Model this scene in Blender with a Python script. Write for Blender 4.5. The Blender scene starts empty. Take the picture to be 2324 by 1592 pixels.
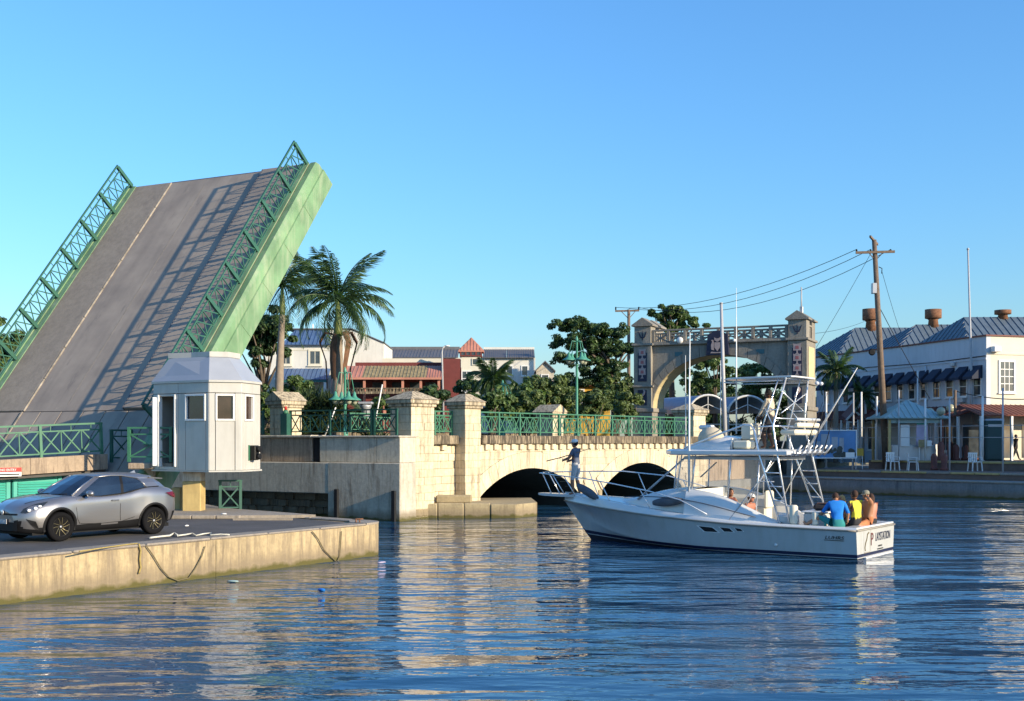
import bpy, bmesh, math, random
from mathutils import Vector, Matrix
random.seed(7)
R = math.radians
V = Vector
sc = bpy.context.scene
COL = sc.collection

# ---------------------------------------------------------------- camera
F, CX, HY, HC = 2650.0, 1162.0, 1000.0, 3.3      # focal length, centre, horizon (photo units) and eye height above water
cam_data = bpy.data.cameras.new('camera')
cam_data.sensor_width = 36.0
cam_data.lens = F / 2324.0 * 36.0
cam_data.shift_y = 204.0 / 2324.0
cam_data.clip_start = 0.2
cam_data.clip_end = 5000.0
cam = bpy.data.objects.new('camera', cam_data)
COL.objects.link(cam)
cam.location = (0, 0, HC)
cam.rotation_euler = (R(90), 0, 0)
sc.camera = cam

# ---------------------------------------------------------------- sky, sun, exposure
SUN_AZ, SUN_EL = R(-33.0), R(17.0)               # direction towards the sun, measured from +X
world = bpy.data.worlds.new('World')
sc.world = world
world.use_nodes = True
wn = world.node_tree
for n in list(wn.nodes):
    wn.nodes.remove(n)
sky = wn.nodes.new('ShaderNodeTexSky')
sky.sky_type = 'NISHITA'
sky.sun_disc = False
sky.sun_elevation = SUN_EL
sky.sun_rotation = math.pi / 2 - SUN_AZ
sky.altitude = 0.0
sky.air_density = 1.5
sky.dust_density = 0.5
sky.ozone_density = 9.0
bg = wn.nodes.new('ShaderNodeBackground')
bg.inputs['Strength'].default_value = 0.15
wo = wn.nodes.new('ShaderNodeOutputWorld')
wn.links.new(sky.outputs[0], bg.inputs['Color'])
wn.links.new(bg.outputs[0], wo.inputs['Surface'])

sun_data = bpy.data.lights.new('sun', 'SUN')
sun_data.energy = 3.9
sun_data.angle = R(0.5)
sun_data.color = (1.0, 0.84, 0.60)
sun = bpy.data.objects.new('sun', sun_data)
COL.objects.link(sun)
sdir = V((math.cos(SUN_EL) * math.cos(SUN_AZ), math.cos(SUN_EL) * math.sin(SUN_AZ), math.sin(SUN_EL)))
sun.rotation_euler = sdir.to_track_quat('Z', 'Y').to_euler()
sun.location = sdir * 200

sc.view_settings.view_transform = 'Standard'
sc.view_settings.look = 'None'
sc.view_settings.exposure = 0.9
sc.view_settings.gamma = 1.0
sc.render.engine = 'CYCLES'
sc.cycles.use_denoising = True
sc.cycles.max_bounces = 6
sc.cycles.diffuse_bounces = 3
sc.cycles.glossy_bounces = 4
sc.cycles.transmission_bounces = 4
sc.cycles.transparent_max_bounces = 8
sc.cycles.caustics_reflective = False
sc.cycles.caustics_refractive = False

# ---------------------------------------------------------------- helpers
def P(px, py, Y):
    return V(((px - CX) * Y / F, Y, HC - (py - HY) * Y / F))
def G(px, py, z=0.0):
    return P(px, py, F * (HC - z) / (py - HY))

def basis(o, x, y, z):
    return Matrix(((x[0], y[0], z[0], o[0]), (x[1], y[1], z[1], o[1]), (x[2], y[2], z[2], o[2]), (0, 0, 0, 1)))
def frame(o, d):
    """local x along horizontal direction d, y to its left, z up"""
    d = V((d[0], d[1], 0)).normalized()
    return basis(o, d, V((-d.y, d.x, 0)), V((0, 0, 1)))
def Tm(x=0, y=0, z=0):
    return Matrix.Translation((x, y, z))
def Rz(a):
    return Matrix.Rotation(a, 4, 'Z')

class MB:
    def __init__(self):
        self.v, self.f, self.m, self.s = [], [], [], []
    def add(self, verts, faces, mi=0, smooth=False, M=None):
        b = len(self.v)
        for p in verts:
            p = V(p)
            self.v.append(M @ p if M is not None else p)
        for f in faces:
            self.f.append([b + i for i in f])
            self.m.append(mi)
            self.s.append(smooth)
        return self
    def box(self, x0, x1, y0, y1, z0, z1, mi=0, M=None):
        vs = [(x0, y0, z0), (x1, y0, z0), (x1, y1, z0), (x0, y1, z0), (x0, y0, z1), (x1, y0, z1), (x1, y1, z1), (x0, y1, z1)]
        return self.add(vs, [(0, 3, 2, 1), (4, 5, 6, 7), (0, 1, 5, 4), (1, 2, 6, 5), (2, 3, 7, 6), (3, 0, 4, 7)], mi, False, M)
    def cbox(self, x0, x1, y0, y1, z0, z1, b=0.02, mi=0, M=None):
        """box with chamfered edges, 24 vertices"""
        b = min(b, (x1 - x0) / 2.01, (y1 - y0) / 2.01, (z1 - z0) / 2.01)
        vs, idx = [], {}
        X, Y, Z = (x0, x1), (y0, y1), (z0, z1)
        for i in (0, 1):
            for j in (0, 1):
                for k in (0, 1):
                    sx, sy, sz = (b if i == 0 else -b), (b if j == 0 else -b), (b if k == 0 else -b)
                    idx[i, j, k, 0] = len(vs); vs.append((X[i], Y[j] + sy, Z[k] + sz))
                    idx[i, j, k, 1] = len(vs); vs.append((X[i] + sx, Y[j], Z[k] + sz))
                    idx[i, j, k, 2] = len(vs); vs.append((X[i] + sx, Y[j] + sy, Z[k]))
        fs = []
        for i in (0, 1):
            q = [idx[i, 0, 0, 0], idx[i, 1, 0, 0], idx[i, 1, 1, 0], idx[i, 0, 1, 0]]
            fs.append(q if i else q[::-1])
            q = [idx[0, i, 0, 1], idx[1, i, 0, 1], idx[1, i, 1, 1], idx[0, i, 1, 1]]
            fs.append(q[::-1] if i else q)
            q = [idx[0, 0, i, 2], idx[1, 0, i, 2], idx[1, 1, i, 2], idx[0, 1, i, 2]]
            fs.append(q if i else q[::-1])
        for j in (0, 1):
            for k in (0, 1):
                q = [idx[0, j, k, 1], idx[1, j, k, 1], idx[1, j, k, 2], idx[0, j, k, 2]]
                fs.append(q if j == k else q[::-1])
                q = [idx[j, 0, k, 0], idx[j, 1, k, 0], idx[j, 1, k, 2], idx[j, 0, k, 2]]
                fs.append(q[::-1] if j == k else q)
                q = [idx[j, k, 0, 0], idx[j, k, 1, 0], idx[j, k, 1, 1], idx[j, k, 0, 1]]
                fs.append(q if j == k else q[::-1])
        for i in (0, 1):
            for j in (0, 1):
                for k in (0, 1):
                    t = [idx[i, j, k, 0], idx[i, j, k, 1], idx[i, j, k, 2]]
                    fs.append(t if (i + j + k) % 2 else t[::-1])
        return self.add(vs, fs, mi, False, M)
    def bar(self, p0, p1, w, h=None, up=(0, 0, 1), mi=0, M=None):
        p0, p1 = V(p0), V(p1)
        h = w if h is None else h
        d = (p1 - p0)
        L = d.length
        d.normalize()
        up = V(up)
        if abs(d.dot(up)) > 0.98:
            up = V((1, 0, 0)) if abs(d.x) < 0.9 else V((0, 1, 0))
        s = d.cross(up).normalized()
        u = s.cross(d).normalized()
        vs = []
        for q in (p0, p1):
            for a, b in ((-1, -1), (1, -1), (1, 1), (-1, 1)):
                vs.append(q + s * (a * w / 2) + u * (b * h / 2))
        return self.add(vs, [(3, 2, 1, 0), (4, 5, 6, 7), (0, 1, 5, 4), (1, 2, 6, 5), (2, 3, 7, 6), (3, 0, 4, 7)], mi, False, M)
    def tube(self, pts, r, n=8, mi=0, M=None, cap=True):
        pts = [V(p) for p in pts]
        rs = r if isinstance(r, (list, tuple)) else [r] * len(pts)
        vs, fs = [], []
        prev = None
        for i, p in enumerate(pts):
            if i == 0:
                d = pts[1] - pts[0]
            elif i == len(pts) - 1:
                d = pts[-1] - pts[-2]
            else:
                d = (pts[i + 1] - p).normalized() + (p - pts[i - 1]).normalized()
            d.normalize()
            if prev is None:
                a = V((0, 0, 1)) if abs(d.z) < 0.9 else V((1, 0, 0))
                s = d.cross(a).normalized()
            else:
                s = (prev - d * prev.dot(d))
                s = s.normalized() if s.length > 1e-6 else d.orthogonal().normalized()
            prev = s
            u = d.cross(s)
            for k in range(n):
                a = 2 * math.pi * k / n
                vs.append(p + (s * math.cos(a) + u * math.sin(a)) * rs[i])
        for i in range(len(pts) - 1):
            for k in range(n):
                k2 = (k + 1) % n
                fs.append((i * n + k, i * n + k2, (i + 1) * n + k2, (i + 1) * n + k))
        self.add(vs, fs, mi, True, M)
        if cap:
            b = len(self.v) - len(vs)
            self.f.append([b + k for k in range(n)][::-1]); self.m.append(mi); self.s.append(False)
            e = b + (len(pts) - 1) * n
            self.f.append([e + k for k in range(n)]); self.m.append(mi); self.s.append(False)
        return self
    def lathe(self, prof, n=16, mi=0, M=None, smooth=True):
        """prof: list of (radius, z)"""
        vs, fs = [], []
        for r, z in prof:
            for k in range(n):
                a = 2 * math.pi * k / n
                vs.append((r * math.cos(a), r * math.sin(a), z))
        for i in range(len(prof) - 1):
            for k in range(n):
                k2 = (k + 1) % n
                fs.append((i * n + k, i * n + k2, (i + 1) * n + k2, (i + 1) * n + k))
        self.add(vs, fs, mi, smooth, M)
        b = len(self.v) - len(vs)
        if prof[0][0] > 1e-4:
            self.f.append([b + k for k in range(n)][::-1]); self.m.append(mi); self.s.append(False)
        if prof[-1][0] > 1e-4:
            e = b + (len(prof) - 1) * n
            self.f.append([e + k for k in range(n)]); self.m.append(mi); self.s.append(False)
        return self
    def prism(self, poly, z0, z1, mi=0, M=None):
        """poly counter-clockwise in x,y; extruded from z0 to z1"""
        n = len(poly)
        ar = sum(poly[i][0] * poly[(i + 1) % n][1] - poly[(i + 1) % n][0] * poly[i][1] for i in range(n))
        if ar < 0:
            poly = poly[::-1]
        vs = [(p[0], p[1], z0) for p in poly] + [(p[0], p[1], z1) for p in poly]
        fs = [tuple(range(n))[::-1], tuple(range(n, 2 * n))]
        for i in range(n):
            j = (i + 1) % n
            fs.append((i, j, n + j, n + i))
        return self.add(vs, fs, mi, False, M)
    def wall_prism(self, poly, y0, y1, mi=0, M=None):
        """poly in x,z; extruded along y"""
        n = len(poly)
        ar = sum(poly[i][0] * poly[(i + 1) % n][1] - poly[(i + 1) % n][0] * poly[i][1] for i in range(n))
        if ar < 0:
            poly = poly[::-1]
        vs = [(p[0], y0, p[1]) for p in poly] + [(p[0], y1, p[1]) for p in poly]
        fs = [tuple(range(n)), tuple(range(n, 2 * n))[::-1]]
        for i in range(n):
            j = (i + 1) % n
            fs.append((j, i, n + i, n + j))
        return self.add(vs, fs, mi, False, M)
    def loft(self, rings, closed=True, cap=True, mi=0, smooth=True, M=None, mfun=None):
        n = len(rings[0])
        vs = [p for r in rings for p in r]
        b = len(self.v)
        for p in vs:
            p = V(p)
            self.v.append(M @ p if M is not None else p)
        kk = n if closed else n - 1
        for i in range(len(rings) - 1):
            for k in range(kk):
                k2 = (k + 1) % n
                f = (i * n + k, i * n + k2, (i + 1) * n + k2, (i + 1) * n + k)
                mm = mi
                if mfun:
                    c = sum((V(vs[q]) for q in f), V()) / 4
                    mm = mfun(c, i, k)
                self.f.append([b + q for q in f]); self.m.append(mm); self.s.append(smooth)
        if cap and closed:
            self.f.append([b + k for k in range(n)][::-1]); self.m.append(mi); self.s.append(False)
            e = b + (len(rings) - 1) * n
            self.f.append([e + k for k in range(n)]); self.m.append(mi); self.s.append(False)
        return self
    def ball(self, c, r, nu=10, nv=7, mi=0, M=None):
        rx, ry, rz = r if isinstance(r, (tuple, list)) else (r, r, r)
        vs = [(c[0], c[1], c[2] - rz)]
        for j in range(1, nv):
            t = -math.pi / 2 + math.pi * j / nv
            for k in range(nu):
                a = 2 * math.pi * k / nu
                vs.append((c[0] + rx * math.cos(t) * math.cos(a), c[1] + ry * math.cos(t) * math.sin(a), c[2] + rz * math.sin(t)))
        vs.append((c[0], c[1], c[2] + rz))
        fs = []
        for k in range(nu):
            k2 = (k + 1) % nu
            fs.append((0, 1 + k2, 1 + k))
            for j in range(nv - 2):
                a = 1 + j * nu
                fs.append((a + k, a + k2, a + nu + k2, a + nu + k))
            a = 1 + (nv - 2) * nu
            fs.append((a + k, a + k2, len(vs) - 1))
        return self.add(vs, fs, mi, True, M)
    def mesh(self, name, mats):
        me = bpy.data.meshes.new(name)
        me.from_pydata([tuple(p) for p in self.v], [], self.f)
        for mm in (mats if isinstance(mats, (list, tuple)) else [mats]):
            me.materials.append(mm)
        me.polygons.foreach_set('material_index', self.m)
        me.polygons.foreach_set('use_smooth', self.s)
        me.update()
        return me
    def build(self, name, mats, parent=None, M=None, fix=False):
        me = self.mesh(name, mats)
        if fix:
            bm = bmesh.new(); bm.from_mesh(me)
            bmesh.ops.recalc_face_normals(bm, faces=bm.faces)
            bm.to_mesh(me); bm.free()
        return link(name, me, parent, M)

def link(name, me, parent=None, M=None):
    o = bpy.data.objects.new(name, me)
    COL.objects.link(o)
    if parent is not None:
        o.parent = parent
    if M is not None:
        o.matrix_local = M
    return o
def thing(name, label, cat, M=None, group=None):
    o = bpy.data.objects.new(name, None)
    COL.objects.link(o)
    o.empty_display_size = 0.2
    if M is not None:
        o.matrix_world = M
    o['label'] = label
    o['category'] = cat
    if group:
        o['group'] = group
    return o
def tag(o, label, cat, group=None):
    o['label'] = label
    o['category'] = cat
    if group:
        o['group'] = group
    return o
def struct(o, label=None):
    o['kind'] = 'structure'
    if label:
        o['label'] = label
    return o
def kids(o):
    return [c for c in COL.objects if c.parent == o]
KIDS = None
def copy_tree(o, parent=None, M=None):
    c = o.copy()
    COL.objects.link(c)
    c.parent = parent
    if M is not None:
        c.matrix_local = M
    for ch in list(o.children):
        copy_tree(ch, c)
    return c
def piece(o, parent, M=None, name=None):
    """a further copy of a piece that shares the mesh of o"""
    c = bpy.data.objects.new(name or o.name.split('.')[0], o.data)
    COL.objects.link(c)
    c.parent = parent
    if M is not None:
        c.matrix_local = M
    return c
def crom(xs, ys, x):
    """smooth interpolation through (xs, ys)"""
    if x <= xs[0]:
        return ys[0]
    if x >= xs[-1]:
        return ys[-1]
    i = 0
    while xs[i + 1] < x:
        i += 1
    n = len(xs)
    h = xs[i + 1] - xs[i]
    t = (x - xs[i]) / h
    def slope(k):
        if k == 0:
            return (ys[1] - ys[0]) / (xs[1] - xs[0])
        if k == n - 1:
            return (ys[-1] - ys[-2]) / (xs[-1] - xs[-2])
        d0 = (ys[k] - ys[k - 1]) / (xs[k] - xs[k - 1])
        d1 = (ys[k + 1] - ys[k]) / (xs[k + 1] - xs[k])
        if d0 * d1 <= 0:
            return 0.0
        return 2 * d0 * d1 / (d0 + d1)
    m0, m1 = slope(i) * h, slope(i + 1) * h
    t2, t3 = t * t, t * t * t
    return (2 * t3 - 3 * t2 + 1) * ys[i] + (t3 - 2 * t2 + t) * m0 + (-2 * t3 + 3 * t2) * ys[i + 1] + (t3 - t2) * m1

# ---------------------------------------------------------------- materials
def new_mat(name):
    m = bpy.data.materials.new(name)
    m.use_nodes = True
    nt = m.node_tree
    return m, nt, nt.nodes['Principled BSDF']
def nd(nt, typ, **kw):
    n = nt.nodes.new(typ)
    for k, v in kw.items():
        setattr(n, k, v)
    return n
def pos_node(nt, scale=(1, 1, 1), obj=False):
    if obj:
        g = nd(nt, 'ShaderNodeTexCoord'); out = g.outputs['Object']
    else:
        g = nd(nt, 'ShaderNodeNewGeometry'); out = g.outputs['Position']
    mp = nd(nt, 'ShaderNodeMapping')
    mp.inputs['Scale'].default_value = scale
    nt.links.new(out, mp.inputs['Vector'])
    return mp.outputs['Vector']
def noise(nt, vec, scale, detail=4.0, rough=0.55):
    n = nd(nt, 'ShaderNodeTexNoise')
    n.inputs['Scale'].default_value = scale
    n.inputs['Detail'].default_value = detail
    n.inputs['Roughness'].default_value = rough
    nt.links.new(vec, n.inputs['Vector'])
    return n.outputs['Fac']
def ramp(nt, fac, stops):
    r = nd(nt, 'ShaderNodeValToRGB')
    el = r.color_ramp.elements
    while len(el) < len(stops):
        el.new(0.5)
    for e, (p, c) in zip(el, stops):
        e.position = p
        e.color = (c[0], c[1], c[2], 1.0) if not isinstance(c, float) else (c, c, c, 1.0)
    nt.links.new(fac, r.inputs['Fac'])
    return r.outputs['Color']
def mixc(nt, fac, a, b, blend='MIX'):
    m = nd(nt, 'ShaderNodeMix', data_type='RGBA', blend_type=blend)
    for sock, val in ((m.inputs[0], fac), (m.inputs[6], a), (m.inputs[7], b)):
        if isinstance(val, (int, float)):
            sock.default_value = val
        elif isinstance(val, tuple):
            sock.default_value = (val[0], val[1], val[2], 1.0)
        else:
            nt.links.new(val, sock)
    return m.outputs[2]
def mathn(nt, op, a, b=None):
    m = nd(nt, 'ShaderNodeMath', operation=op)
    for i, val in enumerate((a, b)):
        if val is None:
            continue
        if isinstance(val, (int, float)):
            m.inputs[i].default_value = val
        else:
            nt.links.new(val, m.inputs[i])
    return m.outputs[0]
def bump(nt, bsdf, h, strength=0.3, dist=0.02):
    b = nd(nt, 'ShaderNodeBump')
    b.inputs['Strength'].default_value = strength
    b.inputs['Distance'].default_value = dist
    nt.links.new(h, b.inputs['Height'])
    nt.links.new(b.outputs[0], bsdf.inputs['Normal'])
def sc3(c, k):
    return (c[0] * k, c[1] * k, c[2] * k)

def mat(name, col, rough=0.6, metal=0.0, var=0.18, scale=2.0, bmp=0.0, bscale=20.0, dirt=None, dirt_amt=0.0, coat=0.0, obj=False, rnd=0.0, spec=0.5):
    m, nt, b = new_mat(name)
    v = pos_node(nt, obj=obj)
    f = noise(nt, v, scale, 5.0, 0.6)
    c = ramp(nt, f, [(0.25, sc3(col, 1 - var)), (0.75, sc3(col, 1 + var * 0.7))])
    if rnd:
        oi = nd(nt, 'ShaderNodeObjectInfo')
        k = ramp(nt, oi.outputs['Random'], [(0.0, (1 - rnd,) * 3), (1.0, (1 + rnd * 0.5,) * 3)])
        c = mixc(nt, 1.0, c, k, 'MULTIPLY')
    if dirt:
        vs = pos_node(nt, (1.6, 1.6, 0.22), obj=obj)
        s = noise(nt, vs, 2.2, 6.0, 0.65)
        k = ramp(nt, s, [(0.48, 0.0), (0.72, 1.0)])
        k = mathn(nt, 'MULTIPLY', k, dirt_amt)
        c = mixc(nt, k, c, dirt)
    nt.links.new(c, b.inputs['Base Color'])
    b.inputs['Roughness'].default_value = rough
    b.inputs['Metallic'].default_value = metal
    b.inputs['Specular IOR Level'].default_value = spec
    if coat:
        b.inputs['Coat Weight'].default_value = coat
        b.inputs['Coat Roughness'].default_value = 0.05
    if bmp:
        bump(nt, b, noise(nt, v, bscale, 6.0, 0.65), bmp, 0.02)
    return m

def stone_mat(name, col, stain, amt, scale=1.0, tide=False, bmp=0.5, thr=(0.5, 0.68), pmin=0.3, fine_amt=0.3):
    m, nt, b = new_mat(name)
    v = pos_node(nt)
    big = noise(nt, v, 0.8 * scale, 4.0)
    c = ramp(nt, big, [(0.3, sc3(col, 0.8)), (0.7, sc3(col, 1.1))])
    fine = noise(nt, v, 7.0 * scale, 6.0, 0.7)
    c = mixc(nt, 0.45, c, ramp(nt, fine, [(0.3, sc3(col, 0.62)), (0.6, sc3(col, 1.15))]))
    oi = nd(nt, 'ShaderNodeObjectInfo')
    c = mixc(nt, 1.0, c, ramp(nt, oi.outputs['Random'], [(0.0, (0.91, 0.90, 0.89)), (1.0, (1.06, 1.06, 1.06))]), 'MULTIPLY')
    vs = pos_node(nt, (2.3, 2.3, 0.3))
    streak = noise(nt, vs, 1.5 * scale, 7.0, 0.7)
    k = ramp(nt, streak, [(thr[0], 0.0), (thr[1], 1.0)])
    patch = ramp(nt, noise(nt, v, 0.35, 3.0), [(0.4, pmin), (0.65, 1.0)])
    k = mathn(nt, 'MULTIPLY', k, patch)
    c = mixc(nt, mathn(nt, 'MULTIPLY', k, amt), c, stain)
    vf = pos_node(nt, (9.0, 9.0, 0.55))
    fs_ = ramp(nt, noise(nt, vf, 1.0, 5.0, 0.65), [(0.52, 0.0), (0.66, 1.0)])
    c = mixc(nt, mathn(nt, 'MULTIPLY', fs_, fine_amt), c, sc3(stain, 1.6))
    if tide:
        sep = nd(nt, 'ShaderNodeSeparateXYZ')
        g = nd(nt, 'ShaderNodeNewGeometry')
        nt.links.new(g.outputs['Position'], sep.inputs[0])
        zz = mathn(nt, 'ADD', sep.outputs['Z'], mathn(nt, 'MULTIPLY', mathn(nt, 'SUBTRACT', noise(nt, v, 2.5, 5.0), 0.5), 0.35))
        c = mixc(nt, ramp(nt, zz, [(0.22, 0.75), (0.5, 0.0)]), c, (0.2, 0.155, 0.1))
        c = mixc(nt, ramp(nt, zz, [(0.06, 0.95), (0.16, 0.0)]), c, (0.085, 0.075, 0.015))
    nt.links.new(c, b.inputs['Base Color'])
    b.inputs['Roughness'].default_value = 0.9
    h = mathn(nt, 'ADD', fine, mathn(nt, 'MULTIPLY', noise(nt, v, 30.0, 3.0), 0.4))
    bump(nt, b, h, bmp, 0.025)
    return m

def leaf_mat(name, col, hi=1.6):
    m, nt, b = new_mat(name)
    nt.nodes.remove(b)
    out = nt.nodes['Material Output']
    v = pos_node(nt)
    f = noise(nt, v, 1.3, 3.0)
    wn_ = nd(nt, 'ShaderNodeTexWhiteNoise', noise_dimensions='3D')
    sv = nd(nt, 'ShaderNodeVectorMath', operation='SNAP')
    sv.inputs[1].default_value = (0.22, 0.22, 0.22)
    nt.links.new(v, sv.inputs[0]); nt.links.new(sv.outputs[0], wn_.inputs['Vector'])
    mixf = mathn(nt, 'ADD', mathn(nt, 'MULTIPLY', f, 0.7), mathn(nt, 'MULTIPLY', wn_.outputs['Value'], 0.3))
    c = ramp(nt, mixf, [(0.25, sc3(col, 0.6)), (0.5, col), (0.8, (col[0] * hi * 1.15, col[1] * hi, col[2] * hi * 0.8))])
    d = nd(nt, 'ShaderNodeBsdfPrincipled')
    d.inputs['Roughness'].default_value = 0.42
    d.inputs['Specular IOR Level'].default_value = 0.35
    t = nd(nt, 'ShaderNodeBsdfTranslucent')
    nt.links.new(c, d.inputs['Base Color'])
    nt.links.new(mixc(nt, 1.0, c, (1.0, 1.25, 0.5), 'MULTIPLY'), t.inputs['Color'])
    ms = nd(nt, 'ShaderNodeMixShader')
    ms.inputs[0].default_value = 0.28
    nt.links.new(d.outputs[0], ms.inputs[1]); nt.links.new(t.outputs[0], ms.inputs[2])
    nt.links.new(ms.outputs[0], out.inputs['Surface'])
    return m

def roof_mat(name, col, axis=0, period=0.25, rough=0.45, obj=True, metal=0.0):
    """ribbed metal sheet: ribs run across the given object axis"""
    m, nt, b = new_mat(name)
    v = pos_node(nt)
    f = noise(nt, v, 0.7, 5.0, 0.65)
    c = ramp(nt, f, [(0.3, sc3(col, 0.75)), (0.7, sc3(col, 1.2))])
    nt.links.new(c, b.inputs['Base Color'])
    b.inputs['Roughness'].default_value = rough
    b.inputs['Metallic'].default_value = metal
    return m

def glass_mat(name, col, rough=0.05):
    m, nt, b = new_mat(name)
    v = pos_node(nt)
    c = ramp(nt, noise(nt, v, 1.5, 2.0), [(0.3, sc3(col, 0.6)), (0.7, sc3(col, 1.4))])
    nt.links.new(c, b.inputs['Base Color'])
    b.inputs['Roughness'].default_value = rough
    b.inputs['IOR'].default_value = 1.5
    b.inputs['Specular IOR Level'].default_value = 0.8
    return m

M = {}
M['stone'] = stone_mat('bridge_stone', (0.66, 0.56, 0.39), (0.12, 0.095, 0.065), 0.85, thr=(0.5, 0.64), pmin=0.35)
M['stone_core'] = stone_mat('bridge_mortar', (0.56, 0.47, 0.33), (0.10, 0.08, 0.055), 0.6)
M['ledge_stone'] = stone_mat('ledge_stone', (0.42, 0.335, 0.22), (0.03, 0.024, 0.018), 1.0, 3.0, thr=(0.36, 0.52), pmin=0.75, fine_amt=0.6)
M['cap_stone'] = stone_mat('cap_stone', (0.55, 0.46, 0.32), (0.06, 0.05, 0.04), 0.9, 2.4, thr=(0.45, 0.6), pmin=0.7, fine_amt=0.5)
M['pier_base'] = stone_mat('pier_base', (0.42, 0.34, 0.2), (0.07, 0.05, 0.03), 0.8, 1.5, True)
M['monument'] = stone_mat('monument_stone', (0.27, 0.245, 0.205), (0.09, 0.08, 0.065), 0.55, 1.0)
M['monument_lit'] = stone_mat('monument_lit_stone', (0.55, 0.46, 0.26), (0.2, 0.16, 0.1), 0.5, 1.0)  # lighter copy of the monument stone, sunlight put into the colour
M['concrete'] = stone_mat('stained_concrete', (0.56, 0.51, 0.41), (0.16, 0.12, 0.085), 0.85, 0.9, True, fine_amt=0.4)
M['concrete_brown'] = stone_mat('brown_concrete', (0.40, 0.31, 0.225), (0.07, 0.05, 0.04), 0.95, 1.2, pmin=0.6, fine_amt=0.5)
M['quay_face'] = stone_mat('quay_face', (0.50, 0.39, 0.225), (0.13, 0.10, 0.068), 0.9, 1.3, True, thr=(0.43, 0.6), pmin=0.5, fine_amt=0.75)
M['quay_top'] = stone_mat('quay_coping', (0.33, 0.28, 0.22), (0.12, 0.1, 0.08), 0.7, 1.4)
M['far_quay'] = stone_mat('far_quay_face', (0.25, 0.25, 0.24), (0.08, 0.08, 0.08), 0.8, 1.0, True)
M['rubble'] = stone_mat('rubble_stone', (0.2, 0.16, 0.11), (0.025, 0.022, 0.018), 0.95, 2.2, True, 0.9)
M['asphalt'] = mat('asphalt', (0.085, 0.078, 0.075), 0.9, var=0.35, scale=0.9, bmp=0.5, bscale=60)
M['pave'] = mat('promenade_paving', (0.17, 0.12, 0.095), 0.9, var=0.3, scale=1.5, bmp=0.3)
M['ground'] = mat('ground_earth', (0.14, 0.13, 0.09), 0.95, var=0.4, scale=0.4, bmp=0.4)
M['deck'] = stone_mat('leaf_road', (0.25, 0.215, 0.19), (0.13, 0.115, 0.105), 0.6, 0.6, False, 0.25)
m, nt, b = new_mat('leaf_roadway')
v = pos_node(nt, (1, 1, 1), True)
lane = pos_node(nt, (1.6, 0.06, 1.0), True)
c = ramp(nt, noise(nt, lane, 1.0, 4.0, 0.6), [(0.3, (0.225, 0.185, 0.155)), (0.55, (0.325, 0.27, 0.22)), (0.8, (0.38, 0.315, 0.25))])
c = mixc(nt, 0.5, c, ramp(nt, noise(nt, v, 0.55, 5.0, 0.6), [(0.35, (0.20, 0.165, 0.14)), (0.65, (0.39, 0.32, 0.255))]))
c = mixc(nt, ramp(nt, noise(nt, v, 1.7, 5.0, 0.7), [(0.62, 0.0), (0.74, 0.6)]), c, (0.40, 0.33, 0.26))
c = mixc(nt, ramp(nt, noise(nt, pos_node(nt, (2.2, 0.5, 1), True), 1.0, 6.0, 0.7), [(0.58, 0.0), (0.7, 0.55)]), c, (0.12, 0.105, 0.10))
nt.links.new(c, b.inputs['Base Color']); b.inputs['Roughness'].default_value = 0.9
bump(nt, b, noise(nt, v, 40.0, 4.0, 0.7), 0.3, 0.01)
M['deck'] = m
M['deck_walk'] = stone_mat('leaf_walk', (0.30, 0.25, 0.20), (0.16, 0.13, 0.11), 0.6, 0.7, False, 0.3)
M['deck_edge'] = mat('leaf_edge_steel', (0.10, 0.10, 0.11), 0.7)
M['green'] = mat('green_paint', (0.045, 0.165, 0.095), 0.5, var=0.2, scale=3)
M['green_shade'] = mat('leaf_rail_shade', (0.03, 0.115, 0.08), 0.5, var=0.25, scale=3)  # rail green darkened, shade on the leaf railings put into the colour
M['green_dark'] = mat('dark_green_paint', (0.018, 0.09, 0.065), 0.5, var=0.2, scale=3)
M['girder'] = mat('light_green_paint', (0.165, 0.295, 0.15), 0.6, var=0.35, scale=0.9, dirt=(0.36, 0.40, 0.27), dirt_amt=0.6)
M['teal'] = mat('turquoise_paint', (0.045, 0.36, 0.29), 0.5, var=0.15, scale=2)
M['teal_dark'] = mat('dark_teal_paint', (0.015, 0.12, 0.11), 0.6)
M['panel'] = mat('booth_panel', (0.50, 0.485, 0.44), 0.4, var=0.1, scale=1.2, dirt=(0.30, 0.27, 0.22), dirt_amt=0.3)
M['booth_roof'] = mat('booth_roof', (0.33, 0.35, 0.39), 0.35, var=0.08, scale=1.5)
M['white'] = mat('white_paint', (0.76, 0.75, 0.72), 0.5, var=0.06, scale=2)
M['white_wall'] = mat('white_wall', (0.66, 0.64, 0.58), 0.8, var=0.1, scale=0.8, dirt=(0.3, 0.28, 0.24), dirt_amt=0.25)
M['shade_wall'] = mat('pale_wall_shade', (0.56, 0.585, 0.62), 0.8, var=0.08, scale=0.6, dirt=(0.35, 0.36, 0.38), dirt_amt=0.3)  # pale wall with the side facade's blue shade in its colour
M['cream_wall'] = mat('cream_wall', (0.66, 0.62, 0.5), 0.8, var=0.08, scale=0.8)
M['yellow_paint'] = mat('yellow_paint', (0.50, 0.37, 0.15), 0.7, var=0.2, scale=3, dirt=(0.3, 0.2, 0.08), dirt_amt=0.5)
M['yellow_wall'] = mat('yellow_wall', (0.6, 0.36, 0.05), 0.8)
M['red_paint'] = mat('red_paint', (0.55, 0.02, 0.015), 0.5)
M['maroon'] = mat('maroon_wall', (0.16, 0.035, 0.03), 0.8, var=0.2)
M['pink_roof'] = mat('pink_roof', (0.5, 0.22, 0.15), 0.6, var=0.25, scale=1.2)
M['mossy_roof'] = mat('mossy_roof', (0.30, 0.235, 0.12), 0.8, var=0.5, scale=3)
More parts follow.
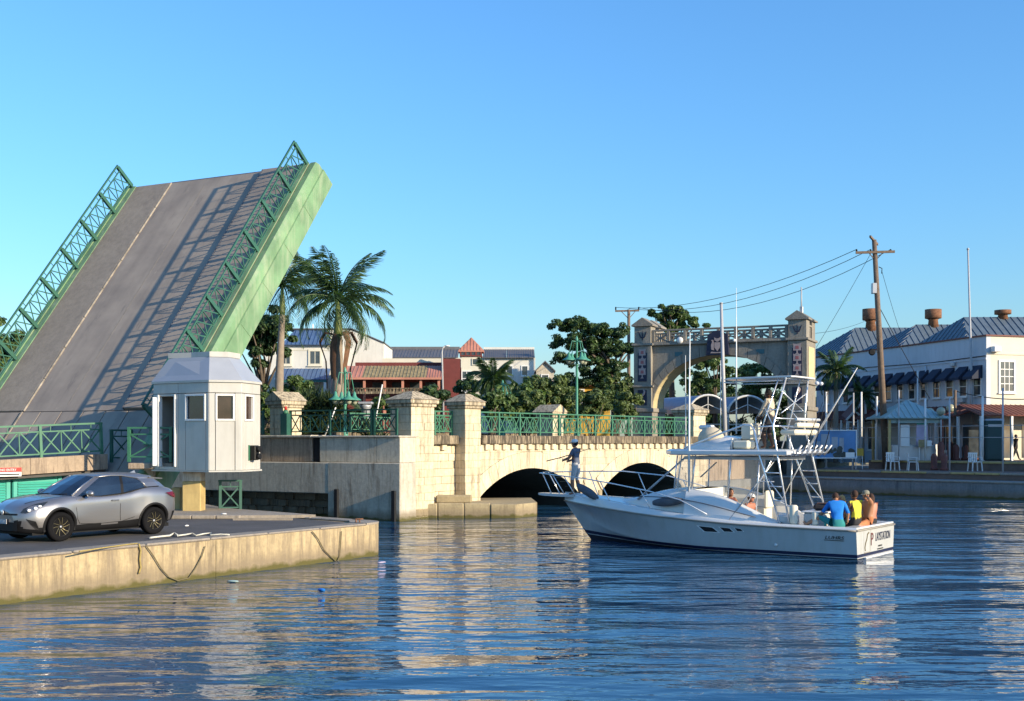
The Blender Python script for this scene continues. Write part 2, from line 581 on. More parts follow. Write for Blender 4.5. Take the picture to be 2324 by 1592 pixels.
M['blue_roof'] = mat('blue_roof', (0.085, 0.145, 0.26), 0.45, var=0.15)
M['grey_roof'] = mat('grey_roof', (0.13, 0.13, 0.14), 0.6, var=0.2)
M['green_roof'] = mat('sheet_roof', (0.12, 0.155, 0.185), 0.45, var=0.2)
M['red_roof'] = mat('red_roof', (0.17, 0.055, 0.04), 0.7, var=0.25)
M['awning'] = mat('navy_awning', (0.016, 0.024, 0.05), 0.8, var=0.2)
M['rust'] = mat('rusty_steel', (0.22, 0.10, 0.05), 0.9, var=0.6, scale=4, bmp=0.3)
M['wood'] = mat('weathered_wood', (0.17, 0.12, 0.085), 0.9, var=0.35, scale=5)
M['bark'] = mat('bark', (0.13, 0.10, 0.075), 0.95, var=0.35, scale=6, bmp=0.6)
M['palm_bark'] = mat('palm_trunk', (0.27, 0.22, 0.17), 0.9, var=0.2, scale=4, bmp=0.3)
M['shaft'] = mat('palm_crownshaft', (0.16, 0.2, 0.05), 0.5, var=0.3, scale=5)
M['dead'] = mat('dead_frond', (0.15, 0.075, 0.04), 0.9, var=0.5, scale=4)
M['black'] = mat('black_plastic', (0.010, 0.010, 0.011), 0.5, var=0.2, spec=0.2)
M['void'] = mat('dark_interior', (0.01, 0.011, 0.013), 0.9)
M['rubber'] = mat('tyre_rubber', (0.009, 0.009, 0.010), 0.9, var=0.3, spec=0.1)
M['vault_shade'] = mat('vault_shade_stone', (0.045, 0.042, 0.036), 0.8, var=0.4, scale=2, bmp=0.4)  # vault stone darkened, the shade under the arches put into its colour
M['steel'] = mat('polished_tube', (0.78, 0.78, 0.78), 0.22, metal=0.6, var=0.05)
M['alu'] = mat('dull_metal', (0.45, 0.46, 0.48), 0.45, metal=0.5, var=0.1)
M['grey_pole'] = mat('grey_pole', (0.42, 0.42, 0.43), 0.5, var=0.08)
M['gel'] = mat('white_gelcoat', (0.72, 0.71, 0.68), 0.22, var=0.03, scale=0.8, coat=0.25)
M['gel_hull'] = mat('hull_gelcoat', (0.50, 0.505, 0.485), 0.25, var=0.08, scale=0.9, coat=0.2, dirt=(0.36, 0.34, 0.28), dirt_amt=0.35)
M['navy'] = mat('navy_boot_stripe', (0.012, 0.015, 0.05), 0.35)
M['antifoul'] = mat('antifouling', (0.012, 0.016, 0.03), 0.7)
M['rub'] = mat('rubrail', (0.30, 0.27, 0.22), 0.5)
M['cushion'] = mat('cream_cushion', (0.72, 0.66, 0.52), 0.6, var=0.06)
M['canvas'] = mat('grey_canvas', (0.10, 0.11, 0.13), 0.8, var=0.3, scale=6, bmp=0.4)
M['tan'] = mat('tan_cover', (0.55, 0.48, 0.36), 0.8, var=0.12, scale=4, bmp=0.3, bscale=9)
M['dark_glass'] = glass_mat('dark_glass', (0.02, 0.025, 0.03))
M['window'] = glass_mat('window_glass', (0.05, 0.06, 0.07), 0.08)
M['brown_glass'] = glass_mat('brown_glass', (0.045, 0.028, 0.02), 0.06)
M['car_glass'] = glass_mat('car_glass', (0.012, 0.02, 0.035), 0.03)
M['lens'] = mat('lamp_lens', (0.75, 0.76, 0.78), 0.08, var=0.02)
M['tail'] = mat('tail_lamp', (0.12, 0.006, 0.01), 0.1)
M['gold'] = mat('gold_spoke', (0.20, 0.165, 0.09), 0.35, metal=0.6)
M['rope'] = mat('old_rope', (0.16, 0.13, 0.07), 0.95, var=0.3, scale=20)
M['rope_y'] = mat('yellow_rope', (0.36, 0.27, 0.09), 0.95, var=0.3, scale=20)
M['rope_white'] = mat('white_rope', (0.6, 0.58, 0.5), 0.9, var=0.2, scale=20)
M['leaf_a'] = leaf_mat('leaf_dark', (0.05, 0.092, 0.034), 2.1)
M['leaf_b'] = leaf_mat('leaf_mid', (0.085, 0.14, 0.045), 1.9)
M['leaf_c'] = leaf_mat('leaf_olive', (0.11, 0.155, 0.055), 1.9)
M['leaf_p'] = leaf_mat('leaf_palm', (0.045, 0.088, 0.035), 2.2)
M['leaf_ag'] = leaf_mat('leaf_spiky', (0.055, 0.085, 0.04), 1.8)

# silver car paint
m, nt, b = new_mat('silver_paint')
b.inputs['Base Color'].default_value = (0.29, 0.28, 0.28, 1)
b.inputs['Metallic'].default_value = 0.75
b.inputs['Roughness'].default_value = 0.34
b.inputs['Coat Weight'].default_value = 0.8
b.inputs['Coat Roughness'].default_value = 0.04
M['silver'] = m
# clear vinyl curtain
m, nt, b = new_mat('clear_vinyl')
b.inputs['Base Color'].default_value = (0.75, 0.74, 0.7, 1)
b.inputs['Roughness'].default_value = 0.15
b.inputs['Alpha'].default_value = 0.28
M['vinyl'] = m
def skin(name, c):
    M[name] = mat(name, c, 0.5, var=0.08, scale=8)
skin('skin_tan', (0.42, 0.20, 0.11)); skin('skin_dark', (0.10, 0.045, 0.025)); skin('skin_mid', (0.28, 0.12, 0.065)); skin('skin_red', (0.40, 0.15, 0.085))
def cloth(name, c):
    M[name] = mat(name, c, 0.85, var=0.15, scale=9, bmp=0.25, bscale=14)
cloth('cl_slate', (0.085, 0.105, 0.15)); cloth('cl_grey', (0.45, 0.44, 0.43)); cloth('cl_blue', (0.006, 0.19, 0.62)); cloth('cl_teal', (0.02, 0.22, 0.22))
cloth('cl_yellow', (0.72, 0.62, 0.05)); cloth('cl_black', (0.02, 0.02, 0.024)); cloth('cl_khaki', (0.52, 0.44, 0.34)); cloth('cl_orange', (0.55, 0.2, 0.08)); cloth('cl_white', (0.7, 0.69, 0.67))
cloth('hair_brown', (0.05, 0.022, 0.012)); cloth('hair_black', (0.012, 0.010, 0.009)); cloth('hair_blonde', (0.5, 0.28, 0.1)); cloth('cl_cap', (0.22, 0.21, 0.16)); cloth('cl_maroon', (0.12, 0.03, 0.03))
# ================================================================ SETTING
# ---- water
def make_water():
    m, nt, b = new_mat('harbour_water')
    b.inputs['Base Color'].default_value = (0.016, 0.068, 0.135, 1)
    b.inputs['Roughness'].default_value = 0.03
    b.inputs['IOR'].default_value = 1.45
    g = nd(nt, 'ShaderNodeNewGeometry')
    def mapped(rot, scale):
        w = nd(nt, 'ShaderNodeMapping')
        w.inputs['Rotation'].default_value = (0, 0, R(rot)); w.inputs['Scale'].default_value = (scale[0], scale[1], 1)
        nt.links.new(g.outputs['Position'], w.inputs['Vector'])
        return w.outputs[0]
    n1 = noise(nt, mapped(8, (0.22, 0.6)), 1.0, 1.0, 0.4)
    n2 = noise(nt, mapped(-6, (0.75, 2.1)), 1.0, 1.5, 0.45)
    n3 = noise(nt, mapped(10, (2.6, 5.5)), 1.0, 2.0, 0.5)
    patch = ramp(nt, noise(nt, mapped(0, (0.07, 0.14)), 1.0, 2.0), [(0.36, 0.35), (0.62, 1.0)])
    n0 = noise(nt, mapped(-14, (0.09, 0.26)), 1.0, 1.0, 0.4)
    calm = ramp(nt, noise(nt, mapped(20, (0.045, 0.11)), 1.0, 2.0), [(0.40, 0.45), (0.60, 1.0)])
    h = mathn(nt, 'ADD', mathn(nt, 'MULTIPLY', n1, 0.17), mathn(nt, 'MULTIPLY', mathn(nt, 'MULTIPLY', n2, calm), 0.10))
    h = mathn(nt, 'ADD', h, mathn(nt, 'MULTIPLY', n0, 0.2))
    h = mathn(nt, 'ADD', h, mathn(nt, 'MULTIPLY', mathn(nt, 'MULTIPLY', n3, patch), 0.024))
    bump(nt, b, h, 1.0, 1.0)
    mb = MB()
    mb.add([(-260, -60, 0), (260, -60, 0), (260, 140, 0), (-260, 140, 0)], [(0, 1, 2, 3)])
    struct(mb.build('water', m), 'rippled dark blue harbour water reflecting the sky and bridge')
make_water()

# ---- shared railing panels
PANELS = {}
def rail_panel(L, h, cells, mt, w=0.045):
    key = (round(L, 3), h, cells, mt.name)
    if key in PANELS:
        return PANELS[key]
    mb = MB()
    zb, zt = 0.10 * h, 0.80 * h
    mb.bar((0, 0, zb), (L, 0, zb), w, w)
    mb.bar((0, 0, zt), (L, 0, zt), w, w)
    c = L / cells
    for i in range(cells):
        x0, x1 = i * c + 0.03, (i + 1) * c - 0.03
        mb.bar((x0, 0.008, zb), (x1, 0.008, zt), 0.02, 0.045)
        mb.bar((x0, -0.008, zt), (x1, -0.008, zb), 0.02, 0.045)
        mb.bar((i * c + c / 2, 0, zt), (i * c + c / 2, 0, h - 0.03), 0.02, 0.025)
        mb.bar((i * c, 0, zb), (i * c, 0, zt), 0.035, 0.035)
    mb.bar((L, 0, zb), (L, 0, zt), 0.035, 0.035)
    PANELS[key] = mb.mesh('panel', mt)
    return PANELS[key]
def rail_parts(parent, p0, p1, n, h, cells, mt, up=(0, 0, 1), name='panel', deep=False):
    """posts, handrail and panels between two local points of the parent"""
    p0, p1 = V(p0), V(p1)
    d = p1 - p0
    L = d.length / n
    d.normalize()
    up = V(up)
    side = up.cross(d).normalized()
    upn = d.cross(side)
    me = rail_panel(L, h, cells, mt)
    pm = MB().box(-0.045, 0.045, -0.045, 0.045, -0.06, h).mesh('post', mt)
    for i in range(n + 1):
        q = p0 + d * (L * i)
        Mx = basis(q, d, side, upn)
        link('post', pm, parent, Mx)
        if i < n:
            link('panel', me, parent, Mx)
    hr = MB().bar(p0 - d * 0.06 + upn * h, p1 + d * 0.06 + upn * h, 0.07, 0.06, up=upn)
    hr.build('handrail', mt, parent)

# ---- near quay
QD = (V((-3.62, 33.86, 0)) - V((-10.25, 23.45, 0))).normalized()     # along the lit quay face
QN = V((QD.y, -QD.x, 0))
TIP = V((-3.62, 33.86, 0))
BACK = V((-9.9, 39.5, 0))
def make_quay():
    edge = [TIP - QD * 30 ]
    # rounded corner
    b2 = (BACK - TIP).normalized()
    pts = [TIP - QD * 0.85 * (1 - u) ** 2 + b2 * 0.7 * u * u for u in [k / 7 for k in range(8)]]
    poly = [edge[0]] + pts + [BACK, V((-13.5, 46.5, 0)), V((-60, 46.5, 0)), V((-60, 8, 0))]
    mb = MB().prism([(p.x, p.y) for p in poly], -1.2, 0.90)
    q = mb.build('quay', [M['quay_face']])
    struct(q, 'stained ochre concrete quay in the left foreground')
    # asphalt sheet
    ins = [TIP - QD * 30 - QN * 0.62, TIP - QD * 0.95 - QN * 0.62 , BACK - QN * 0.3 + V((0.35, -0.6, 0)), V((-13.8, 46.4, 0)), V((-59.8, 46.4, 0)), V((-59.8, 8, 0))]
    a = MB().prism([(p.x, p.y) for p in ins], 0.902, 0.935).build('asphalt', M['asphalt'], q)
    # coping stones along the lit face
    L = 1.95
    for i in range(14):
        x1 = -i * L - 0.94
        x0 = x1 - L + 0.02
        c = MB().cbox(x0, x1, -0.03 + random.uniform(-0.015, 0.02), 0.60, 0.885, 0.955 + random.uniform(-0.012, 0.012), 0.045)
        Mq = frame(TIP, (QD.x, QD.y))
        c.build('coping_stone', M['quay_top'], q, Mq)
    tipc = [TIP - QD * 0.92] + [p + QN * 0.012 for p in pts] + [TIP + b2 * 0.9, TIP + b2 * 1.2 - QN * 0.45, TIP - QD * 0.92 - QN * 0.62]
    MB().prism([(p.x, p.y) for p in tipc], 0.901, 0.957).build('coping_stone', M['quay_top'], q)
    fr = frame(TIP, (b2.x, b2.y))
    for i in range(4):
        MB().cbox(0.95 + i * 2.0, 2.93 + i * 2.0, 0.0, 0.5, 0.902, 0.958, 0.03).build('coping_stone', M['quay_top'], q, fr)
    # paved apron round the booth column, with a kerb, and a black sheet for the shade in the slot before it
    ap = [(-11.8, 35.2), (-8.2, 35.3), (-6.0, 35.7), (-9.6, 39.2), (-13.2, 45.8), (-16.5, 45.8), (-13.4, 38.5)]
    MB().prism(ap, 0.937, 1.03).build('apron', M['quay_top'], q)
    for i in range(5):
        x = -11.8 + i * 0.73
        MB().cbox(x, x + 0.71, 35.02, 35.2, 0.937, 1.05, 0.02).build('kerb_stone', M['quay_top'], q)
    MB().box(-8.1, -6.6, 34.62, 35.0, 0.936, 0.943).build('slot_shade', M['void'], q)
    MB().box(-8.25, -6.5, 34.5, 34.6, 0.936, 1.0).build('slot_kerb', M['quay_top'], q)
    # vertical joints in the face
    for s in (6.6, 13.0):
        p = TIP - QD * s
        MB().box(-0.02, 0.02, -0.012, 0.05, 0.0, 0.88).build('joint', M['pier_base'], q, frame(p, (QD.x, QD.y)))
make_quay()

# ---- land behind the bridge and the raised road round the monument
def make_land():
    back = [(-70, 88), (-24.6, 61.0), (-5.2, 50.6), (-9.15, 57.9), (-6.2, 61.5), (4.6, 73.3), (6, 76), (13, 79.6), (17.5, 79), (20, 84), (28, 104), (60, 160), (300, 700), (-400, 700)]
    g = MB().prism(back, -1.0, 3.22).build('ground', M['ground'])
    struct(g, 'ground behind the bridge carrying the park and buildings')
    # far-right promenade, three levels
    q0, q1, q2 = V((11.2, 68.0, 0)), V((17.0, 76.1, 0)), V((60, 33.6, 0))
    poly = [(11.2, 68.0), (17.0, 76.1), (18.1, 75.0), (60, 33.6), (200, 60), (300, 700), (60, 160), (28, 104), (20, 84), (17.5, 79), (13, 79.6), (6, 76)]
    p = MB().prism(poly, -1.0, 0.90).build('far_quay', M['far_quay'])
    struct(p, 'grey concrete quay wall on the far right')
    d = (V((60, 33.6, 0)) - V((18.1, 75, 0))).normalized()
    Mq = frame(V((18.1, 75, 0)), (d.x, d.y))     # x along the quay towards the right, y away from water
    for i in range(15):
        MB().cbox(i * 2.6 - 1.0, i * 2.6 + 1.58, -0.06, 0.5, 0.86, 0.965, 0.03).build('coping_stone', M['quay_top'], p, Mq)
    MB().box(-2, 40, 0.55, 3.0, 0.90, 0.93).build('quay_walk', M['far_quay'], p, Mq)
    MB().box(-2.0, 60, 3.0, 9.0, 0.90, 1.36).build('promenade', M['pave'], p, Mq)
    MB().box(1.0, 60, 8.0, 90.0, 0.90, 1.95).build('upper_terrace', M['pave'], p, Mq)
    for i in range(24):
        col = M['yellow_paint'] if i % 3 else M['quay_top']
        MB().cbox(-1.5 + i * 1.5, -0.04 + i * 1.5, 2.92, 3.2, 1.25, 1.375, 0.02).build('kerb_stone', col, p, Mq)
        MB().cbox(1.2 + i * 1.5, 2.66 + i * 1.5, 7.92, 8.2, 1.82, 1.965, 0.02).build('kerb_stone', M['yellow_paint'], p, Mq)
    return Mq
MQ = make_land()

# ---- stone arch bridge
SA = V((0.636, 0.772, 0)).normalized()
SO = V((-2.1, 52.0, 0))
MS = frame(SO, SA)
ARCHES = [(4.75, 3.76, 0.72, 1.98), (14.5, 3.9, 0.75, 2.1)]        # centre, half span, spring level, crown level
def arch_geo(a):
    c, hs, zs, zc = a
    rise = zc - zs
    r = (hs * hs + rise * rise) / (2 * rise)
    return c, zc - r, r, hs, zs
def make_bridge():
    br = thing('stone_bridge', 'pale coral-stone arch bridge with two dark arches over the water', 'bridge', MS)
    out = [(0.4, -1.2)]
    for a in ARCHES:
        c, zo, r, hs, zs = arch_geo(a)
        th = math.asin(hs / r)
        out += [(c - hs, -1.2)]
        for i in range(17):
            t = -th + 2 * th * i / 16
            out.append((c + r * math.sin(t), zo + r * math.cos(t)))
        out += [(c + hs, -1.2)]
    out += [(21.5, -1.2), (21.5, 3.1), (0.4, 3.1)]
    vb = MB().wall_prism(out, 0.06, 9.0)
    nv = len(out)
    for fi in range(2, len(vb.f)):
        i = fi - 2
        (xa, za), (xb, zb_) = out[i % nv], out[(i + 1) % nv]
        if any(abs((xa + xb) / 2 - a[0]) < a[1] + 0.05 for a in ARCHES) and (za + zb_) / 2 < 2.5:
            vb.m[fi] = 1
    vb.build('vault', [M['stone_core'], M['vault_shade']], br)
    MB().box(0.2, 21.5, 0.3, 9.4, 3.105, 3.5).build('road_deck', M['asphalt'], br)
    MB().box(0.5, 20.5, 9.06, 9.2, -1.2, 3.1).build('rear_wall', M['void'], br)  # closes the arches; their deep shade is put into its black colour
    RING = 0.78
    for a in ARCHES:
        c, zo, r, hs, zs = arch_geo(a)
        th = math.asin(hs / r)
        n = 15
        for i in range(n):
            t0, t1 = -th + 2 * th * i / n + 0.0012, -th + 2 * th * (i + 1) / n - 0.0012
            r0, r1 = r, r + RING
            poly = [(c + r0 * math.sin(t0), zo + r0 * math.cos(t0)), (c + r0 * math.sin((t0 + t1) / 2), zo + r0 * math.cos((t0 + t1) / 2)),
                    (c + r0 * math.sin(t1), zo + r0 * math.cos(t1)), (c + r1 * math.sin(t1), zo + r1 * math.cos(t1)),
                    (c + r1 * math.sin((t0 + t1) / 2), zo + r1 * math.cos((t0 + t1) / 2)), (c + r1 * math.sin(t0), zo + r1 * math.cos(t0))]
            MB().wall_prism(poly, -0.012 + random.uniform(-0.004, 0.004), 0.5).build('voussoir', M['stone'], br)
        # spring stones down into the water
        for sgn in (-1, 1):
            x0 = c + sgn * hs
            MB().box(min(x0, x0 + sgn * 0.25), max(x0, x0 + sgn * 0.25), -0.01, 0.5, -1.2, zs).build('spring_stone', M['pier_base'], br)
    # ashlar face blocks, trimmed along the ring
    def ring_top(x):
        z = -9.0
        for a in ARCHES:
            c, zo, r, hs, zs = arch_geo(a)
            ro = r + RING + 0.008
            if abs(x - c) < ro:
                lim = hs + RING * hs / r
                if abs(x - c) <= lim:
                    z = max(z, zo + math.sqrt(ro * ro - (x - c) ** 2))
        return z
    ch = 0.335
    z = -0.25
    nrow = 0
    while z < 3.05:
        x = 1.07 + (0.0 if nrow % 2 else -0.35)
        z1 = min(z + ch, 3.1)
        while x < 21.3:
            L = random.uniform(0.75, 1.25)
            x0, x1 = max(x, 1.07), min(x + L, 21.4)
            x += L
            if x1 - x0 < 0.15:
                continue
            low, K = [], 6
            top = z1 - 0.004
            ok = False
            xs = [x0 + 0.004 + (x1 - x0 - 0.008) * k / K for k in range(K + 1)]
            segs, cur = [], []
            for xx in xs:
                zz = max(z + 0.004, ring_top(xx))
                if zz < top - 0.03:
                    cur.append((xx, zz))
                else:
                    if len(cur) > 1:
                        segs.append(cur)
                    cur = []
            if len(cur) > 1:
                segs.append(cur)
            for s in segs:
                # skip pieces that would hang inside an opening
                mid = (s[0][0] + s[-1][0]) / 2
                inside = any(abs(mid - a[0]) < a[1] + 0.1 and z1 < a[2] + 0.4 and ring_top(mid) < -5 for a in ARCHES)
                if inside or any(abs(mid - a[0]) < a[1] + 0.25 and z1 <= a[2] + 0.05 for a in ARCHES):
                    continue
                poly = s + [(s[-1][0], top), (s[0][0], top)]
                MB().wall_prism(poly, random.uniform(-0.012, 0.012), 0.2).build('block', M['stone'] if z > 0.2 else M['pier_base'], br)
        z = z1
        nrow += 1
    # ledge stones and corbels
    x = 1.1
    while x < 20.4:
        L = 1.2
        MB().cbox(x + 0.006, x + L - 0.006, -0.16, 0.6, 3.13, 3.53 + random.uniform(-0.01, 0.01), 0.03).build('coping_stone', M['ledge_stone'], br)
        x += L
    cb = MB().cbox(-0.15, 0.15, -0.12, 0.2, 2.86, 3.125, 0.02).mesh('corbel', M['stone'])
    x = 1.45
    while x < 20.3:
        link('corbel', cb, br, Tm(x, 0, 0))
        x += 0.62
    # kerb of the far parapet
    MB().box(0.4, 21.5, 8.9, 9.3, 3.505, 3.7).build('far_kerb', M['ledge_stone'], br)
    return br
BRIDGE = make_bridge()

def pier(name, label, Mx, wx, wy, z0, z1, cap='hip', course=0.33, base_mat=None, groups='stone piers of the bridge parapet', over=0.16):
    """a masonry pier standing in the x,y box (0..wx, 0..wy) of frame Mx, built of blocks"""
    t = thing(name, label, 'pier', Mx, groups)
    MB().box(0.02, wx - 0.02, 0.02, wy - 0.02, z0, z1).build('core', M['stone_core'], t)
    n = max(1, round((z1 - z0) / course))
    h = (z1 - z0) / n
    for i in range(n):
        za, zb = z0 + i * h + 0.005, z0 + (i + 1) * h - 0.005
        e = lambda: random.uniform(-0.01, 0.01)
        f = 0.35 + 0.3 * random.random() if i % 2 else 0.5 + 0.15 * random.random()
        s = wx * f
        mt = base_mat if (base_mat and za < 0.3) else M['stone']
        MB().cbox(0 + e(), s - 0.004, 0 + e(), wy + e(), za, zb, 0.014).build('block', mt, t)
        MB().cbox(s + 0.004, wx + e(), 0 + e(), wy + e(), za, zb, 0.014).build('block', mt, t)
    o = over
    MB().cbox(-o * 0.5, wx + o * 0.5, -o * 0.5, wy + o * 0.5, z1, z1 + 0.13, 0.03).build('neck_moulding', M['cap_stone'], t)
    MB().cbox(-o, wx + o, -o, wy + o, z1 + 0.131, z1 + 0.31, 0.035).build('cornice', M['cap_stone'], t)
    zt = z1 + 0.312
    mb = MB()
    x0, x1, y0, y1 = -o - 0.03, wx + o + 0.03, -o - 0.03, wy + o + 0.03
    if cap == 'hip':
        cx, cy = (x0 + x1) / 2, (y0 + y1) / 2
        q = 0.16
        mb.add([(x0, y0, zt), (x1, y0, zt), (x1, y1, zt), (x0, y1, zt), (cx - q, cy - q, zt + 0.36), (cx + q, cy - q, zt + 0.36), (cx + q, cy + q, zt + 0.36), (cx - q, cy + q, zt + 0.36)],
               [(0, 3, 2, 1), (4, 5, 6, 7), (0, 1, 5, 4), (1, 2, 6, 5), (2, 3, 7, 6), (3, 0, 4, 7)])
    else:
        cx = (x0 + x1) / 2
        mb.wall_prism([(x0, zt), (x1, zt), (cx, zt + 0.42)], y0, y1)
    mb.build('cap', M['cap_stone'], t)
    return t
def MSo(x, y, z=0):
    return MS @ Tm(x, y, z)
# piers stand on the bridge abutment
pier('parapet_pier', 'square stone pier with hipped cap, right one of the bright pair at the bridge end', MSo(0, -0.03), 1.05, 1.0, -0.6, 4.72, base_mat=M['pier_base'])
pier('parapet_pier', 'wide square stone pier with hipped cap beside the grey abutment wall', MSo(-3.75, -0.35), 1.4, 1.25, -0.6, 4.72, base_mat=M['pier_base'])
pier('parapet_pier', 'weathered stone pier behind the boat hardtop at the far end of the bridge', MSo(19.6, -0.1), 1.35, 1.3, -0.4, 4.75, base_mat=M['pier_base'])
gp = P(1254, 990, 64.0)
pier('gabled_pier', 'small gabled stone pier seen behind the green bridge railing', MSo(0, 0) @ Tm(*(MS.inverted() @ V((gp.x, gp.y, 0)))), 1.0, 1.1, 3.3, 4.55, cap='gable')

# niche wall between the two piers, and the stepped footing
nm = thing('niche_wall', 'recessed stone wall between the two bright bridge piers', 'wall', MS)
MB().box(-2.33, -0.02, 0.62, 1.4, -0.6, 3.1).build('core', M['stone_core'], nm)
z = -0.3
row = 0
while z < 3.05:
    x = -2.33 - (0.4 if row % 2 else 0)
    while x < -0.05:
        L = random.uniform(0.7, 1.0)
        x0, x1 = max(x, -2.33), min(x + L, -0.02)
        if x1 - x0 > 0.12:
            MB().cbox(x0 + 0.006, x1 - 0.006, 0.57 + random.uniform(-0.01, 0.01), 0.7, z + 0.006, z + 0.329, 0.012).build('block', M['stone'], nm)
        x += L
    z += 0.335
    row += 1
for i in range(2):
    MB().cbox(-2.33 + i * 1.155, -2.33 + (i + 1) * 1.155 - 0.01, 0.3, 1.3, 3.12, 3.52, 0.03).build('coping_stone', M['ledge_stone'], nm)
    MB().cbox(-2.0 + i * 1.0, -1.7 + i * 1.0, 0.42, 0.7, 2.86, 3.11, 0.02).build('corbel', M['stone'], nm)
ft = thing('pier_footing', 'low stepped stone footing at the waterline below the bridge piers', 'footing')
fp = [(-4.3, 49.75), (0.2, 49.75), (1.1, 51.2), (0.9, 55.5), (-2.5, 55.0), (-5.0, 50.5)]
for i in range(4):
    x0, x1 = -4.3 + 1.125 * i, -4.3 + 1.125 * (i + 1)
    MB().cbox(x0 + 0.01, x1 - 0.01, 49.7 + random.uniform(-0.03, 0.03), 50.3, -0.8, 0.6 + random.uniform(-0.02, 0.02), 0.04).build('footing_stone', M['pier_base'], ft)
MB().prism(fp, -0.8, 0.58).build('footing_bed', M['pier_base'], ft)
MB().cbox(-3.3, -1.75, 50.55, 51.2, 0.582, 0.92, 0.05).build('step_stone', M['pier_base'], ft)

# green railing over the arches, and short one between the piers
def bridge_rail(label, x0, x1, y, n, cells, z=3.53, h=1.0, mt=None, grp='green bridge railings'):
    r = thing('railing', label, 'railing', MSo(x0, y, z), grp)
    rail_parts(r, (0.05, 0, 0.06), (x1 - x0 - 0.05, 0, 0.06), n, h, cells, mt or M['green'])
    return r
bridge_rail('long green crossed-bar railing above the two stone arches', 1.05, 19.6, 0.25, 12, 3)
bridge_rail('short green railing panel between the two bright stone piers', -2.33, 0.0, 0.75, 2, 2)
bridge_rail('green railing on the far side of the bridge road', 1.0, 20.5, 8.6, 12, 3, 3.7, 0.9)
# ================================================================ ABUTMENT WALL
WD = V((-0.866, 0.5, 0))                     # along the wall, going left and away
WC = V((-4.55, 47.5, 0))
MW = basis(WC, -WD, V((0.5, 0.866, 0)), V((0, 0, 1)))    # x towards the right (so the wall has negative x), y into the bank
def make_abutment():
    t = thing('abutment_wall', 'stained grey concrete abutment wall between control booth and stone bridge', 'wall', MW)
    # lower wall with overhang at the rubble recess
    MB().cbox(-24, -3.75, 0.0, 2.6, 1.05, 2.36, 0.03).build('upper_beam', M['concrete'], t)
    MB().cbox(-3.74, 0.0, -0.01, 1.15, -1.2, 2.37, 0.03).build('end_block', M['concrete'], t)
    MB().box(-24, -3.75, 0.75, 2.6, -1.2, 1.045).build('recess_back', M['rubble'], t)
    # rubble stones
    for row in range(4):
        x = -13.2 + random.uniform(0, 0.3)
        while x < -3.9:
            L = random.uniform(0.32, 0.6)
            h = 0.30
            z0 = -0.18 + row * h
            a = MB()
            b = [random.uniform(0.01, 0.07) for _ in range(8)]
            x0, x1 = x, min(x + L, -3.8)
            poly = [(x0 + b[0], z0 + 0.01), (x1 - b[1], z0 + 0.01), (x1 - 0.01, z0 + b[2] + 0.03), (x1 - 0.01, z0 + h - b[3]), (x1 - b[4], z0 + h - 0.01), (x0 + b[5], z0 + h - 0.01), (x0 + 0.01, z0 + h - b[6]), (x0 + 0.01, z0 + b[7] + 0.02)]
            a.wall_prism(poly, 0.55 + random.uniform(-0.1, 0.12), 0.9)
            a.build('stone', M['rubble'], t)
            x += L
    # upper wall set back, in panels
    xs = [-12.6, -9.9, -7.4, -5.05, -4.6, -1.6, -0.35]
    mts = [M['concrete_brown'], M['concrete_brown'], M['concrete_brown'], M['void'], M['concrete'], M['concrete']]
    for i in range(6):
        y = 0.55 if i in (0, 1, 2) else (0.62 if i == 3 else 0.5)
        MB().cbox(xs[i] + 0.01, xs[i + 1] - 0.01, y, 1.9, 2.371, 3.42, 0.02).build('wall_panel', mts[i], t)
    MB().box(-24, -12.6, 0.55, 2.6, 2.371, 3.42).build('wall_panel', M['concrete_brown'], t)
    MB().cbox(-24, -5.0, 0.42, 2.6, 3.421, 3.53, 0.03).build('coping', M['concrete'], t)
    MB().cbox(-4.98, -0.33, 0.4, 1.9, 3.421, 3.50, 0.03).build('coping', M['concrete'], t)
    # steel fender piles
    for x in (-0.35, -3.3):
        MB().box(x, x + 0.16, -0.14, -0.02, -0.8, 1.25).build('fender_pile', M['void'], t)
    return t
make_abutment()
def wall_rail(label, x0, x1, n, cells, h=1.02):
    r = thing('railing', label, 'railing', MW @ Tm(x0, 0.95, 3.52), 'dark green railings on the abutment')
    rail_parts(r, (0, 0, 0.06), (x1 - x0, 0, 0.06), n, h, cells, M['green_dark'])
wall_rail('dark green railing panel just left of the wide stone pier', -2.0, -0.85, 1, 2)
wall_rail('dark green double railing section right of the gabled pillar', -6.6, -2.15, 2, 4)
wall_rail('dark green railing between control booth and gabled pillar', -11.2, -8.2, 2, 2)
pier('gabled_pier', 'sunlit gabled stone pillar beside the control booth', MW @ Tm(-7.9, 1.05, 0) @ Rz(R(-12)), 0.95, 1.05, 3.5, 4.75, cap='gable')
# small green signal post with a red cap beside the gabled pillar
sp = thing('signal_post', 'squat green post with red top at the gabled pillar', 'post', MW @ Tm(-6.75, 0.8, 3.53))
MB().box(-0.18, 0.18, -0.14, 0.14, 0, 0.95).build('post_body', M['green_dark'], sp)
MB().lathe([(0.14, 0.95), (0.13, 1.05), (0.06, 1.12)], 10).build('post_dome', M['green'], sp)
MB().lathe([(0.06, 1.12), (0.06, 1.26), (0.0, 1.28)], 8).build('red_lamp', M['red_paint'], sp)

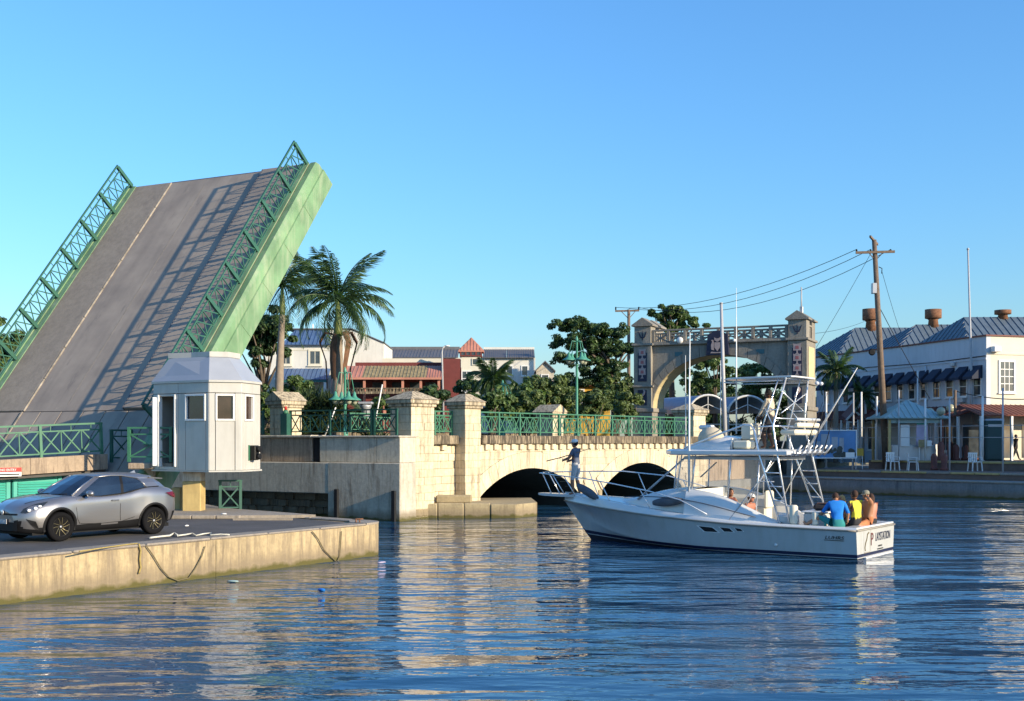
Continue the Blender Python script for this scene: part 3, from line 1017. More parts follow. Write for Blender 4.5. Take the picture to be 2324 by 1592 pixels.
# ================================================================ RAISED BRIDGE LEAF
PHI, TH = R(64), R(52)
LA = V((math.cos(PHI), math.sin(PHI), 0))
LW = V((math.sin(PHI), -math.cos(PHI), 0))
LU = LA * math.cos(TH) + V((0, 0, math.sin(TH)))
LN = LW.cross(LU)
LR0 = V((-12.35, 40.0, 2.8))
LWID, LLEN = 9.8, 15.05
ML = basis(LR0 - LW * (LWID / 2), LW, LU, LN)
def make_leaf():
    t = thing('bascule_leaf', 'raised bascule bridge leaf with grey roadway and green railings', 'drawbridge', ML)
    hw = LWID / 2
    MB().box(-hw, hw, -0.9, LLEN, -0.32, 0.0).build('deck_slab', M['deck_edge'], t)
    # road surface strips
    MB().box(-hw + 2.35, hw - 2.45, 2.0, LLEN - 0.02, 0.002, 0.03).build('roadway', M['deck'], t)
    MB().cbox(-hw + 0.02, -hw + 2.25, 2.0, LLEN - 0.02, 0.002, 0.075, 0.02).build('footway', M['deck_walk'], t)
    MB().cbox(hw - 2.38, hw - 0.02, 2.0, LLEN - 0.02, 0.002, 0.17, 0.02).build('footway', M['deck'], t)
    kc = mat('kerb_paint', (0.30, 0.26, 0.21), 0.9, var=0.6, scale=3)
    n = 8
    for i in range(n):
        y0 = 2.0 + (LLEN - 2.0) * i / n
        y1 = 2.0 + (LLEN - 2.0) * (i + 1) / n - 0.015
        MB().cbox(-hw + 2.26, -hw + 2.35, y0, y1, 0.002, 0.082, 0.02).build('kerb_stone', kc, t)
        MB().cbox(hw - 2.45, hw - 2.385, y0, y1, 0.002, 0.172, 0.02).build('kerb_stone', M['deck_edge'], t)
    # faint centre joint line
    MB().box(-0.55, -0.51, 2.3, LLEN - 0.4, 0.031, 0.034).build('joint_seal', M['quay_top'], t)
    # heel plates
    k = 9
    for i in range(k):
        x0 = -hw + LWID * i / k + 0.02
        x1 = -hw + LWID * (i + 1) / k - 0.02
        MB().cbox(x0, x1, -0.85, 1.96, 0.002, 0.05, 0.012).build('heel_plate', M['deck'], t)
    MB().cbox(-hw + 2.24, -hw + 2.34, -0.85, 1.96, 0.051, 0.085, 0.015).build('kerb_stone', kc, t)
    # girder on the near side and on the far side
    for s in (1, -1):
        prof = [(hw + 0.01, 0.15), (hw + 0.27, 0.15), (hw + 0.38, 0.02), (hw + 0.38, -0.26), (hw + 0.44, -0.28), (hw + 0.44, -1.08), (hw + 0.01, -1.08)]
        prof = [(s * a, b) for a, b in prof]
        n = len(prof)
        mb = MB()
        vs = [(a, -0.9, b) for a, b in prof] + [(a, LLEN + 0.03, b) for a, b in prof]
        fs = [tuple(range(n)), tuple(range(n, 2 * n))[::-1]] + [(i, (i + 1) % n, n + (i + 1) % n, n + i) for i in range(n)]
        mb.add(vs, fs)
        g = mb.build('girder', M['girder'], t, fix=True)
        # splice strips with bolts seen as fine joints
        for j in range(1, 7):
            y = LLEN * j / 7
            MB().box(s * (hw + 0.438) - 0.015, s * (hw + 0.438) + 0.015, y - 0.06, y + 0.06, -1.06, -0.30).build('splice_strip', M['girder'], g)
    MB().cbox(hw - 0.45, hw + 0.005, 0.3, LLEN - 0.01, 0.172, 0.205, 0.01).build('edge_flange', M['girder'], t)
    MB().cbox(-hw - 0.005, -hw + 0.3, 0.3, LLEN - 0.01, 0.077, 0.11, 0.01).build('edge_flange', M['girder'], t)
    MB().box(-hw + 0.02, hw - 0.02, LLEN, LLEN + 0.05, -0.4, 0.02).build('nose_plate', M['deck_edge'], t)
    # cross beams and stringers beneath
    for j in range(8):
        y = 0.8 + j * 1.95
        MB().box(-hw + 0.02, hw - 0.02, y, y + 0.3, -1.0, -0.325).build('cross_beam', M['girder'], t)
    # railings
    for s, nm in ((1, 'near railing'), (-1, 'far railing')):
        r = bpy.data.objects.new('railing', None)
        COL.objects.link(r)
        r.parent = t
        x = s * (hw - 0.12)
        rail_parts(r, (x, 1.2, 0.19), (x, LLEN - 0.06, 0.19), 8, 1.12, 3, M['green_shade'])
        for i in range(9):
            y = 1.2 + (LLEN - 1.26) * i / 8
            MB().box(x - 0.06, x + 0.06, y - 0.075, y + 0.075, 0.19, 1.24).build('post_plate', M['green_shade'], r)
    return t
make_leaf()

def text_part(s, size, mt, parent, Mx, name='lettering', align='CENTER', sx=1.0, shear=0.0, extrude=0.002):
    cu = bpy.data.curves.new(name, 'FONT')
    cu.body = s
    cu.size = size
    cu.align_x = align
    cu.extrude = extrude
    cu.shear = shear
    cu.resolution_u = 2
    tmp = bpy.data.objects.new('tmp_text', cu)
    COL.objects.link(tmp)
    dg = bpy.context.evaluated_depsgraph_get()
    dg.update()
    me = bpy.data.meshes.new_from_object(tmp.evaluated_get(dg))
    bpy.data.objects.remove(tmp)
    bpy.data.curves.remove(cu)
    me.materials.clear()
    me.materials.append(mt)
    for v in me.vertices:
        v.co.x *= sx
    return link(name, me, parent, Mx)

# ================================================================ APPROACH SPAN ON THE LEFT
A1 = P(241, 1032, 40.0)
A0 = P(0, 1046, 37.3)
AD = V((A1.x - A0.x, A1.y - A0.y, 0)).normalized()
AN = V((-AD.y, AD.x, 0))
slope = (A1.z - A0.z) / (A1 - A0).length
def make_approach():
    Lb = 14.0
    Am = basis(V((A1.x, A1.y, 0)), AD, AN, V((0, 0, 1)))
    r = MB().add([(-Lb, 0.02, 2.75 - slope * Lb), (0.0, 0.02, 2.75), (0.0, 11.5, 2.75), (-Lb, 11.5, 2.75 - slope * Lb)] + [(-Lb, 0.02, 2.2 - slope * Lb), (0.0, 0.02, 2.2), (0.0, 11.5, 2.2), (-Lb, 11.5, 2.2 - slope * Lb)],
                 [(0, 1, 2, 3), (4, 7, 6, 5), (0, 4, 5, 1), (1, 5, 6, 2), (2, 6, 7, 3), (3, 7, 4, 0)]).build('approach_road', M['asphalt'], None, Am)
    struct(r, 'road ramp leading to the raised bridge leaf')
    # edge beam in segments
    for i in range(5):
        xa, xb = -2.7 * i - 0.01, -2.7 * (i + 1)
        za, zb = 2.84 + slope * xa, 2.84 + slope * xb
        mb = MB()
        vs = []
        for (x, z) in ((xb, zb), (xa, za)):
            vs += [(x, -0.12, z - 0.52), (x, 0.3, z - 0.52), (x, 0.3, z), (x, -0.12, z)]
        mb.add(vs, [(0, 3, 2, 1), (4, 5, 6, 7), (0, 1, 5, 4), (1, 2, 6, 5), (2, 3, 7, 6), (3, 0, 4, 7)])
        mb.build('edge_beam', M['concrete_brown'], r, fix=True)
    # road across behind, under the raised leaf
    MB().box(0.02, 3.4, 1.2, 11.5, 2.1, 2.62).build('heel_floor', M['asphalt'], r)
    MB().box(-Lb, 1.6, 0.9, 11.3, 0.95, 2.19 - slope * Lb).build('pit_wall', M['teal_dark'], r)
    # railing on the beam
    rl = thing('railing', 'green crossed-bar railing on the approach ramp above the parked car', 'railing', Am @ Tm(0, 0.08, 2.84), 'green approach railings')
    rail_parts(rl, (-10.8, 0, -10.8 * slope), (-0.12, 0, 0), 5, 1.05, 3, M['green'])
    # open gate between ramp and platform
    gt = thing('railing_gate', 'narrow green gate standing between ramp railing and booth platform', 'gate', Am @ Tm(0.05, -0.05, 2.4))
    rail_parts(gt, (0.12, 0, 0.2), (1.05, 0.35, 0.2), 1, 1.05, 1, M['green_dark'])
    # louvred machinery wall
    lw = thing('louvred_wall', 'turquoise louvred doors under the approach ramp behind the car', 'wall', Am)
    for i in range(4):
        x1 = -1.35 - i * 1.75
        x0 = x1 - 1.7
        zt = 2.27 + slope * x1
        MB().cbox(x0, x1, 0.45, 0.55, 0.95, zt, 0.012).build('door_panel', M['teal'], lw)
        z = 1.08
        for f in ((x0 + 0.02, x0 + 0.16), (x1 - 0.16, x1 - 0.02)):
            MB().cbox(f[0], f[1], 0.41, 0.452, 0.96, zt - 0.01, 0.008).build('stile', M['teal'], lw)
        sl = MB().add([(0, 0.445, 0.0), (x1 - x0 - 0.36, 0.445, 0.0), (x1 - x0 - 0.36, 0.40, -0.06), (0, 0.40, -0.06), (0, 0.445, -0.012), (x1 - x0 - 0.36, 0.445, -0.012), (x1 - x0 - 0.36, 0.40, -0.072), (0, 0.40, -0.072)],
                     [(0, 1, 2, 3), (7, 6, 5, 4), (3, 2, 6, 7), (0, 3, 7, 4), (1, 5, 6, 2), (0, 4, 5, 1)]).mesh('louvre', M['teal'])
        while z < zt - 0.2:
            link('louvre', sl, lw, Tm(x0 + 0.18, 0, z))
            z += 0.085
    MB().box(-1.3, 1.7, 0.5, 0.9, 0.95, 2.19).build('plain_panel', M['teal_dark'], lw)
    # warning sign on the beam
    s0 = P(25, 1071.5, 37.2)
    loc = Am.inverted() @ V((s0.x, s0.y, s0.z))
    sg = thing('warning_sign', 'small red and white NO ENTRY sign on the concrete ramp beam', 'sign', Am @ Tm(loc.x, -0.16, loc.z))
    MB().box(-0.43, 0.43, 0.0, 0.03, -0.15, 0.13).build('sign_plate', M['white'], sg)
    MB().box(-0.43, 0.43, -0.004, 0.0, -0.01, 0.13).build('red_band', M['red_paint'], sg)
    text_part('NO ENTRY', 0.105, M['white'], sg, basis(V((0, -0.007, 0.025)), V((1, 0, 0)), V((0, 0, 1)), V((0, -1, 0))), 'lettering')
    MB().box(-0.36, 0.36, -0.003, 0.0, -0.105, -0.065).build('small_print', M['black'], sg)
    return Am
AM = make_approach()

# ================================================================ CONTROL BOOTH
BV = [V((-11.72, 38.15, 0)), V((-10.736, 37.54, 0)), V((-9.554, 36.8, 0)), V((-8.6, 37.11, 0)), V((-8.3, 38.5, 0)), V((-9.0, 39.6, 0)), V((-10.6, 40.1, 0))]
BZ0, BZ1, BZH = 2.35, 5.14, 4.80
def make_booth():
    c = V((-9.9, 38.3, 0))
    t = thing('control_booth', 'white panelled octagonal bridge control booth raised on a column', 'booth', Matrix.Translation(c))
    W = [p - c for p in BV]
    def seg(p0, p1, holes, z0=BZ0, z1=BZ1, ends=0.0):
        d = p1 - p0
        L = d.length
        d.normalize()
        n = V((d.y, -d.x, 0))
        return basis(p0, d, -n, V((0, 0, 1))), L
    names = {}
    def wall(i, j, win=None, door=None, post=0.16):
        Mx, L = seg(W[i], W[j], None)
        pans = []
        z_h = BZH
        pans.append((0.0, L, z_h + 0.008, BZ1))                       # header
        if door:
            a, b, zb, zt = door
            pans += [(0, a, BZ0, z_h), (b, L, BZ0, z_h), (a, b, zt, z_h), (a, b, BZ0, zb)]
        elif win:
            a, b, zb, zt = win
            pans += [(0, a - 0.005, BZ0, z_h), (b + 0.005, L, BZ0, z_h), (a, b, zt, z_h), (a, b, BZ0, zb)]
        else:
            pans += [(0, L, BZ0, z_h)]
        for (x0, x1, z0, z1) in pans:
            if x1 - x0 > 0.02 and z1 - z0 > 0.02:
                MB().cbox(x0 + 0.006, x1 - 0.006, 0.0, 0.09, z0 + 0.004, z1 - 0.004, 0.008).build('wall_panel', M['panel'], t, Mx)
        if win:
            a, b, zb, zt = win
            w = bpy.data.objects.new('window', None)
            COL.objects.link(w); w.parent = t; w.matrix_local = Mx
            f = 0.06
            for q in ((a, a + f, zb, zt), (b - f, b, zb, zt), (a + f, b - f, zb, zb + f), (a + f, b - f, zt - f, zt)):
                MB().cbox(q[0], q[1], -0.035, 0.06, q[2], q[3], 0.008).build('frame', M['white'], w)
            MB().box(a + f, b - f, 0.05, 0.06, zb + f, zt - f).build('pane', M['brown_glass'] if i != 1 else M['dark_glass'], w)
        return Mx, L
    wall(1, 2, win=(0.33, 1.25, 3.92, 4.77))
    wall(2, 3, win=(0.20, 0.80, 3.92, 4.77))
    wall(3, 4, win=(0.22, 0.88, 3.92, 4.77))
    wall(4, 5); wall(5, 6); wall(6, 0)
    Mx, L = wall(0, 1, door=(0.30, 1.0, BZ0 + 0.1, 4.72))
    for q in ((0.22, 0.30), (1.0, 1.06)):
        MB().cbox(q[0], q[1], -0.05, 0.12, BZ0 + 0.1, 4.78, 0.01).build('door_jamb', M['white'], t, Mx)
    # open white door leaf against the wall, inside walls seen through the doorway
    MB().cbox(0.17, 0.215, -0.2, -0.01, BZ0 + 0.12, 4.70, 0.01).build('door', M['white'], t, Mx)
    inner = [c + (p - c) * 0.93 for p in BV]
    MB().prism([((p - c).x * 0.93, (p - c).y * 0.93) for p in BV], BZ0 + 0.01, BZ0 + 0.08).build('floor', M['deck_edge'], t)
    Mb, Lb = seg(W[5] * 0.9, W[6] * 0.9, None)
    MB().box(-0.3, Lb + 0.3, -0.06, -0.02, BZ0 + 0.1, BZ1 - 0.02).build('inner_wall', M['yellow_paint'], t, Mb)
    MB().box(Lb * 0.4, Lb * 0.75, -0.09, -0.062, 3.4, 4.5).build('inner_panel', M['dark_glass'], t, Mb)
    # roof: mansard and cap
    zc = 5.98
    cen = V((0.02, -0.05, 0))
    low = [p * 1.035 for p in W]
    top = [cen + (p - cen) * 0.58 for p in W]
    top[0] = cen + (W[0] - cen) * 0.72
    MB().prism([(p.x, p.y) for p in low], BZ1 + 0.001, BZ1 + 0.07).build('eave', M['panel'], t)
    n = len(W)
    for i in range(n):
        j = (i + 1) % n
        if i == 0:
            continue
        q = [(low[i].x, low[i].y, BZ1 + 0.071), (low[j].x, low[j].y, BZ1 + 0.071), (top[j].x, top[j].y, zc), (top[i].x, top[i].y, zc)]
        if i == 1:
            q[0] = (low[0].x, low[0].y, BZ1 + 0.071); q[3] = (top[0].x, top[0].y, zc)
        cc = V((0, 0, 5.2))
        qi = [tuple(V(p) + (cc - V(p)) * 0.03) for p in q]
        MB().add(q + qi, [(0, 1, 2, 3), (7, 6, 5, 4), (0, 4, 5, 1), (1, 5, 6, 2), (2, 6, 7, 3), (3, 7, 4, 0)]).build('roof_sheet', M['booth_roof'], t)
    MB().prism([(p.x * 1.03, p.y * 1.03) for p in top], zc + 0.001, zc + 0.17).build('roof_cap', M['panel'], t)
    MB().prism([(p.x * 1.0, p.y * 1.0) for p in low], BZ0 - 0.05, BZ0 - 0.002).build('underside', M['panel'], t)
    # supporting columns
    pc = P(436, 1165, 37.6)
    for (dx, w1, z0, z1, mt) in ((0.0, 0.32, 0.95, 1.98, 'yellow_paint'), (0.0, 0.315, 1.981, 2.3, 'concrete')):
        MB().cbox(pc.x - c.x - w1, pc.x - c.x + w1 - 0.05, pc.y - c.y, pc.y - c.y + 0.62, z0, z1, 0.02).build('column', M[mt], t)
    return t
make_booth()
# short yellow block left of the column
yb = P(398, 1163, 38.3)
o = MB().cbox(-0.13, 0.16, 0, 0.4, 0.0, 0.75, 0.02).build('bollard', M['yellow_paint'], None, Tm(yb.x, yb.y, 1.0))
tag(o, 'short yellow concrete block left of the booth column', 'bollard')
# platform with railing at the booth door
pl = thing('booth_platform', 'small concrete landing at the booth door', 'platform', Tm(-12.3, 38.45, 0))
MB().cbox(-0.25, 1.25, -0.35, 1.6, 2.36, 2.56, 0.03).build('slab', M['concrete_brown'], pl)
MB().box(-0.1, 0.2, 0.9, 1.3, 0.95, 2.36).build('support', M['concrete'], pl)
rl = thing('railing', 'green landing railing with one large cross beside the booth door', 'railing', Tm(-12.5, 38.12, 2.56), 'green approach railings')
rail_parts(rl, (0, 0, 0.1), (1.4, -0.12, 0.1), 1, 1.05, 1, M['green'])
# green gate under the booth
gt = thing('gate', 'small dark green gate frame on the quay below the booth', 'gate', Tm(-9.75, 39.0, 0.95))
rail_parts(gt, (0, 0, 0.0), (0.62, 0.25, 0.0), 1, 1.0, 1, M['green_dark'])
# traffic signal on the right booth wall
d34 = (BV[4] - BV[3]).normalized()
tp = BV[3] + d34 * 0.72 + V((d34.y, -d34.x, 0)) * 0.0
tl = thing('traffic_light', 'small two-lamp signal with red lens on the booth wall', 'traffic light', basis(tp + V((0, 0, 2.9)), d34, V((-d34.y, d34.x, 0)), V((0, 0, 1))))
MB().box(-0.22, -0.16, -0.03, 0.0, -0.25, 0.25).build('bracket', M['green'], tl)
MB().cbox(-0.16, 0.16, -0.22, -0.0, -0.24, 0.24, 0.03).build('housing', M['black'], tl)
for z, mt in ((0.12, 'red_paint'), (-0.12, 'dark_glass')):
    MB().lathe([(0.09, 0.0), (0.08, 0.02), (0.0, 0.03)], 12, M=basis(V((0, -0.222, z)), V((1, 0, 0)), V((0, 0, 1)), V((0, -1, 0)))).build('lens', M[mt], tl)
    MB().lathe([(0.10, 0.0), (0.10, 0.1)], 12, M=basis(V((0, -0.222, z)), V((1, 0, 0)), V((0, 0, 1)), V((0, -1, 0)))).build('visor', M['black'], tl)
# ================================================================ MONUMENT ARCH
MO_L, MO_R = V((9.95, 84.7, 0)), V((19.85, 80.0, 0))
MOX = (MO_R - MO_L).normalized()
MOC = (MO_L + MO_R) / 2
MMO = frame(MOC, MOX)                        # x along the arch front, y away from the camera
HALF = (MO_R - MO_L).length / 2              # pylon centre offset
def make_monument():
    t = thing('monument_arch', 'tall stone memorial arch with gabled pylons and balustrade over the road', 'arch', MMO)
    pw, pd = 1.30, 3.0
    g0, zp, zb, zc, zt = 2.2, 5.6, 7.15, 10.05, 11.45
    # ring and spandrel between the pylons
    xi = HALF - pw / 2
    zs, zk = zp, 9.28
    ry = zk - zs
    N = 22
    arc = [(-xi * math.cos(math.pi * i / N), zs + ry * math.sin(math.pi * i / N)) for i in range(N + 1)]
    out = [(-xi, zc)] + [(-xi, zs)] + arc[1:-1] + [(xi, zs), (xi, zc)]
    MB().wall_prism(out, -pd / 2 + 0.35, pd / 2 - 0.35).build('spandrel', M['monument'], t)
    # soffit lining, sunlit tone in its colour
    so = MB()
    for i in range(N):
        p, q = arc[i], arc[i + 1]
        so.add([(p[0] * 0.998, -pd / 2 + 0.36, p[1] - 0.012), (q[0] * 0.998, -pd / 2 + 0.36, q[1] - 0.012), (q[0] * 0.998, pd / 2 - 0.36, q[1] - 0.012), (p[0] * 0.998, pd / 2 - 0.36, p[1] - 0.012)], [(0, 3, 2, 1)])
    so.build('soffit', M['monument_lit'], t)
    # voussoirs in front
    for i in range(N):
        a0, a1 = math.pi * i / N + 0.004, math.pi * (i + 1) / N - 0.004
        k = 0.78
        def pt(a, e):
            return (-(xi + e * abs(math.cos(a)) * 0.55) * math.cos(a), zs + (ry + e) * math.sin(a))
        poly = [pt(a0, 0), pt(a1, 0), pt(a1, k), pt(a0, k)]
        poly = [(max(-xi, min(xi, x)), z) for x, z in poly]
        MB().wall_prism(poly, -pd / 2 + 0.26, -pd / 2 + 0.349).build('voussoir', M['monument'], t)
    # cornice and balustrade
    MB().cbox(-xi, xi, -pd / 2 + 0.1, pd / 2 - 0.1, zc, zc + 0.16, 0.03).build('cornice', M['monument'], t)
    for yy in (-pd / 2 + 0.3, pd / 2 - 0.3):
        bal = bpy.data.objects.new('balustrade', None); COL.objects.link(bal); bal.parent = t
        MB().cbox(-xi, xi, yy - 0.12, yy + 0.12, zc + 0.16, zc + 0.26, 0.02).build('plinth', M['monument'], bal)
        MB().cbox(-xi, xi, yy - 0.13, yy + 0.13, zc + 1.0, zc + 1.12, 0.02).build('top_rail', M['monument'], bal)
        MB().cbox(-xi, xi, yy - 0.07, yy + 0.07, zc + 0.78, zc + 0.88, 0.02).build('mid_rail', M['monument'], bal)
        n = 8
        w = 2 * xi / n
        for i in range(n + 1):
            x = -xi + i * w
            x = max(-xi + 0.11, min(xi - 0.11, x))
            MB().cbox(x - 0.11, x + 0.11, yy - 0.14, yy + 0.14, zc + 0.26, zc + 1.0, 0.02).build('post', M['monument'], bal)
            if i < n and not (i in (3, 4) and yy < 0):
                p = MB()
                xa, xb = -xi + i * w + 0.12, -xi + (i + 1) * w - 0.12
                p.bar((xa, yy, zc + 0.27), (xb, yy, zc + 0.77), 0.1, 0.09)
                p.bar((xa, yy, zc + 0.77), (xb, yy, zc + 0.27), 0.095, 0.085)
                p.bar(((xa + xb) / 2, yy, zc + 0.27), ((xa + xb) / 2, yy, zc + 0.77), 0.09, 0.08)
                p.build('fret', M['monument'], bal)
            elif i < n:
                for zz in (0.42, 0.6):
                    MB().box(-xi + i * w + 0.12, -xi + (i + 1) * w - 0.12, yy - 0.05, yy + 0.05, zc + zz, zc + zz + 0.07).build('fret', M['monument'], bal)
    dark = mat('emblem_panel', (0.02, 0.022, 0.05), 0.6)
    pale = mat('emblem_relief', (0.42, 0.33, 0.31), 0.7)
    pink = mat('emblem_red', (0.36, 0.12, 0.12), 0.7)
    teal = mat('plaque_teal', (0.05, 0.14, 0.16), 0.5)
    # pylons
    for s in (-1, 1):
        py = bpy.data.objects.new('pylon', None); COL.objects.link(py); py.parent = t
        py.matrix_local = Tm(s * HALF, 0, 0)
        h = pw / 2
        MB().cbox(-h - 0.06, h + 0.06, -pd / 2 - 0.06, pd / 2 + 0.06, 0.8, zp - 0.3, 0.03).build('plinth', M['monument'], py)
        MB().cbox(-h - 0.16, h + 0.16, -pd / 2 - 0.16, pd / 2 + 0.16, zp - 0.3, zp, 0.05).build('base_moulding', M['monument'], py)
        MB().cbox(-h, h, -pd / 2, pd / 2, zp, zc, 0.02).build('shaft', M['monument'], py)
        MB().cbox(-h - 0.13, h + 0.13, -pd / 2 - 0.13, pd / 2 + 0.13, zb - 0.07, zb + 0.07, 0.03).build('band', M['monument'], py)
        MB().cbox(-h - 0.13, h + 0.13, -pd / 2 - 0.13, pd / 2 + 0.13, zc, zc + 0.17, 0.03).build('band', M['monument'], py)
        MB().cbox(-h + 0.03, h - 0.03, -pd / 2 + 0.03, -pd / 2 + 1.05, zc + 0.171, zt, 0.02).build('turret', M['monument'], py)
        MB().cbox(-h + 0.03, h - 0.03, pd / 2 - 1.05, pd / 2 - 0.03, zc + 0.171, zt, 0.02).build('turret', M['monument'], py)
        MB().box(-h + 0.05, h - 0.05, -pd / 2 + 1.06, pd / 2 - 1.06, zc + 1.0, zc + 1.12).build('side_rail', M['monument'], py)
        for yy in (-0.25, 0.0, 0.25):
            MB().box(h - 0.2, h - 0.1, yy - 0.05, yy + 0.05, zc + 0.172, zc + 1.0).build('side_baluster', M['monument'], py)
        for y0 in (-pd / 2, pd / 2 - 1.0):
            MB().wall_prism([(-h - 0.14, zt), (h + 0.14, zt), (h + 0.14, zt + 0.1), (0, zt + 0.62), (-h - 0.14, zt + 0.1)], y0 - 0.12, y0 + 1.12).build('gable_roof', M['monument'], py)
        # side panels, the stone's sunlit tone put into their colour
        MB().box(h, h + 0.03, -pd / 2 + 0.5, pd / 2 - 0.5, zb + 0.4, zc - 0.4).build('side_panel', M['monument_lit'], py)
        # emblem panels
        em = MB().cbox(-0.34, 0.34, -pd / 2 - 0.03, -pd / 2 - 0.001, zb + 0.35, zc - 0.5, 0.012).build('emblem_panel', dark, py)
        zz0 = zb + 0.62
        for k in range(3):
            z = zz0 + k * (zc - zb - 1.2) / 2.45
            f = MB()
            f.wall_prism([(-0.26, z + 0.2), (0.26, z + 0.2), (0.24, z + 0.5), (0.27, z + 0.68), (0.0, z + 0.62), (-0.27, z + 0.68), (-0.24, z + 0.5)], -pd / 2 - 0.05, -pd / 2 - 0.031)
            f.wall_prism([(-0.04, z), (0.04, z), (0.04, z + 0.2), (-0.04, z + 0.2)], -pd / 2 - 0.05, -pd / 2 - 0.031)
            f.wall_prism([(-0.14, z - 0.05), (0.14, z - 0.05), (0.05, z + 0.04), (-0.05, z + 0.04)], -pd / 2 - 0.051, -pd / 2 - 0.032)
            f.build('flag_relief', pale, em)
            MB().wall_prism([(-0.12, z + 0.3), (0.12, z + 0.3), (0.1, z + 0.52), (-0.1, z + 0.52)], -pd / 2 - 0.058, -pd / 2 - 0.051).build('flag_mark', pink, em)
        em2 = MB().cbox(-0.34, 0.34, -pd / 2 - 0.03, -pd / 2 - 0.001, zp + 0.2, zb - 0.25, 0.012).build('emblem_panel', dark, py)
        z = zp + 0.45
        cur = []
        for i in range(14):
            a = i / 13
            cur.append((0.16 * math.sin(a * 5.2 + 0.6), -pd / 2 - 0.045, z + 0.85 - a * 0.85))
        MB().tube(cur, [0.03 + 0.06 * math.sin(math.pi * min(1, (i + 1) / 13)) for i in range(14)], 6).build('figure_relief', pale, em2)
        # trident mark on the turret
        tr = MB()
        zz = zc + 0.42
        y1, y2 = -pd / 2 - 0.0, -pd / 2 + 0.028
        tr.wall_prism([(-0.035, zz), (0.035, zz), (0.035, zz + 0.5), (0.0, zz + 0.62), (-0.035, zz + 0.5)], y1, y2)
        for q in (-1, 1):
            tr.wall_prism([(q * 0.02, zz + 0.12), (q * 0.14, zz + 0.14), (q * 0.24, zz + 0.34), (q * 0.31, zz + 0.6), (q * 0.22, zz + 0.52), (q * 0.16, zz + 0.36), (q * 0.09, zz + 0.22), (q * 0.02, zz + 0.22)], y1 - 0.004, y2)
        tr.build('trident_mark', dark, py)
        if s > 0:
            MB().tube([(0.2, -pd / 2 + 0.4, zt + 0.5), (0.2, -pd / 2 + 0.4, zt + 2.2)], 0.05, 6).build('mast', M['grey_pole'], py)
            MB().cbox(0.1, 0.32, -pd / 2 + 0.3, -pd / 2 + 0.52, zt + 0.45, zt + 0.9, 0.02).build('mast_box', M['alu'], py)
    # coat of arms panel above the crown
    sh = MB().wall_prism([(-0.8, zk - 0.05), (0.8, zk - 0.05), (0.7, zc + 0.62), (0.4, zc + 0.72), (0.3, zc + 0.86), (-0.3, zc + 0.86), (-0.4, zc + 0.72), (-0.7, zc + 0.62)], -pd / 2 - 0.05, -pd / 2 + 0.25).build('arms_panel', dark, t)
    rel = MB()
    y1, y2 = -pd / 2 - 0.09, -pd / 2 - 0.051
    z = zc - 0.4
    rel.wall_prism([(-0.2, z + 0.45), (0.2, z + 0.45), (0.2, z + 0.1), (0.0, z - 0.16), (-0.2, z + 0.1)], y1, y2)
    for q in (-1, 1):
        rel.wall_prism([(q * 0.24, z - 0.1), (q * 0.42, z - 0.05), (q * 0.44, z + 0.25), (q * 0.36, z + 0.5), (q * 0.45, z + 0.62), (q * 0.3, z + 0.64), (q * 0.24, z + 0.4)], y1, y2)
    rel.wall_prism([(-0.5, z - 0.3), (0.5, z - 0.3), (0.42, z - 0.19), (0.1, z - 0.24), (-0.1, z - 0.24), (-0.42, z - 0.19)], y1, y2)
    rel.wall_prism([(-0.2, z + 0.6), (-0.05, z + 0.5), (0.05, z + 0.5), (0.2, z + 0.6), (0.22, z + 0.8), (0.08, z + 0.72), (-0.08, z + 0.72), (-0.22, z + 0.8)], y1, y2)
    rel.build('arms_relief', pale, sh)
    for x in (-2.9, 2.9):
        MB().box(x - 0.28, x + 0.28, -pd / 2 + 0.32, -pd / 2 + 0.349, 9.25, 9.55).build('plaque', teal, t)
    # floodlights on the arch
    for x, z, r in ((-2.75, zc - 0.05, 0.24), (1.15, zc - 0.2, 0.12)):
        fl = MB().ball((x, -pd / 2 + 0.12, z + 0.35), (r, 0.12, r), 12, 8).build('floodlight', M['white'], t)
    return t
make_monument()

# ================================================================ FOLIAGE
def leafquad(mb, p, nrm, size, asp=0.55, roll=None, mi=0):
    n = nrm.normalized()
    a = n.orthogonal().normalized()
    b = n.cross(a)
    r = random.uniform(0, 6.283) if roll is None else roll
    u = a * math.cos(r) + b * math.sin(r)
    w = n.cross(u)
    i = len(mb.v)
    mb.v += [p - u * size, p + w * size * asp + n * size * 0.12, p + u * size, p - w * size * asp + n * size * 0.12]
    mb.f.append([i, i + 1, i + 2, i + 3]); mb.m.append(mi); mb.s.append(False)
def blob_leaves(mb, blobs, n, size, up=0.35):
    tot = sum(r[0] * r[1] + r[1] * r[2] + r[0] * r[2] for c, r in blobs)
    for c, r in blobs:
        k = int(n * (r[0] * r[1] + r[1] * r[2] + r[0] * r[2]) / tot)
        c = V(c)
        for _ in range(k):
            d = V((random.gauss(0, 1), random.gauss(0, 1), random.gauss(0, 1))).normalized()
            f = random.uniform(0.35, 1.0) ** 0.45 * (0.88 + 0.2 * math.sin(d.x * 7 + c.x * 3) * math.cos(d.z * 6 + d.y * 5))
            p = c + V((d.x * r[0], d.y * r[1], d.z * r[2])) * f
            nn = d + V((random.uniform(-0.8, 0.8), random.uniform(-0.8, 0.8), random.uniform(-0.4, 0.8) + up))
            leafquad(mb, p, nn, size * random.uniform(0.6, 1.3))
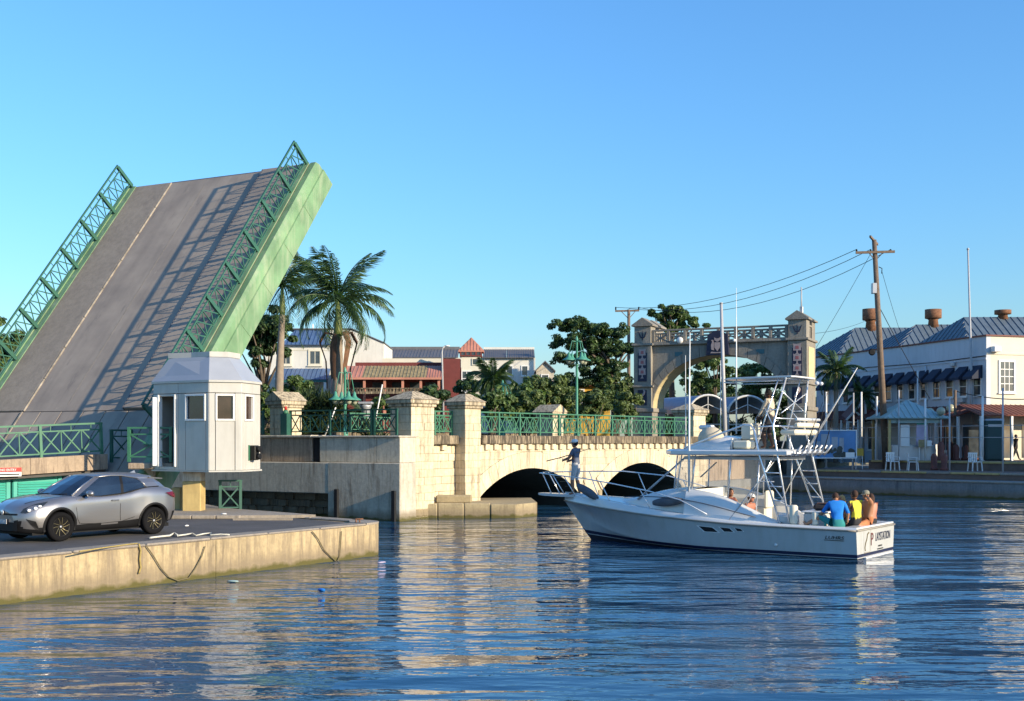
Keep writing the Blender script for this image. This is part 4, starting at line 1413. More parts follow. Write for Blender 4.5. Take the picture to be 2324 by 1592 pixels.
def clumps(center, rad, n, r0, r1, flat=0.7, hollow=0.45):
    """many small clumps spread through an ellipsoid"""
    out = []
    for _ in range(n):
        d = V((random.gauss(0, 1), random.gauss(0, 1), random.gauss(0, 1))).normalized()
        f = hollow + (1 - hollow) * random.random() ** 0.7
        r = random.uniform(r0, r1)
        out.append((V(center) + V((d.x * rad[0], d.y * rad[1], d.z * rad[2])) * f, (r, r, r * flat)))
    return out
def tree(name, label, base, height, trunk_r, blobs, n, size, mt, cat='tree', group=None, limbs=7, bark='bark', lean=(0, 0)):
    t = thing(name, label, cat, Matrix.Translation(V(base)), group)
    top = V((lean[0], lean[1], height))
    pts = [V((0, 0, -0.3)), V((lean[0] * 0.2 + 0.05, lean[1] * 0.2, height * 0.35)), V((lean[0] * 0.6 - 0.06, lean[1] * 0.6, height * 0.7)), top]
    MB().tube(pts, [trunk_r * 1.35, trunk_r, trunk_r * 0.85, trunk_r * 0.6], 9).build('trunk', M[bark], t)
    lb = MB()
    sel = random.sample(blobs, min(limbs, len(blobs)))
    for c, r in sel:
        c = V(c)
        s = top * random.uniform(0.62, 1.0)
        mid = (s + c) / 2 + V((random.uniform(-0.2, 0.2), random.uniform(-0.2, 0.2), random.uniform(-0.1, 0.3))) * (c - s).length * 0.4
        lb.tube([s, mid, c], [trunk_r * 0.5, trunk_r * 0.3, trunk_r * 0.1], 6)
    lb.build('limbs', M[bark], t)
    cr = MB()
    blob_leaves(cr, blobs, n, size)
    cr.build('crown', M[mt], t)['kind'] = 'stuff'
    return t

# fronds
def frond_mesh(L, droop, nl=46, leaflet=0.62, mt='leaf_p', spread=0.85, hang=0.85, name='frond'):
    mb = MB()
    pts = []
    n = 12
    a0 = 0.0
    x = z = 0.0
    ang = 0.0
    for i in range(n + 1):
        pts.append(V((x, 0, z)))
        ang = -droop * (i / n) ** 1.3
        x += L / n * math.cos(ang)
        z += L / n * math.sin(ang)
    mb.tube(pts, [0.05 * (1 - i / n) + 0.008 for i in range(n + 1)], 4)
    def at(u):
        f = u * n
        i = min(int(f), n - 1)
        return pts[i].lerp(pts[i + 1], f - i), (pts[i + 1] - pts[i]).normalized()
    for k in range(nl):
        u = 0.14 + 0.86 * k / (nl - 1)
        p, d = at(u)
        ll = leaflet * (math.sin(math.pi * min(1, 0.15 + u * 0.85)) ** 0.5) * random.uniform(0.8, 1.1)
        for s in (-1, 1):
            side = V((0, s, 0))
            dirv = (d * random.uniform(0.45, 0.75) + side * spread + V((0, 0, random.uniform(-hang, 0.12 - hang * 0.4)))).normalized()
            tip = p + dirv * ll + V((0, 0, -hang * 0.35 * ll))
            mid = p + dirv * ll * 0.5
            w = d * 0.035 + V((0, 0, 0.012))
            i = len(mb.v)
            mb.v += [p - w * 0.5, mid - w, tip, mid + w]
            mb.f.append([i, i + 1, i + 2, i + 3]); mb.m.append(0); mb.s.append(False)
    return mb.mesh(name, M[mt])
FR = {}
def palm(name, label, base, trunk_h, trunk_r, nfr, L, shaft_h=1.4, group=None, lean=(0, 0), dead=0, mt='leaf_p', seed=1, droops=(0.8, 1.45, 2.1), spear=True, cat='palm tree', trunk_mt='palm_bark', elev=(0.0, 1.35), leaflet=0.62, rings=True):
    rs = random.Random(seed)
    t = thing(name, label, cat, Matrix.Translation(V(base)), group)
    top = V((lean[0], lean[1], trunk_h))
    pr = []
    for i in range(15):
        u = i / 14
        pr.append(trunk_r * (1.25 - 0.35 * u + 0.18 * math.exp(-((u - 0.45) / 0.25) ** 2)) * (1.0 + (0.03 if i % 2 else 0)))
    MB().tube([V((lean[0] * (i / 14) ** 1.6, lean[1] * (i / 14) ** 1.6, trunk_h * i / 14 - (0.3 if i == 0 else 0))) for i in range(15)], pr, 10).build('trunk', M[trunk_mt], t)
    sh = shaft_h
    if sh > 0:
        MB().tube([top + V((0, 0, sh * u)) for u in (0, 0.15, 0.5, 1.0)], [trunk_r * 0.8, trunk_r * 1.0, trunk_r * 0.75, trunk_r * 0.3], 9).build('crownshaft', M['shaft'], t)
    ct = top + V((0, 0, sh * 0.92))
    meshes = []
    for dr in droops:
        key = (round(L, 2), dr, mt, leaflet)
        if key not in FR:
            FR[key] = frond_mesh(L, dr, mt=mt, leaflet=leaflet)
        meshes.append(FR[key])
    for k in range(nfr):
        az = 2.399 * k + rs.uniform(-0.25, 0.25)
        e = elev[0] + (elev[1] - elev[0]) * ((k + 0.5) / nfr) + rs.uniform(-0.12, 0.12)
        me = meshes[2] if e < 0.35 else (meshes[1] if e < 0.8 else meshes[0])
        Rm = Rz(az) @ Matrix.Rotation(-e, 4, 'Y') @ Matrix.Rotation(rs.uniform(-0.4, 0.4), 4, 'X')
        s = rs.uniform(0.85, 1.08)
        link('frond', me, t, Matrix.Translation(ct) @ Rm @ Matrix.Scale(s, 4))
    if spear:
        link('spear_leaf', meshes[0], t, Matrix.Translation(ct) @ Rz(2.0) @ Matrix.Rotation(-1.5, 4, 'Y') @ Matrix.Scale(0.8, 4))
    for k in range(dead):
        az = 2 * math.pi * k / dead + 0.4
        d = MB()
        r0 = trunk_r * 0.9
        w = rs.uniform(0.1, 0.18)
        cur = [V((r0, 0, 0)), V((r0 + 0.5, 0, 0.12)), V((r0 + 0.8, 0, -0.4)), V((r0 + 0.45, 0, -1.3 - rs.random())), V((r0 + 0.35, 0, -2.2 - rs.random()))]
        if k % 2:
            cur = [V((r0, 0, 0)), V((r0 + 0.15, 0, -0.5)), V((r0 + 0.2, 0, -1.3)), V((r0 + 0.15, 0, -2.4))]
        vs, fs = [], []
        for i, p in enumerate(cur):
            ww = w * (1.0, 1.3, 1.2, 0.9, 0.3)[i]
            vs += [p + V((0, -ww, -0.08)), p + V((0.06, 0, 0.04)), p + V((0, ww, -0.08))]
        for i in range(len(cur) - 1):
            for q in range(2):
                fs.append((i * 3 + q, i * 3 + q + 1, i * 3 + q + 4, i * 3 + q + 3))
        d.add(vs, fs, 0, True)
        d.build('dead_frond', M['dead'], t, Matrix.Translation(top + V((0, 0, 0.15))) @ Rz(az))
    return t
GZ = 3.2
pb = P(765, 900, 62.0)
palm('royal_palm', 'large royal palm with drooping dark fronds and brown dead sheaths', (pb.x + 0.05, 62.0, GZ), P(0, 765, 62).z - GZ, 0.25, 30, 3.7, shaft_h=2.1, dead=5, seed=3, elev=(-0.5, 1.3), leaflet=0.8)
pb = P(631, 895, 70.0)
palm('royal_palm', 'slim royal palm half hidden behind the raised bridge leaf', (pb.x, 70.0, GZ), P(0, 715, 70).z - GZ, 0.2, 26, 3.4, shaft_h=1.9, seed=8, elev=(-0.4, 1.3), lean=(0.25, 0), leaflet=0.8)
pb = P(828, 880, 78.0)
palm('small_palm', 'small dark palm in front of the pink-roofed building', (pb.x, 78.0, GZ), 1.6, 0.12, 12, 1.7, shaft_h=0.3, seed=5, mt='leaf_a', elev=(-0.2, 1.2), leaflet=0.5, spear=False, group='small park palms')
pb = P(1118, 900, 70.0)
palm('small_palm', 'bushy dark palm right of the pink-roofed tower', (pb.x, 70.0, GZ), 3.3, 0.16, 24, 1.75, shaft_h=0.5, seed=6, mt='leaf_a', elev=(-0.7, 1.3), leaflet=0.55, spear=False, group='small park palms')
pb = P(1897, 960, 88.0)
palm('coconut_palm', 'coconut palm beside the white building with navy awnings', (pb.x, 88.0, 1.9), P(0, 852, 88).z - 1.9, 0.15, 20, 2.3, shaft_h=0.35, seed=9, elev=(-0.55, 1.25), leaflet=0.6, group='promenade palms')
pb = P(1958, 960, 90.0)
palm('coconut_palm', 'low young palm between coconut palm and utility pole', (pb.x, 90.0, 1.9), P(0, 905, 90).z - 1.9, 0.1, 14, 1.6, shaft_h=0.25, seed=12, elev=(-0.4, 1.2), leaflet=0.45, group='promenade palms')

# broadleaf trees
def T3(px, py, Y):
    return P(px, py, Y)
b = T3(598, 900, 74); b.z = GZ
tree('almond_tree', 'dark broadleaf tree right of the raised bridge leaf', b, 3.6, 0.22,
     clumps((0.0, 0, P(0, 765, 74).z - GZ), (2.1, 1.8, 2.2), 70, 0.3, 0.55, 0.7, 0.25), 20000, 0.115, 'leaf_a', limbs=14)
b = T3(20, 900, 80); b.z = GZ
tree('broadleaf_tree', 'broad green tree behind the left railing of the raised leaf', b, 3.4, 0.25,
     clumps((-0.3, 0, P(0, 815, 80).z - GZ), (2.6, 2.0, 2.9), 80, 0.36, 0.65, 0.7, 0.25), 15000, 0.12, 'leaf_b', limbs=14)
b = T3(592, 880, 80); b.z = GZ
tree('low_tree', 'low rounded tree between booth roof and white building', b, 1.6, 0.12, clumps((0.2, 0, 2.0), (1.3, 1.2, 1.3), 18, 0.4, 0.6), 2200, 0.2, 'leaf_b')
# big spreading tree left of the monument
b = T3(1395, 935, 96); b.z = GZ
zz = lambda py: P(0, py, 96).z - GZ
bl = []
for (cx_, py, rx, rz, n_) in ((-3.3, 738, 2.0, 0.45, 22), (-0.6, 752, 2.2, 0.55, 24), (-2.6, 775, 2.9, 0.6, 30), (-0.2, 792, 2.4, 0.6, 26), (-3.0, 815, 2.4, 0.6, 22), (-0.6, 840, 2.6, 0.8, 28), (-2.2, 868, 2.4, 0.9, 24), (0.2, 890, 2.0, 1.0, 18)):
    bl += clumps((cx_, 0, zz(py)), (rx, 2.0, rz * 1.15), int(n_ * 1.7), 0.3, 0.58, 0.65, 0.15)
tree('spreading_tree', 'large dark spreading tree left of the memorial arch', b, 5.6, 0.34, bl, 42000, 0.12, 'leaf_a', limbs=26)
b = T3(1525, 935, 108); b.z = GZ
tree('tall_tree', 'tall tree rising behind the memorial arch balustrade', b, 9.0, 0.3,
     clumps((0.0, 0, P(0, 712, 108).z - GZ), (2.4, 1.8, 0.8), 34, 0.28, 0.5, 0.6, 0.2) + clumps((0.6, 0, P(0, 740, 108).z - GZ), (2.6, 1.8, 0.8), 28, 0.3, 0.55, 0.6, 0.2), 14000, 0.125, 'leaf_b', limbs=18)
b = T3(1625, 935, 104); b.z = GZ
tree('park_tree', 'leafy tree filling the opening of the memorial arch', b, 3.0, 0.25,
     clumps((-0.6, 0, P(0, 845, 104).z - GZ), (2.6, 2.0, 2.6), 70, 0.32, 0.6, 0.7, 0.25), 18000, 0.12, 'leaf_b', limbs=14)
b = T3(1730, 935, 110); b.z = GZ
tree('park_tree', 'smaller tree right of centre seen through the memorial arch', b, 2.4, 0.2,
     clumps((0, 0, P(0, 862, 110).z - GZ), (2.9, 2.0, 1.9), 60, 0.32, 0.6, 0.7, 0.25), 15000, 0.12, 'leaf_b', limbs=14)
# shrubs
def shrub(label, px, py, Y, rad, n, size, mt, k=22, cat='shrub', group='park shrubs'):
    b = P(px, py, Y)
    t = thing('shrub', label, cat, Matrix.Translation((b.x, Y, GZ)), group)
    cc = V((0, 0, b.z - GZ))
    bl = clumps(cc, rad, k * 2, min(rad) * 0.2, min(rad) * 0.4, 0.8, 0.3)
    st = MB()
    for c, r in bl[:7]:
        st.tube([(random.uniform(-0.2, 0.2), random.uniform(-0.2, 0.2), -0.1), c * 0.5, c], [0.05, 0.035, 0.015], 5)
    st.build('stems', M['bark'], t)['kind'] = 'stuff'
    mb = MB()
    blob_leaves(mb, bl, int(n * 1.9), size * 0.68)
    mb.build('foliage', M[mt], t)['kind'] = 'stuff'
shrub('olive green bushes right of the pink-roofed tower', 1175, 905, 74, (1.6, 1.2, 1.5), 2600, 0.2, 'leaf_b')
shrub('bright tangled bush left of the green lamp post', 1240, 897, 78, (2.1, 1.5, 1.3), 4200, 0.2, 'leaf_c', 28)
shrub('round olive bush right of the green lamp post', 1345, 915, 74, (1.3, 1.1, 1.1), 2200, 0.16, 'leaf_c')
shrub('yellowish bush in front of the big spreading tree', 1405, 895, 84, (1.2, 1.0, 1.6), 2200, 0.19, 'leaf_c')
shrub('low dark shrub behind the wide stone pier', 985, 905, 66, (0.9, 0.8, 0.8), 1500, 0.17, 'leaf_a')
shrub('green shrub behind the booth and gabled pillar', 612, 915, 64, (1.0, 0.8, 1.0), 1500, 0.17, 'leaf_b')
# spiky agave-like thicket
b = P(720, 912, 60.0)
ag = thing('spiky_thicket', 'thicket of spiky strap-leaved plants in front of the royal palm', 'shrub', Matrix.Translation((b.x, 60.0, GZ)), 'park shrubs')
mb = MB()
for _ in range(150):
    c = V((random.gauss(0, 1.05), random.gauss(0, 0.6), random.uniform(0.2, 2.3)))
    c.z *= max(0.3, 1 - 0.22 * c.x * c.x)
    for k in range(24):
        a = random.uniform(0, 6.283); e = random.uniform(0.05, 1.4)
        d = V((math.cos(a) * math.cos(e), math.sin(a) * math.cos(e), math.sin(e)))
        L = random.uniform(0.5, 1.0)
        s = d.cross(V((0, 0, 1)))
        s = s.normalized() * 0.042 if s.length > 0.01 else V((0.042, 0, 0))
        m2 = c + d * L * 0.55
        tp = c + d * L + V((0, 0, -0.15 * L * math.cos(e)))
        i = len(mb.v)
        mb.v += [c - s * 0.7, c + s * 0.7, m2 + s, tp, m2 - s]
        mb.f.append([i, i + 1, i + 2, i + 3, i + 4]); mb.m.append(0); mb.s.append(False)
mb.build('strap_leaves', M['leaf_ag'], ag)['kind'] = 'stuff'
sm = MB()
for _ in range(10):
    x, y = random.gauss(0, 0.7), random.gauss(0, 0.4)
    sm.tube([(x, y, -0.1), (x + 0.1, y, 0.9), (x, y, 1.7)], [0.07, 0.06, 0.04], 5)
sm.build('stems', M['bark'], ag)['kind'] = 'stuff'

# low trees closing the view behind the canopies
for i, (px, Y, w, yt) in enumerate(((1500, 128, 3.2, 880), (1585, 132, 3.4, 890), (1675, 134, 3.6, 884), (1765, 130, 3.4, 888), (1850, 138, 4.0, 893), (1130, 135, 3.0, 880))):
    b = P(px, 935, Y); b.z = GZ
    zt = P(0, yt, Y).z - GZ
    tree('background_tree', ['far tree seen through the left foot of the memorial arch', 'far tree above the left barrel canopy', 'far tree above the right barrel canopy', 'far tree near the right pylon inside the arch', 'far tree right of the memorial arch', 'far tree behind the bushes right of the lantern tower'][i], b, zt * 0.4, 0.2,
         clumps((0, 0, zt * 0.5), (w, 1.6, zt * 0.5), 30, 0.7, 1.2), 7500, 0.17, 'leaf_a', group='far background trees', limbs=5)

shrub('leafy bush filling the gap behind the second bright pier', 1118, 915, 64, (1.1, 0.9, 1.0), 2400, 0.16, 'leaf_b')
shrub('olive bush behind the left part of the long railing', 1190, 922, 66, (1.3, 0.9, 0.9), 2600, 0.16, 'leaf_c')
shrub('green bush behind the lamp post', 1290, 915, 80, (1.6, 1.2, 1.0), 2600, 0.18, 'leaf_b')
shrub('loose pale bush just left of the memorial arch', 1425, 920, 80, (1.1, 0.9, 1.0), 2000, 0.17, 'leaf_c')
shrub('dense hedge below the pink-roofed building', 900, 925, 70, (2.2, 0.8, 0.7), 2600, 0.16, 'leaf_b')
shrub('tall bush between lantern tower and dark palm', 1065, 890, 76, (0.9, 0.8, 1.2), 2000, 0.17, 'leaf_a')
shrub('green bush behind the spiky thicket', 665, 895, 72, (1.3, 1.0, 1.2), 2400, 0.17, 'leaf_b')
# ================================================================ BUILDINGS
def ribbed(p, mt, n, name, parent, rib=0.035, ribw=0.06, thick=0.08, M4=None):
    """roof sheet: quad p = [low left, low right, high right, high left], with n standing ribs up the slope"""
    p = [V(q) for q in p]
    nrm = (p[1] - p[0]).cross(p[3] - p[0]).normalized()
    if nrm.z < 0:
        nrm = -nrm
    mb = MB()
    q = [a - nrm * thick for a in p]
    mb.add(p + q, [(0, 1, 2, 3), (7, 6, 5, 4), (0, 4, 5, 1), (1, 5, 6, 2), (2, 6, 7, 3), (3, 7, 4, 0)])
    for i in range(n):
        u = (i + 0.5) / n
        a = p[0].lerp(p[1], u)
        # rib meets the upper edge or the sloping side
        b = p[3].lerp(p[2], u)
        L0, L1 = (p[1] - p[0]).length, (p[2] - p[3]).length
        mb.bar(a + nrm * rib * 0.4, b + nrm * rib * 0.4, ribw, rib, up=nrm)
    o = mb.build(name, mt, parent, M4, fix=True)
    return o
def hip_ribs(parent, eL, eR, rL, rR, mt, step=0.45, name='roof_sheet'):
    """trapezoid roof face from eave eL-eR to ridge rL-rR, ribs straight up the slope"""
    eL, eR, rL, rR = V(eL), V(eR), V(rL), V(rR)
    d = (eR - eL)
    L = d.length
    d.normalize()
    up = rL - eL
    upd = (up - d * up.dot(d))
    H = upd.length
    upd.normalize()
    nrm = d.cross(upd)
    if nrm.z < 0:
        nrm = -nrm
    a0, a1 = (rL - eL).dot(d), (rR - eL).dot(d)
    mb = MB()
    pts = [eL, eR, rR, rL]
    mb.add(pts + [p - nrm * 0.08 for p in pts], [(0, 1, 2, 3), (7, 6, 5, 4), (0, 4, 5, 1), (1, 5, 6, 2), (2, 6, 7, 3), (3, 7, 4, 0)])
    x = step / 2
    while x < L:
        h = H
        if x < a0:
            h = H * x / max(a0, 1e-3)
        elif x > a1:
            h = H * (L - x) / max(L - a1, 1e-3)
        if h > 0.2:
            mb.bar(eL + d * x + nrm * 0.02, eL + d * x + upd * (h - 0.05) + nrm * 0.02, 0.07, 0.06, up=nrm)
        x += step
    return mb.build(name, mt, parent, fix=True)
def win_part(parent, x0, x1, z0, z1, y, frame_mt, glass='window', fw=0.09, mull=(1, 1), Mx=None, sill=True, name='window'):
    """window in the x,z plane facing -y at depth y"""
    w = bpy.data.objects.new(name, None); COL.objects.link(w); w.parent = parent
    if Mx is not None:
        w.matrix_local = Mx
    for q in ((x0 - fw, x0, z0 - fw, z1 + fw), (x1, x1 + fw, z0 - fw, z1 + fw), (x0, x1, z1, z1 + fw), (x0, x1, z0 - fw, z0)):
        MB().box(q[0], q[1], y - 0.07, y + 0.02, q[2], q[3]).build('frame', frame_mt, w)
    MB().box(x0, x1, y - 0.012, y + 0.02, z0, z1).build('pane', M[glass], w)
    g = MB()
    n = 0
    for i in range(1, mull[0]):
        x = x0 + (x1 - x0) * i / mull[0]
        g.box(x - 0.025, x + 0.025, y - 0.035, y - 0.013, z0, z1); n += 1
    for i in range(1, mull[1]):
        z = z0 + (z1 - z0) * i / mull[1]
        g.box(x0, x1, y - 0.034, y - 0.0125, z - 0.025, z + 0.025); n += 1
    if n:
        g.build('glazing_bars', frame_mt, w)
    if sill:
        MB().box(x0 - fw - 0.05, x1 + fw + 0.05, y - 0.14, y + 0.02, z0 - fw - 0.07, z0 - fw - 0.001).build('sill', frame_mt, w)
    return w

# ---- white building with blue roofs (left background)
def make_white_house():
    Y = 96.0
    o = P(598, 900, Y)
    t = thing('white_building', 'white two-storey building with blue metal roofs behind the palm', 'building', Matrix.Translation((o.x, Y, GZ)))
    X = lambda px: (px - 598) * Y / F
    Z = lambda py: P(0, py, Y).z - GZ
    MB().box(0, X(752), 0, 6, -0.2, Z(782)).build('wall', M['white_wall'], t)
    # tall gable-ended block on the right
    MB().wall_prism([(X(735), -0.2), (X(865), -0.2), (X(865), Z(776)), (X(800), Z(748)), (X(782), Z(743)), (X(735), Z(743))], 2.0, 9.0).build('wall', M['white_wall'], t)
    MB().wall_prism([(X(790), Z(742)), (X(866.5), Z(775)), (X(866.5), Z(772.5)), (X(790), Z(739.5))], 1.9, 9.2).build('roof_edge', M['grey_roof'], t)
    MB().box(X(640), X(790), 1.9, 9.1, Z(743), Z(740.5)).build('roof_edge', M['grey_roof'], t)
    hip_ribs(t, (X(640), -0.35, Z(783)), (X(753), -0.35, Z(783)), (X(659), 2.0, Z(745)), (X(740), 2.0, Z(745)), M['blue_roof'], 0.35)
    hip_ribs(t, (X(632), -1.8, Z(864)), (X(752), -1.8, Z(864)), (X(636), -0.02, Z(837)), (X(750), -0.02, Z(837)), M['blue_roof'], 0.35)
    MB().box(X(634), X(750), -1.75, -1.65, Z(870), Z(864.5)).build('fascia', M['teal_dark'], t)
    for q in (640, 690, 745):
        MB().box(X(q) - 0.1, X(q) + 0.1, -1.72, -1.52, -0.2, Z(870)).build('porch_post', M['white'], t)
    MB().box(X(598), X(750), -0.03, -0.005, Z(795) - 0.04, Z(795) + 0.02).build('band', M['cream_wall'], t)
    win_part(t, X(640), X(658), Z(826), Z(798), -0.0, M['cream_wall'], 'window', 0.16, (2, 1))
    win_part(t, X(704), X(726), Z(826), Z(798), -0.0, M['cream_wall'], 'window', 0.16, (2, 1))
    for q in (645, 700):
        MB().box(X(q), X(q + 26), -0.02, 0.01, Z(890), Z(872)).build('shopfront_pane', M['window'], t)
    MB().tube([(X(691), 4, Z(742)), (X(691), 4, Z(725))], 0.06, 6).build('roof_mast', M['white'], t)
make_white_house()

# ---- pink-roofed building with tower
def make_pink():
    Y = 92.0
    o = P(780, 900, Y)
    t = thing('pink_building', 'low maroon building with faded pink mossy roof and a lantern tower', 'building', Matrix.Translation((o.x, Y, GZ)))
    X = lambda px: (px - 780) * Y / F
    Z = lambda py: P(0, py, Y).z - GZ
    MB().box(X(770), X(1044), 0.0, 8, -0.2, Z(831)).build('wall', M['maroon'], t)
    MB().box(X(800), X(1008), 1.6, 7.5, Z(831), Z(820)).build('parapet', M['maroon'], t)
    MB().box(X(860), X(1000), 2.4, 7.0, Z(820), Z(809)).build('rear_wall', M['cream_wall'], t)
    # front awning roof in coloured bays
    bays = [(775, 830, 'pink_roof'), (830, 880, 'mossy_roof'), (880, 925, 'mossy_roof'), (925, 972, 'mossy_roof'), (972, 1008, 'pink_roof')]
    for a, b_, mt in bays:
        ribbed([(X(a), -2.4, Z(861)), (X(b_) - 0.01, -2.4, Z(861)), (X(b_) - 0.01, 0.0, Z(831)), (X(a), 0.0, Z(831))], M[mt], 6, 'roof_sheet', t)
    MB().box(X(774), X(1009), -2.5, -2.38, Z(865.5), Z(861)).build('fascia', M['pink_roof'], t)
    for q in (790, 835, 880, 920, 960, 1000):
        MB().box(X(q) - 0.09, X(q) + 0.09, -2.3, -2.12, -0.2, Z(865.5)).build('porch_post', M['pink_roof'], t)
    for q in (800, 845, 890, 930, 965):
        MB().box(X(q), X(q + 24), -0.03, 0.0, Z(893), Z(868)).build('shopfront_pane', M['window'], t)
    MB().box(X(1006), X(1046), -1.2, 0.0, -0.2, Z(817)).build('side_wall', M['maroon'], t)
    # stone balustrade before the porch
    bb = MB().box(X(790), X(965), -3.3, -3.05, Z(898), Z(893)).build('low_wall', M['ledge_stone'], t)
    for i in range(24):
        x = X(792) + i * (X(963) - X(792)) / 23
        MB().box(x - 0.08, x + 0.08, -3.26, -3.1, Z(893), Z(887)).build('baluster', M['ledge_stone'], bb)
    MB().box(X(790), X(965), -3.32, -3.02, Z(887), Z(885)).build('top_rail', M['ledge_stone'], bb)
    # tower
    a, b_ = X(1045), X(1095)
    w = b_ - a
    tw = bpy.data.objects.new('tower', None); COL.objects.link(tw); tw.parent = t
    MB().box(a + 0.12, b_ - 0.12, -1.2, -1.2 + w, -0.2, Z(812)).build('shaft', M['cream_wall'], tw)
    MB().box(a, b_, -1.32, -1.1 + w, Z(812), Z(809)).build('band', M['maroon'], tw)
    for i in range(5):
        x = a + 0.06 + i * (w - 0.12) / 4
        MB().box(x - 0.06, x + 0.06, -1.3, -1.18, Z(809), Z(799.5)).build('lantern_post', M['maroon'], tw)
    MB().box(a + 0.08, b_ - 0.08, -1.22, -1.2, Z(809), Z(799.5)).build('lantern_pane', M['window'], tw)
    MB().box(a + 0.1, b_ - 0.1, -1.15, -1.2 + w, Z(809), Z(799.5)).build('lantern_core', M['maroon'], tw)
    cx, cy = (a + b_) / 2, -1.2 + w / 2
    e = w / 2 + 0.12
    ap = (cx, cy, Z(768))
    for (p, q) in (((-e, -e), (e, -e)), ((e, -e), (e, e)), ((e, e), (-e, e)), ((-e, e), (-e, -e))):
        mb = MB()
        p0, p1 = V((cx + p[0], cy + p[1], Z(799))), V((cx + q[0], cy + q[1], Z(799)))
        mb.add([p0, p1, ap, p0 - V((0, 0, 0.1)), p1 - V((0, 0, 0.1)), V(ap) - V((0, 0, 0.1))], [(0, 1, 2), (5, 4, 3), (0, 3, 4, 1), (1, 4, 5, 2), (2, 5, 3, 0)])
        for k in range(1, 8):
            u = k / 8
            s = p0.lerp(p1, u)
            hgt = 1 - abs(u - 0.5) * 2
            mid = p0.lerp(p1, 0.5)
            tp = s + (V(ap) - mid) * hgt
            mb.bar(s, tp, 0.06, 0.07)
        mb.build('roof_sheet', M['pink_roof'], tw, fix=True)
    win_part(tw, X(1051), X(1070), Z(892), Z(846), -1.2, M['white'], 'window', 0.08, (2, 3), sill=False)
    win_part(tw, X(1074), X(1090), Z(830), Z(818), -1.2, M['cream_wall'], 'window', 0.06, (1, 1), sill=False)
    return t
make_pink()

# ---- long grey-roofed building behind
def make_grey():
    Y = 118.0
    o = P(860, 900, Y)
    t = thing('grey_roof_building', 'long building with dark grey ribbed roof behind the pink one', 'building', Matrix.Translation((o.x, Y, GZ)))
    X = lambda px: (px - 860) * Y / F
    Z = lambda py: P(0, py, Y).z - GZ
    MB().box(X(862), X(1215), 0, 8, -0.2, Z(812)).build('wall', M['white_wall'], t)
    for i, (a, b_) in enumerate(((864, 950), (950, 1040), (1096, 1150), (1150, 1214))):
        ribbed([(X(a), -0.4, Z(812)), (X(b_) - 0.02, -0.4, Z(812)), (X(b_) - 0.02, 3.2, Z(787)), (X(a), 3.2, Z(787))], M['grey_roof'], 12, 'roof_sheet', t)
    MB().box(X(864), X(1040), 3.0, 3.6, Z(790), Z(782)).build('ridge_wall', M['grey_roof'], t)
    MB().box(X(1096), X(1214), 3.0, 3.6, Z(790), Z(783)).build('ridge_wall', M['white_wall'], t)
    for q in (1115, 1150, 1185):
        win_part(t, X(q), X(q + 12), Z(852), Z(832), -0.0, M['white'], 'window', 0.1)
make_grey()
# ---- small grey gabled house and yellow building with red roof
def make_small():
    Y = 112.0
    o = P(1237, 870, Y)
    t = thing('gabled_house', 'small grey gabled house peeking above the park bushes', 'house', Matrix.Translation((o.x, Y, GZ)))
    Z = lambda py: P(0, py, Y).z - GZ
    MB().wall_prism([(-0.85, -0.2), (0.85, -0.2), (0.85, Z(842)), (0, Z(822)), (-0.85, Z(842))], 0, 5).build('wall', M['concrete'], t)
    for s in (-1, 1):
        mb = MB()
        vs = [(0, -0.25, Z(819)), (s * 1.0, -0.25, Z(842)), (s * 1.0, 5.2, Z(842)), (0, 5.2, Z(819))]
        mb.add(vs + [(a, b_, c - 0.12) for a, b_, c in vs], [(0, 1, 2, 3), (7, 6, 5, 4), (0, 4, 5, 1), (1, 5, 6, 2), (2, 6, 7, 3), (3, 7, 4, 0)])
        mb.build('roof', M['grey_roof'], t, fix=True)
    win_part(t, -0.3, 0.3, Z(868), Z(852), 0.0, M['white'])
    Y = 100.0
    o = P(1220, 900, Y)
    t = thing('yellow_building', 'yellow building with red roof behind the green lamp post', 'building', Matrix.Translation((o.x, Y, GZ)))
    X = lambda px: (px - 1220) * Y / F
    Z = lambda py: P(0, py, Y).z - GZ
    MB().box(X(1205), X(1385), 0, 6, -0.2, Z(873)).build('wall', M['yellow_wall'], t)
    for a, b_ in ((1200, 1262), (1262, 1322), (1322, 1390)):
        ribbed([(X(a), -0.5, Z(875)), (X(b_) - 0.02, -0.5, Z(875)), (X(b_) - 0.02, 3.0, Z(861)), (X(a), 3.0, Z(861))], M['red_roof'], 8, 'roof_sheet', t)
    for q in (1225, 1268, 1310, 1352):
        win_part(t, X(q), X(q + 14), Z(912), Z(886), 0.0, M['white'], 'window', 0.1, (2, 2))
make_small()

